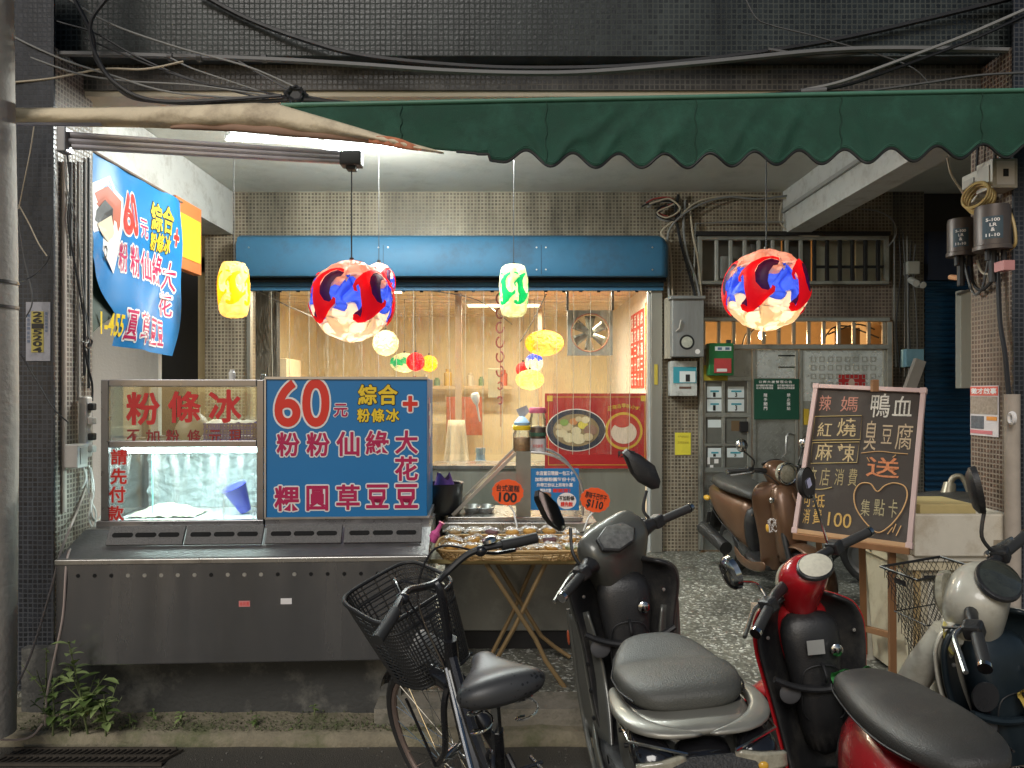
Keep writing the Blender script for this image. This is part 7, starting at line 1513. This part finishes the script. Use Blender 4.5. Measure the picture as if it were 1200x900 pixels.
# tail plateau with broad silver grab rails
m = MB(); m.loft([((-.44,0,.738),.150,.014,3,(0,0,1)), ((-.60,0,.748),.155,.018,3.4,(0,0,1)), ((-.70,0,.752),.130,.018,3,(0,0,1)), ((-.745,0,.752),.08,.010,2.6,(0,0,1))], 18); gp(m, 'tail_plate', silv, sub=1)
for s in (-1, 1):
    m = MB(); m.loft([((-.38,s*.160,.722),.010,.012,2.6,(0,0,1)), ((-.48,s*.176,.742),.018,.017,3,(0,0,1)), ((-.60,s*.178,.757),.022,.014,3.2,(0,0,1)), ((-.69,s*.155,.762),.030,.013,3,(0,0,1)), ((-.745,s*.10,.760),.045,.010,3,(.2,0,1)), ((-.765,s*.03,.757),.05,.006,3,(.3,0,1))], 12); gp(m, 'grab_handle', silv, sub=1)
    m = MB(); m.loft([((-.52,s*.125,.690),.035,.035,2.6,(.1,0,1)), ((-.66,s*.130,.700),.045,.045,2.6,(.2,0,1)), ((-.745,s*.125,.700),.052,.042,2.6,(.3,0,1)), ((-.775,s*.112,.692),.040,.030,2.4,(.3,0,1))], 14); gp(m, 'lamp_housing', glk, sub=1)
    m = MB(); m.sheet(lambda u, v: Vector((-.792+.02*abs(u-.5), s*(.058+.115*u), .668+.060*v*(1-.45*u)+.012*u)), 8, 6); gp(m, 'rear_lamp', lensc, smooth=True, solid=.012)
    m = MB(); m.tube([(-.60,s*.180,.735),(-.72,s*.176,.737),(-.80,s*.055,.735)], .004, 6); gp(m, 'lamp_trim', chrome)
    m = MB(); m.ell((-.798, s*.115, .692), (.006,.012,.010)); gp(m, 'lamp_bulb', lensa, smooth=True)
    for k_ in range(3): m = MB(); m.cyl((-.50-.08*k_, s*.172, .70), (-.50-.08*k_, s*.180, .70), .006, 8); gp(m, 'body_screw', darkm)
m = MB(); m.loft([((-.64,0,.70),.075,.03,3,(.2,0,1)), ((-.74,0,.69),.065,.035,3,(.3,0,1)), ((-.775,0,.68),.055,.03,3,(.4,0,1))], 14); gp(m, 'tail_cover', glk, sub=1)
m = MB(); m.box((-.815,-.005,.665), (.012,.20,.13), Euler((0,math.radians(35),0)).to_matrix()); gp(m, 'plate_holder', M_('pebbled_black', (.05,.05,.05), .4, var=.9, scale=90, bump=.9, bscale=140), bevel=.006)
m = MB(); m.loft([((-.02,0,.72),.07,.008,3,(0,0,1)), ((-.20,0,.742),.146,.010,3.2,(0,0,1)), ((-.45,0,.752),.168,.012,3.4,(0,0,1)), ((-.62,0,.758),.145,.010,3.2,(0,0,1)), ((-.66,0,.758),.08,.006,3,(0,0,1))], 18); gp(m, 'seat_base', darkm, sub=1)
# left side edge of the leg shield and floor panel
for s in (-1, 1):
    m = MB(); m.sheet(lambda u, v: Vector((.405-.05*u-.10*u*v-.22*max(0, v-.55)*u, s*(.212-.020*v-(.07+.03*math.sin(v*3))*u), .70-.46*v+.02*u)), 10, 16); gp(m, 'leg_panel', greyp, smooth=True, solid=.012)
    m = MB(); m.tube(catmull([(.41,s*.214,.72),(.40,s*.206,.55),(.40,s*.20,.40),(.36,s*.19,.27),(.15,s*.186,.215),(-.08,s*.18,.22)], 5), .010, 8); gp(m, 'edge_trim', greyp)
m = MB(); m.ell((.43,.222,.60), (.012,.006,.03)); gp(m, 'side_reflector', M_('reflector_red', (.5,.10,.04), .3))
for q in range(4): m = MB(); m.cyl((.36-.03*q,.165,.62-.09*q),(.345-.03*q,.165,.62-.09*q), .007, 8); gp(m, 'panel_hole', hole)
# ---- red scooter
redp = M_('red_paint', (.42,.012,.018), .25, var=.12, coat=.6, rvar=.06, dirt=(.30,.012,.015), dscale=5)
r1, K2 = scooter((1.085,2.14,0), math.radians(88.5), redp, 'red and black scooter right of the grey one, with a cream round gauge', S=.94, lean=math.radians(-6), steer=math.radians(38),
    headset=[((.42,0,.83),.055,.05,2.4,(1,0,.3)), ((.40,0,.90),.07,.065,2.4,(1,0,.3)), ((.37,0,.97),.085,.085,2.4,(1,0,.45)), ((.33,0,1.02),.088,.075,2.3,(1,0,.6)), ((.31,0,1.04),.06,.045,2.2,(1,0,.7))],
    style=dict(lamp=(.43,0,.955), seat=[((.02,0,.735),.04,.022,2.3,(0,0,1)), ((-.01,0,.755),.075,.042,2.4,(0,0,1)), ((-.12,0,.775),.110,.052,2.5,(0,0,1)), ((-.30,0,.782),.132,.052,2.8,(0,0,1)), ((-.46,0,.795),.135,.052,2.8,(0,0,1)), ((-.58,0,.808),.118,.045,2.5,(0,0,1)), ((-.645,0,.81),.075,.032,2.3,(0,0,1)), ((-.665,0,.808),.035,.016,2,(0,0,1))], gauge=dict(c=(.285,0,1.035), rx=.070, ry=.052, tilt=-30, mat=M_('gauge_cream', (.72,.68,.55), .2, var=.25, scale=60, coat=.7))),
    mir=(dict(stem=(-.02,.10,.12), r=(.058,.058), yaw=-1.2, smat=chrome, sr=.005, mat=chrome), dict(stem=(.0,.02,.20), r=(.060,.060), yaw=.2, smat=chrome, sr=.005, straight=True, sticker=True, out=.0)),
    rail=dict(pts=[(-.52,.155,.72),(-.66,.16,.80),(-.82,.11,.845),(-.88,0,.855),(-.82,-.11,.845),(-.66,-.16,.80),(-.52,-.155,.72)], mat=chrome, r=.012))
o = MB().sheet(lambda u, v: Vector((.22+.06*math.sin(pi*v), -.03-.12*u, .60+.09*v+.02*NZ.noise(Vector((u*5, v*5, 2))))), 12, 10).build('green_bag', M_('bag_green', (.06,.32,.08), .4), label='green and purple plastic bag stuffed in the tray of the red scooter', cat='bag'); o.matrix_world = r1.matrix_basis.copy()
m = MB(); m.box((.268,.015,.76), (.003,.06,.05)); m.build('paper_label', M_('label_grey', (.35,.35,.33), .6), r1, smooth=False)
# ---- white scooter at the right edge
whp = M_('cream_white_paint', (.52,.50,.42), .32, var=.12, coat=.4, dirt=(.34,.31,.24), dscale=7)
navy = M_('scooter_navy', (.014,.022,.028), .35, var=.3)
w1, K3 = scooter((1.62,1.90,0), math.radians(98), whp, 'cream white scooter at the right edge with a wire basket on its front', lean=math.radians(-7), steer=math.radians(40), inner=navy, S=.96,
    headset=[((.43,0,.80),.07,.06,2.4,(1,0,.3)), ((.42,0,.88),.10,.085,2.4,(1,0,.3)), ((.40,0,.96),.135,.10,2.4,(1,0,.4)), ((.36,0,1.02),.12,.08,2.4,(1,0,.6)), ((.33,0,1.045),.07,.045,2.2,(1,0,.7))],
    style=dict(gauge=dict(c=(.31,0,1.035), rx=.088, ry=.062, tilt=-40, mat=M_('gauge_dark_glass', (.05,.055,.045), .1, var=.6, scale=30, coat=1))),
    mir=(0, dict(stem=(.0,.04,.14), r=(.06,.085), yaw=.4)))
for s in (-1, 1):
    m = MB(); m.loft([((.46,s*.125,.93),.02,.03,2.2,(0,0,1)), ((.47,s*.13,.90),.038,.055,2.2,(0,0,1)), ((.46,s*.125,.85),.02,.03,2.2,(0,0,1))], 12); m.xf(K3); m.build('front_indicator', M_('lens_yellow', (.70,.60,.18), .2, coat=.6), w1, sub=1)
m = MB(); m.tube(catmull([(.40,.12,.86),(.50,.17,.70),(.58,.19,.55),(.66,.15,.42)], 5), [.05]*16, 12); m.build('front_arm', whp, w1)
wbk = empty('wire_basket'); wbk.parent = w1
def wire_basket(par, K):
    m = MB(); n = 26; L, W, H = .20, .25, .33
    def pt(side, u, t):
        k = .72+.28*t; l, w = L*k, W*k
        return {0: Vector((0, -w/2+w*u, H*t)), 1: Vector((l, -w/2+w*u, H*t)), 2: Vector((l*u, -w/2, H*t)), 3: Vector((l*u, w/2, H*t))}[side]
    for side, nn in ((0,12),(1,12),(2,9),(3,9)):
        for k in range(-nn, nn+1):
            for d in (1, -1):
                pts = []
                for q in range(9):
                    t = q/8; u = (k/nn)+d*t*.9 if d > 0 else (k/nn)+1-(t*.9)
                    if 0 <= u <= 1: pts.append(pt(side, u, t))
                if len(pts) > 1: m.tube(pts, .0013, 3, caps=False)
    for k in range(12): m.tube([Vector((0,-W*.36+W*.72*k/11,.0)), Vector((L*.72,-W*.36+W*.72*k/11,.0))], .0013, 3, caps=False)
    m.xf(K); m.build('wire_mesh', M_('wire_black', (.02,.02,.02), .4), par, kind='stuff')
    for t, r in ((1,.005),(0,.004),(.5,.0025)):
        k = .72+.28*t; l, w = L*k, W*k; m = MB(); m.tube([Vector((0,-w/2,H*t)), Vector((l,-w/2,H*t)), Vector((l,w/2,H*t)), Vector((0,w/2,H*t))], r, 6, closed=True); m.xf(K); m.build('basket_rim', _mc['wire_black'], par)
    m = MB(); m.box((L*.5,W*.5-.004,H*.9), (.06,.003,.02)); m.xf(K); m.build('maker_plate', darkm, par)
wire_basket(wbk, Matrix.Translation((.60,-.06,.64)))
o = MB().sheet(lambda u, v: Vector((.22+.04*math.sin(pi*v), .02-.10*u, .66+.07*v+.02*NZ.noise(Vector((u*5, v*5, 6))))), 12, 10).build('yellow_bag', M_('bag_yellow', (.50,.36,.08), .4), label='crumpled yellow plastic bag in the tray of the white scooter', cat='bag'); o.matrix_world = w1.matrix_basis.copy()
m = MB(); m.lathe([(0,0),(.045,0),(.045,.008),(0,.008)], (0,0,0), 20, Euler((0,-pi/2,0)).to_matrix()); m.xf(Matrix.Translation((.28,.115,.70))); m.build('round_cap', M_('cap_dark', (.03,.03,.032), .3), w1)
# ---- brown scooter in the arcade
brp = M_('brown_paint', (.15,.078,.042), .34, var=.15, metal=.35, coat=.3, rvar=.05)
b1, K4 = scooter((1.84,5.25,ZF), math.radians(-84), brp, 'metallic brown scooter parked under the arcade in front of the steel doors', S=.91, lean=math.radians(6), steer=math.radians(12), group='scooters parked in front of the arcade',
    mir=(dict(stem=(-.02,.06,.13), r=(.05,.05), yaw=.2, mat=chrome), dict(stem=(-.02,.06,.13), r=(.05,.05), yaw=.2, mat=chrome)))
def ring_(c, R, r, K, nm, mat, par): m = MB(); m.tube([Vector(c)+Vector((0, R*math.cos(a), R*math.sin(a))) for a in [2*pi*q/20 for q in range(20)]], r, 6, closed=True); m.xf(K); m.build(nm, mat, par)
ring_((.505,0,.975), .075, .008, K4, 'lamp_ring', chrome, b1); ring_((.62,0,.55), .03, .007, I4, 'badge_ring', chrome, b1)
m = MB(); m.ell((.52,-.12,.80), (.012,.022,.022)); m.build('round_reflector', chrome, b1); m = MB(); m.tube(catmull([(.56,.02,.84),(.60,.035,.72),(.61,.01,.62)], 5), .009, 8); m.build('front_trim', brp, b1)
m = MB()
for q in range(26):
    a = q*.9; m.tube([(.53-.02*abs(math.sin(a)), -.135+.03*math.cos(a), .62+.05*math.sin(a*1.3)), (.53-.02*abs(math.sin(a)), -.135+.03*math.cos(a+1), .62+.05*math.sin(a*1.3+1))], .0025, 4)
m.build('sticker_print', pwhite, b1, kind='stuff')
m = MB(); m.ell((.50,-.165,.60), (.02,.012,.03)); m.build('side_indicator', lensa, b1)
# ---- black scooter behind the boxes
k1, K5 = scooter((2.62,4.55,ZF), math.radians(95), M_('black_scooter_paint', (.012,.014,.02), .25, coat=.6), 'black scooter parked beside the blue roller door, behind the white cabinet', lean=math.radians(-5), steer=math.radians(30), group='scooters parked in front of the arcade')
# ================================================================ CHALKBOARD ON EASEL
c0, cx_, cz_ = P(932,622,3.72), P(1066,640,3.36), P(957,453,3.88)
vx = (cx_-c0).normalized(); vz = (cz_-c0); vz = (vz-vx*vz.dot(vx)).normalized(); vn = vz.cross(vx).normalized()   # y axis = away from camera
vn = vn if vn.y > 0 else -vn
Mh = Matrix(((vx.x,vn.x,vz.x,c0.x),(vx.y,vn.y,vz.y,c0.y),(vx.z,vn.z,vz.z,c0.z),(0,0,0,1)))
cb_ = empty('chalkboard', M=Mh, label='pink framed chalkboard with a handwritten Chinese menu and a drawn heart, on a wooden easel', cat='chalkboard')
cor = [hit(Mh, *p) for p in ((932,622),(1066,640),(1082.5,458.5),(957,453))]
MB().prism([(c.x, c.z) for c in cor], I4, .014).build('board', M_('chalk_black', (.045,.035,.028), .85, var=.35, scale=5, dirt=(.075,.065,.055), dscale=3), cb_, smooth=False)
pinkf = M_('pink_wood', (.50,.36,.33), .6, var=.12, streak=True)
for i in range(4):
    a, b = cor[i], cor[(i+1) % 4]; d = (b-a).normalized(); MB().bar(a+d*.014+Vector((0,-.004,0)), b-d*.014+Vector((0,-.004,0)), .022, .022, up=(0,1,0)).build('frame_edge', pinkf if i else M_('easel_wood_light', (.42,.25,.12), .6), cb_, bevel=.002, smooth=False)
    MB().box(a+Vector((0,-.004,0)), (.03,.026,.03)).build('corner_cap', pinkf, cb_, bevel=.003)
def chalk(nm, c, items, off=.0): return lettering(nm, M_(nm+'_chalk', tuple(q*.9 for q in c), .95, var=.35, scale=90, dirt=(.09,.075,.06), dscale=160), items, M=Mh, parent=cb_, off=off, lift=.002)
chalk('pink_writing', (.50,.22,.16), [('辣',959,463,975.5,482),('媽',984,464.5,1006.7,483)]); chalk('white_writing', (.62,.58,.50), [('鴨',1019,461,1044.8,489.5),('血',1045,464,1070.5,488)], .004)
chalk('cream_writing', (.55,.42,.22), [('紅',957,495,976,512),('燒',980,490,1005,512),('麻',955,519,977,540),('辣',979.5,520,1003,541.5)], .004); chalk('tan_writing', (.50,.38,.24), [('臭',1011,492.5,1029.6,528.6),('豆',1032,498,1047,520.5),('腐',1048,496,1071,528)])
chalk('orange_writing', (.62,.22,.09), [('送',1014,536,1056,560)], .008); chalk('ochre_writing', (.40,.32,.16), [('來',945.7,547,958.5,570.6),('店',960,548,973.6,570),('消',977,549,990,569),('費',993,549,1006,570)])
chalk('amber_writing', (.58,.36,.10), [('可',941,578.8,951.5,594),('抵',951.5,578.8,968,595),('消',940,596,950,613.7),('費',951.5,596,964,615),('100',969,601,999,618)], .004); chalk('olive_writing', (.42,.36,.20), [('集',1007.5,585,1021,605),('點',1023,584.6,1038,605),('卡',1040,585,1053,607)])
def cline(pts, mat, r=.0022, k=5, closed=False):
    ps = [hit(Mh, *p, -.003) for p in pts]; ps = catmull(ps, k, closed) if k else ps; return MB().tube(ps, r, 4, closed=closed).build('chalk_line', mat, cb_)
cy = M_('chalk_yellow', (.58,.44,.18), .9); co = M_('chalk_orange', (.60,.36,.16), .9)
cline([(955,488),(1010,487),(1008,515),(952,516)], cy, k=0, closed=True); cline([(952,519),(1007,518),(1004,542),(950,543)], cy, k=0, closed=True); cline([(1009,531),(1030,529),(1050,531),(1064,532)], co); cline([(944,572.5),(962,573.5),(975,571)], cy)
hp = [(1028,576),(1020,567),(1008,567),(1001,578),(1003,595),(1014,612),(1028,624),(1042,617),(1056,600),(1063,582),(1060,570),(1048,566),(1037,569)]
cline(hp, co, .003, closed=True)
for a in ([(1040,626),(1046,618)],[(1046,624),(1050,614)],[(1050,628),(1056,616)],[(1016,536),(1019,541)],[(1046,536),(1050,533)]): cline(a, co, k=0)
ez_ = empty('wooden_easel', (1.8,3.9,ZF), 'brown wooden easel legs carrying the chalkboard', 'easel'); Mi = Matrix.Translation(-ez_.location); ewd = M_('easel_wood', (.25,.12,.05), .55, var=.3, streak=True)
for a, b, w in (((1010,630,3.60),(1013,765,3.85),.032),((1045,640,3.42),(1046,800,3.50),.032),((957,615,3.80),(975,770,4.15),.028)):
    MB().bar(Mi @ P(*a), Mi @ P(*b), w, .022).build('leg', ewd, ez_, smooth=False, bevel=.002)
for a, b in (((1008,735,3.84),(1047,745,3.56)),((930,628,3.70),(1066,646,3.34))): MB().bar(Mi @ P(*a), Mi @ P(*b), .03, .03).build('cross_rail', ewd, ez_, smooth=False, bevel=.002)
o = MB().box((0,0,0), (.03,.03,.06)).build('top_peg', ewd, ez_, smooth=False, bevel=.003); o.location = Mi @ P(1025,452,3.60)
for y in (640,680,720,760): m = MB(); m.lathe([(0,0),(.007,0),(.006,.003),(0,.004)], (0,0,0), 10, Euler((pi/2,0,0)).to_matrix()); o = m.build('screw_head', alu, ez_); o.location = Mi @ P(1045.6, y, 3.56-.0004*(y-640))+Vector((0,-.02,0))
# ================================================================ BOXES RIGHT
cream2 = M_('cabinet_cream', (.52,.46,.33), .5, var=.12, dirt=(.34,.28,.18), dscale=6); foamm = M_('foam_white', (.62,.57,.47), .8, var=.08, bump=.2, bscale=200, dirt=(.45,.38,.28), dscale=6)
wc_ = empty('white_cabinet', (2.0,3.75,ZF), 'cream cabinet with a wooden edged top beside the right pillar, under the foam box', 'cabinet'); Mi = Matrix.Translation(-wc_.location)
x0, x1 = 1.89, 2.365; zt = .775
MB().b2(Mi @ Vector((x0+.03,3.48,ZF+.02)), Mi @ Vector((x1,3.95,zt-.075))).build('cabinet_body', cream2, wc_, bevel=.004)
MB().b2(Mi @ Vector((x0,3.45,zt-.072)), Mi @ Vector((x1+.006,3.98,zt-.03))).build('top_rail', M_('top_cream', (.58,.50,.34), .5), wc_, bevel=.003); MB().b2(Mi @ Vector((x0-.01,3.44,zt-.028)), Mi @ Vector((x1+.012,3.99,zt))).build('cabinet_top', foamm, wc_, bevel=.004)
MB().b2(Mi @ Vector((x0+.10,3.472,ZF+.08)), Mi @ Vector((x1-.02,3.4795,zt-.13))).build('door_panel', M_('door_cream', (.58,.53,.42), .45), wc_, bevel=.002, smooth=False); MB().b2(Mi @ Vector((x0+.035,3.460,ZF+.0)), Mi @ Vector((x0+.06,3.4795,zt-.076))).build('corner_strip', M_('strip_wood', (.42,.30,.14), .5), wc_, smooth=False); MB().b2(Mi @ Vector((x0+.08,3.46,zt-.12)), Mi @ Vector((x1,3.471,zt-.1))).build('dark_gap', darkm, wc_, smooth=False)
lp = MB(); m = lp.bar(P(1029,640,3.95), P(1030,775,3.86), .15, .012, up=(0,1,0)); lp.build('leaning_sheet', M_('panel_white', (.58,.56,.48), .5, dirt=(.4,.37,.3), dscale=4), label='white panel leaning between the two easel legs', cat='panel', bevel=.003)
MB().bar(P(1012,638,3.83), P(1052,668,3.83), .014, .012).build('diagonal_rod', M_('rod_dark', (.09,.08,.07), .5), label='dark diagonal rod running behind the right easel leg', cat='rod', kind='thing')
fx = empty('foam_box', (2.16,3.7,zt), 'white foam box holding a yellowish carton on top of the cream cabinet', 'foam box'); Mi = Matrix.Translation(-fx.location)
fx0, fx1, fy0, fy1, fh = 1.90, 2.37, 3.42, 3.86, .20
for a, b in (((fx0,fy0,zt+.001),(fx1,fy0+.03,zt+fh)),((fx0,fy1-.03,zt+.001),(fx1,fy1,zt+fh)),((fx0,fy0+.031,zt+.001),(fx0+.03,fy1-.031,zt+fh)),((fx1-.03,fy0+.031,zt+.001),(fx1,fy1-.031,zt+fh))): MB().b2(Mi @ Vector(a), Mi @ Vector(b)).build('foam_wall', foamm, fx, bevel=.006)
MB().b2(Mi @ Vector((fx0+.03,fy0+.03,zt+.002)), Mi @ Vector((fx1-.03,fy1-.03,zt+.03))).build('foam_base', foamm, fx, smooth=False); MB().b2(Mi @ Vector((2.27,fy0-.002,zt+.03)), Mi @ Vector((2.34,fy0-.0005,zt+.08))).build('printed_label', M_('label_brown', (.30,.25,.18), .7, var=.5, scale=60), fx, smooth=False)
boxthing('yellow_carton', (1.97,3.50,zt+.035),(2.24,3.78,zt+.235), M_('carton_yellow', (.48,.38,.17), .7), 'yellowish carton sitting inside the white foam box', 'carton')
boxthing('small_carton', (1.48,4.35,ZF+.002),(1.60,4.5,ZF+.12), M_('carton_dim', (.30,.24,.18), .7), 'small dim carton on the floor behind the easel', 'carton')
for i, (x, y) in enumerate(((1005,742),(1010,760))): pass
o = MB().tube(catmull([P(1112,572,4.3), P(1117,560,4.3), P(1128,560,4.28), P(1137,580,4.25), P(1140,605,4.22)], 5), .017, 10).build('desk_lamp_neck', M_('lamp_neck', (.36,.32,.24), .4, metal=.4), label='bent metal lamp neck standing behind the foam box', cat='lamp')
MB().cyl(P(1113,566,4.3), P(1111,580,4.29), .032, 14, r2=.042).build('lamp_head', M_('lamp_neck', (.3,.3,.3), .4), o)
# ================================================================ WEEDS, GRATE, DIRT
leafm = [M_('leaf_green', (.14,.21,.06), .5, var=.3, scale=30), M_('leaf_pale', (.26,.34,.12), .5, var=.3, scale=30)]
def leaf(m, base, d, L, w, droop=.3):
    d = Vector(d).normalized(); side = d.cross(Vector((0,0,1))); side = side.normalized() if side.length > .01 else Vector((1,0,0)); n = side.cross(d); vs = []
    for k, (t, ww) in enumerate(((0,.08),(.25,.75),(.5,1),(.75,.7),(1,.03))):
        c = Vector(base)+d*(L*t)-Vector((0,0,droop*L*t*t)); vs += [c-side*w*ww+n*w*ww*.35, c, c+side*w*ww+n*w*ww*.35]
    m.add(vs, [(3*i, 3*i+1, 3*i+4, 3*i+3) for i in range(4)]+[(3*i+1, 3*i+2, 3*i+5, 3*i+4) for i in range(4)])
rw = random.Random(21)
def weed(px, py, Y, h, nl, label, lean=(0,0), sz=.045, branches=0, mi=1):
    b = P(px, py, Y); t = empty('weed', b, label, 'weed', 'weeds growing at the curb')
    tip = Vector((lean[0], lean[1], h)); MB().tube([(0,0,0), tip*.5+Vector((.004,0,0)), tip], [.005,.004,.002], 6).build('stem', M_('stem_green', (.14,.17,.07), .6), t)
    stems = [(Vector((0,0,0)), tip)]
    for k in range(branches):
        s = rw.uniform(.1,.45); a = rw.random()*6.28; s0 = tip*s; e = s0+Vector((math.cos(a)*.10, math.sin(a)*.06, rw.uniform(.05,.15))); MB().tube([s0, e], [.003,.0015], 5).build('branch', _mc['stem_green'], t); stems.append((s0, e))
    for k in range(nl):
        s0, e = stems[0] if k < nl*.45 or branches == 0 else stems[1+k % max(1, branches)]
        u = rw.uniform(.15, 1); base = s0.lerp(e, u); a = rw.random()*6.28; m = MB()
        L = sz*rw.uniform(.6,1.25)*(1.15-.45*u); leaf(m, base, (math.cos(a), math.sin(a), rw.uniform(.1,.9)), L*1.5, L*.32, rw.uniform(.1,.6)); m.build('leaf', leafm[mi if rw.random() < .7 else 0], t, smooth=True)
weed(103,861,3.175,.44,60,'tall leafy weed growing from the curb in front of the counter end', (-.03,-.09), .060, 8)
weed(124,862,3.17,.20,30,'low bushy weed right beside the tall one', (.02,-.05), .050, 5); weed(62,862,3.17,.22,26,'dark weed at the foot of the left pillar', (0,0), .05, 3, 0); weed(82,862,3.17,.12,18,'small weed between the dark and the tall one', (0,0), .04, 3)
weed(52,835,3.35,.30,26,'wispy dim weed behind the hanging cable by the dark pillar', (.01,0), .025, 6, 0)
for i, (x, y) in enumerate(((180,842),(212,846),(300,852),(338,864),(368,838),(152,852))): weed(x, y, [3.30,3.28,3.26,3.22,3.34,3.25][i], .035+.01*(i % 3), 9, ['first','second','third','fourth','fifth','sixth'][[1,2,3,4,5,0][i]]+' tiny tuft from the left along the mossy curb', (0,0), .022, 0, i % 2)
# moss and litter as ground cover
m = MB()
for k in range(1500):
    x = rw.uniform(-2.2,-.3); y = 3.2+abs(rw.gauss(0,.09)); z = curbz = .052
    if y > 3.42: continue
    a = rw.random()*6.28; L = rw.uniform(.004,.013); c = Vector((x, y, z+rw.uniform(0,.008))); m.add([c, c+Vector((math.cos(a)*L, math.sin(a)*L, rw.uniform(0,.01))), c+Vector((math.cos(a+1)*L, math.sin(a+1)*L, rw.uniform(.002,.012)))], [(0,1,2)])
m.build('moss_and_litter', M_('moss', (.10,.12,.05), .9, var=.6, scale=50), kind='stuff', label='moss, grit and dead leaf scraps along the curb ledge', smooth=False)
m = MB()
for k in range(500):
    x = rw.uniform(-2.2,2.2); y = rw.uniform(2.7,3.16); L = rw.uniform(.003,.009); m.box((x,y,.002), (L,L*rw.uniform(.5,1),L*.5), Euler((0,0,rw.random()*3)).to_matrix())
m.build('road_grit', M_('grit', (.16,.15,.13), .9), kind='stuff', label='grit scattered on the wet road edge', smooth=False)
# drain grate
dg_ = empty('drain_grate', (-1.78,3.06,.0), 'rusty slotted drain grate in the road at the lower left', 'drain grate'); gtm = M_('grate_iron', (.10,.085,.07), .6, metal=.5, var=.3)
MB().b2((-.37,-.055,.002),(.33,.075,.004)).build('dark_pit', hole, dg_, smooth=False)
for y in (-.055,.01,.075): MB().b2((-.37,y-.006,.0045),(.33,y+.006,.016)).build('frame_bar', gtm, dg_, smooth=False)
bb_ = None
for k in range(26):
    if bb_ is None: bb_ = MB().box((0,.0,.009), (.007,.13,.010), Euler((0,0,-.45)).to_matrix()).build('grate_bar', gtm, dg_, smooth=False); o = bb_
    else: o = bb_.copy(); col.objects.link(o); o.parent = dg_
    o.location = (-.355+.0275*k, .01, 0)
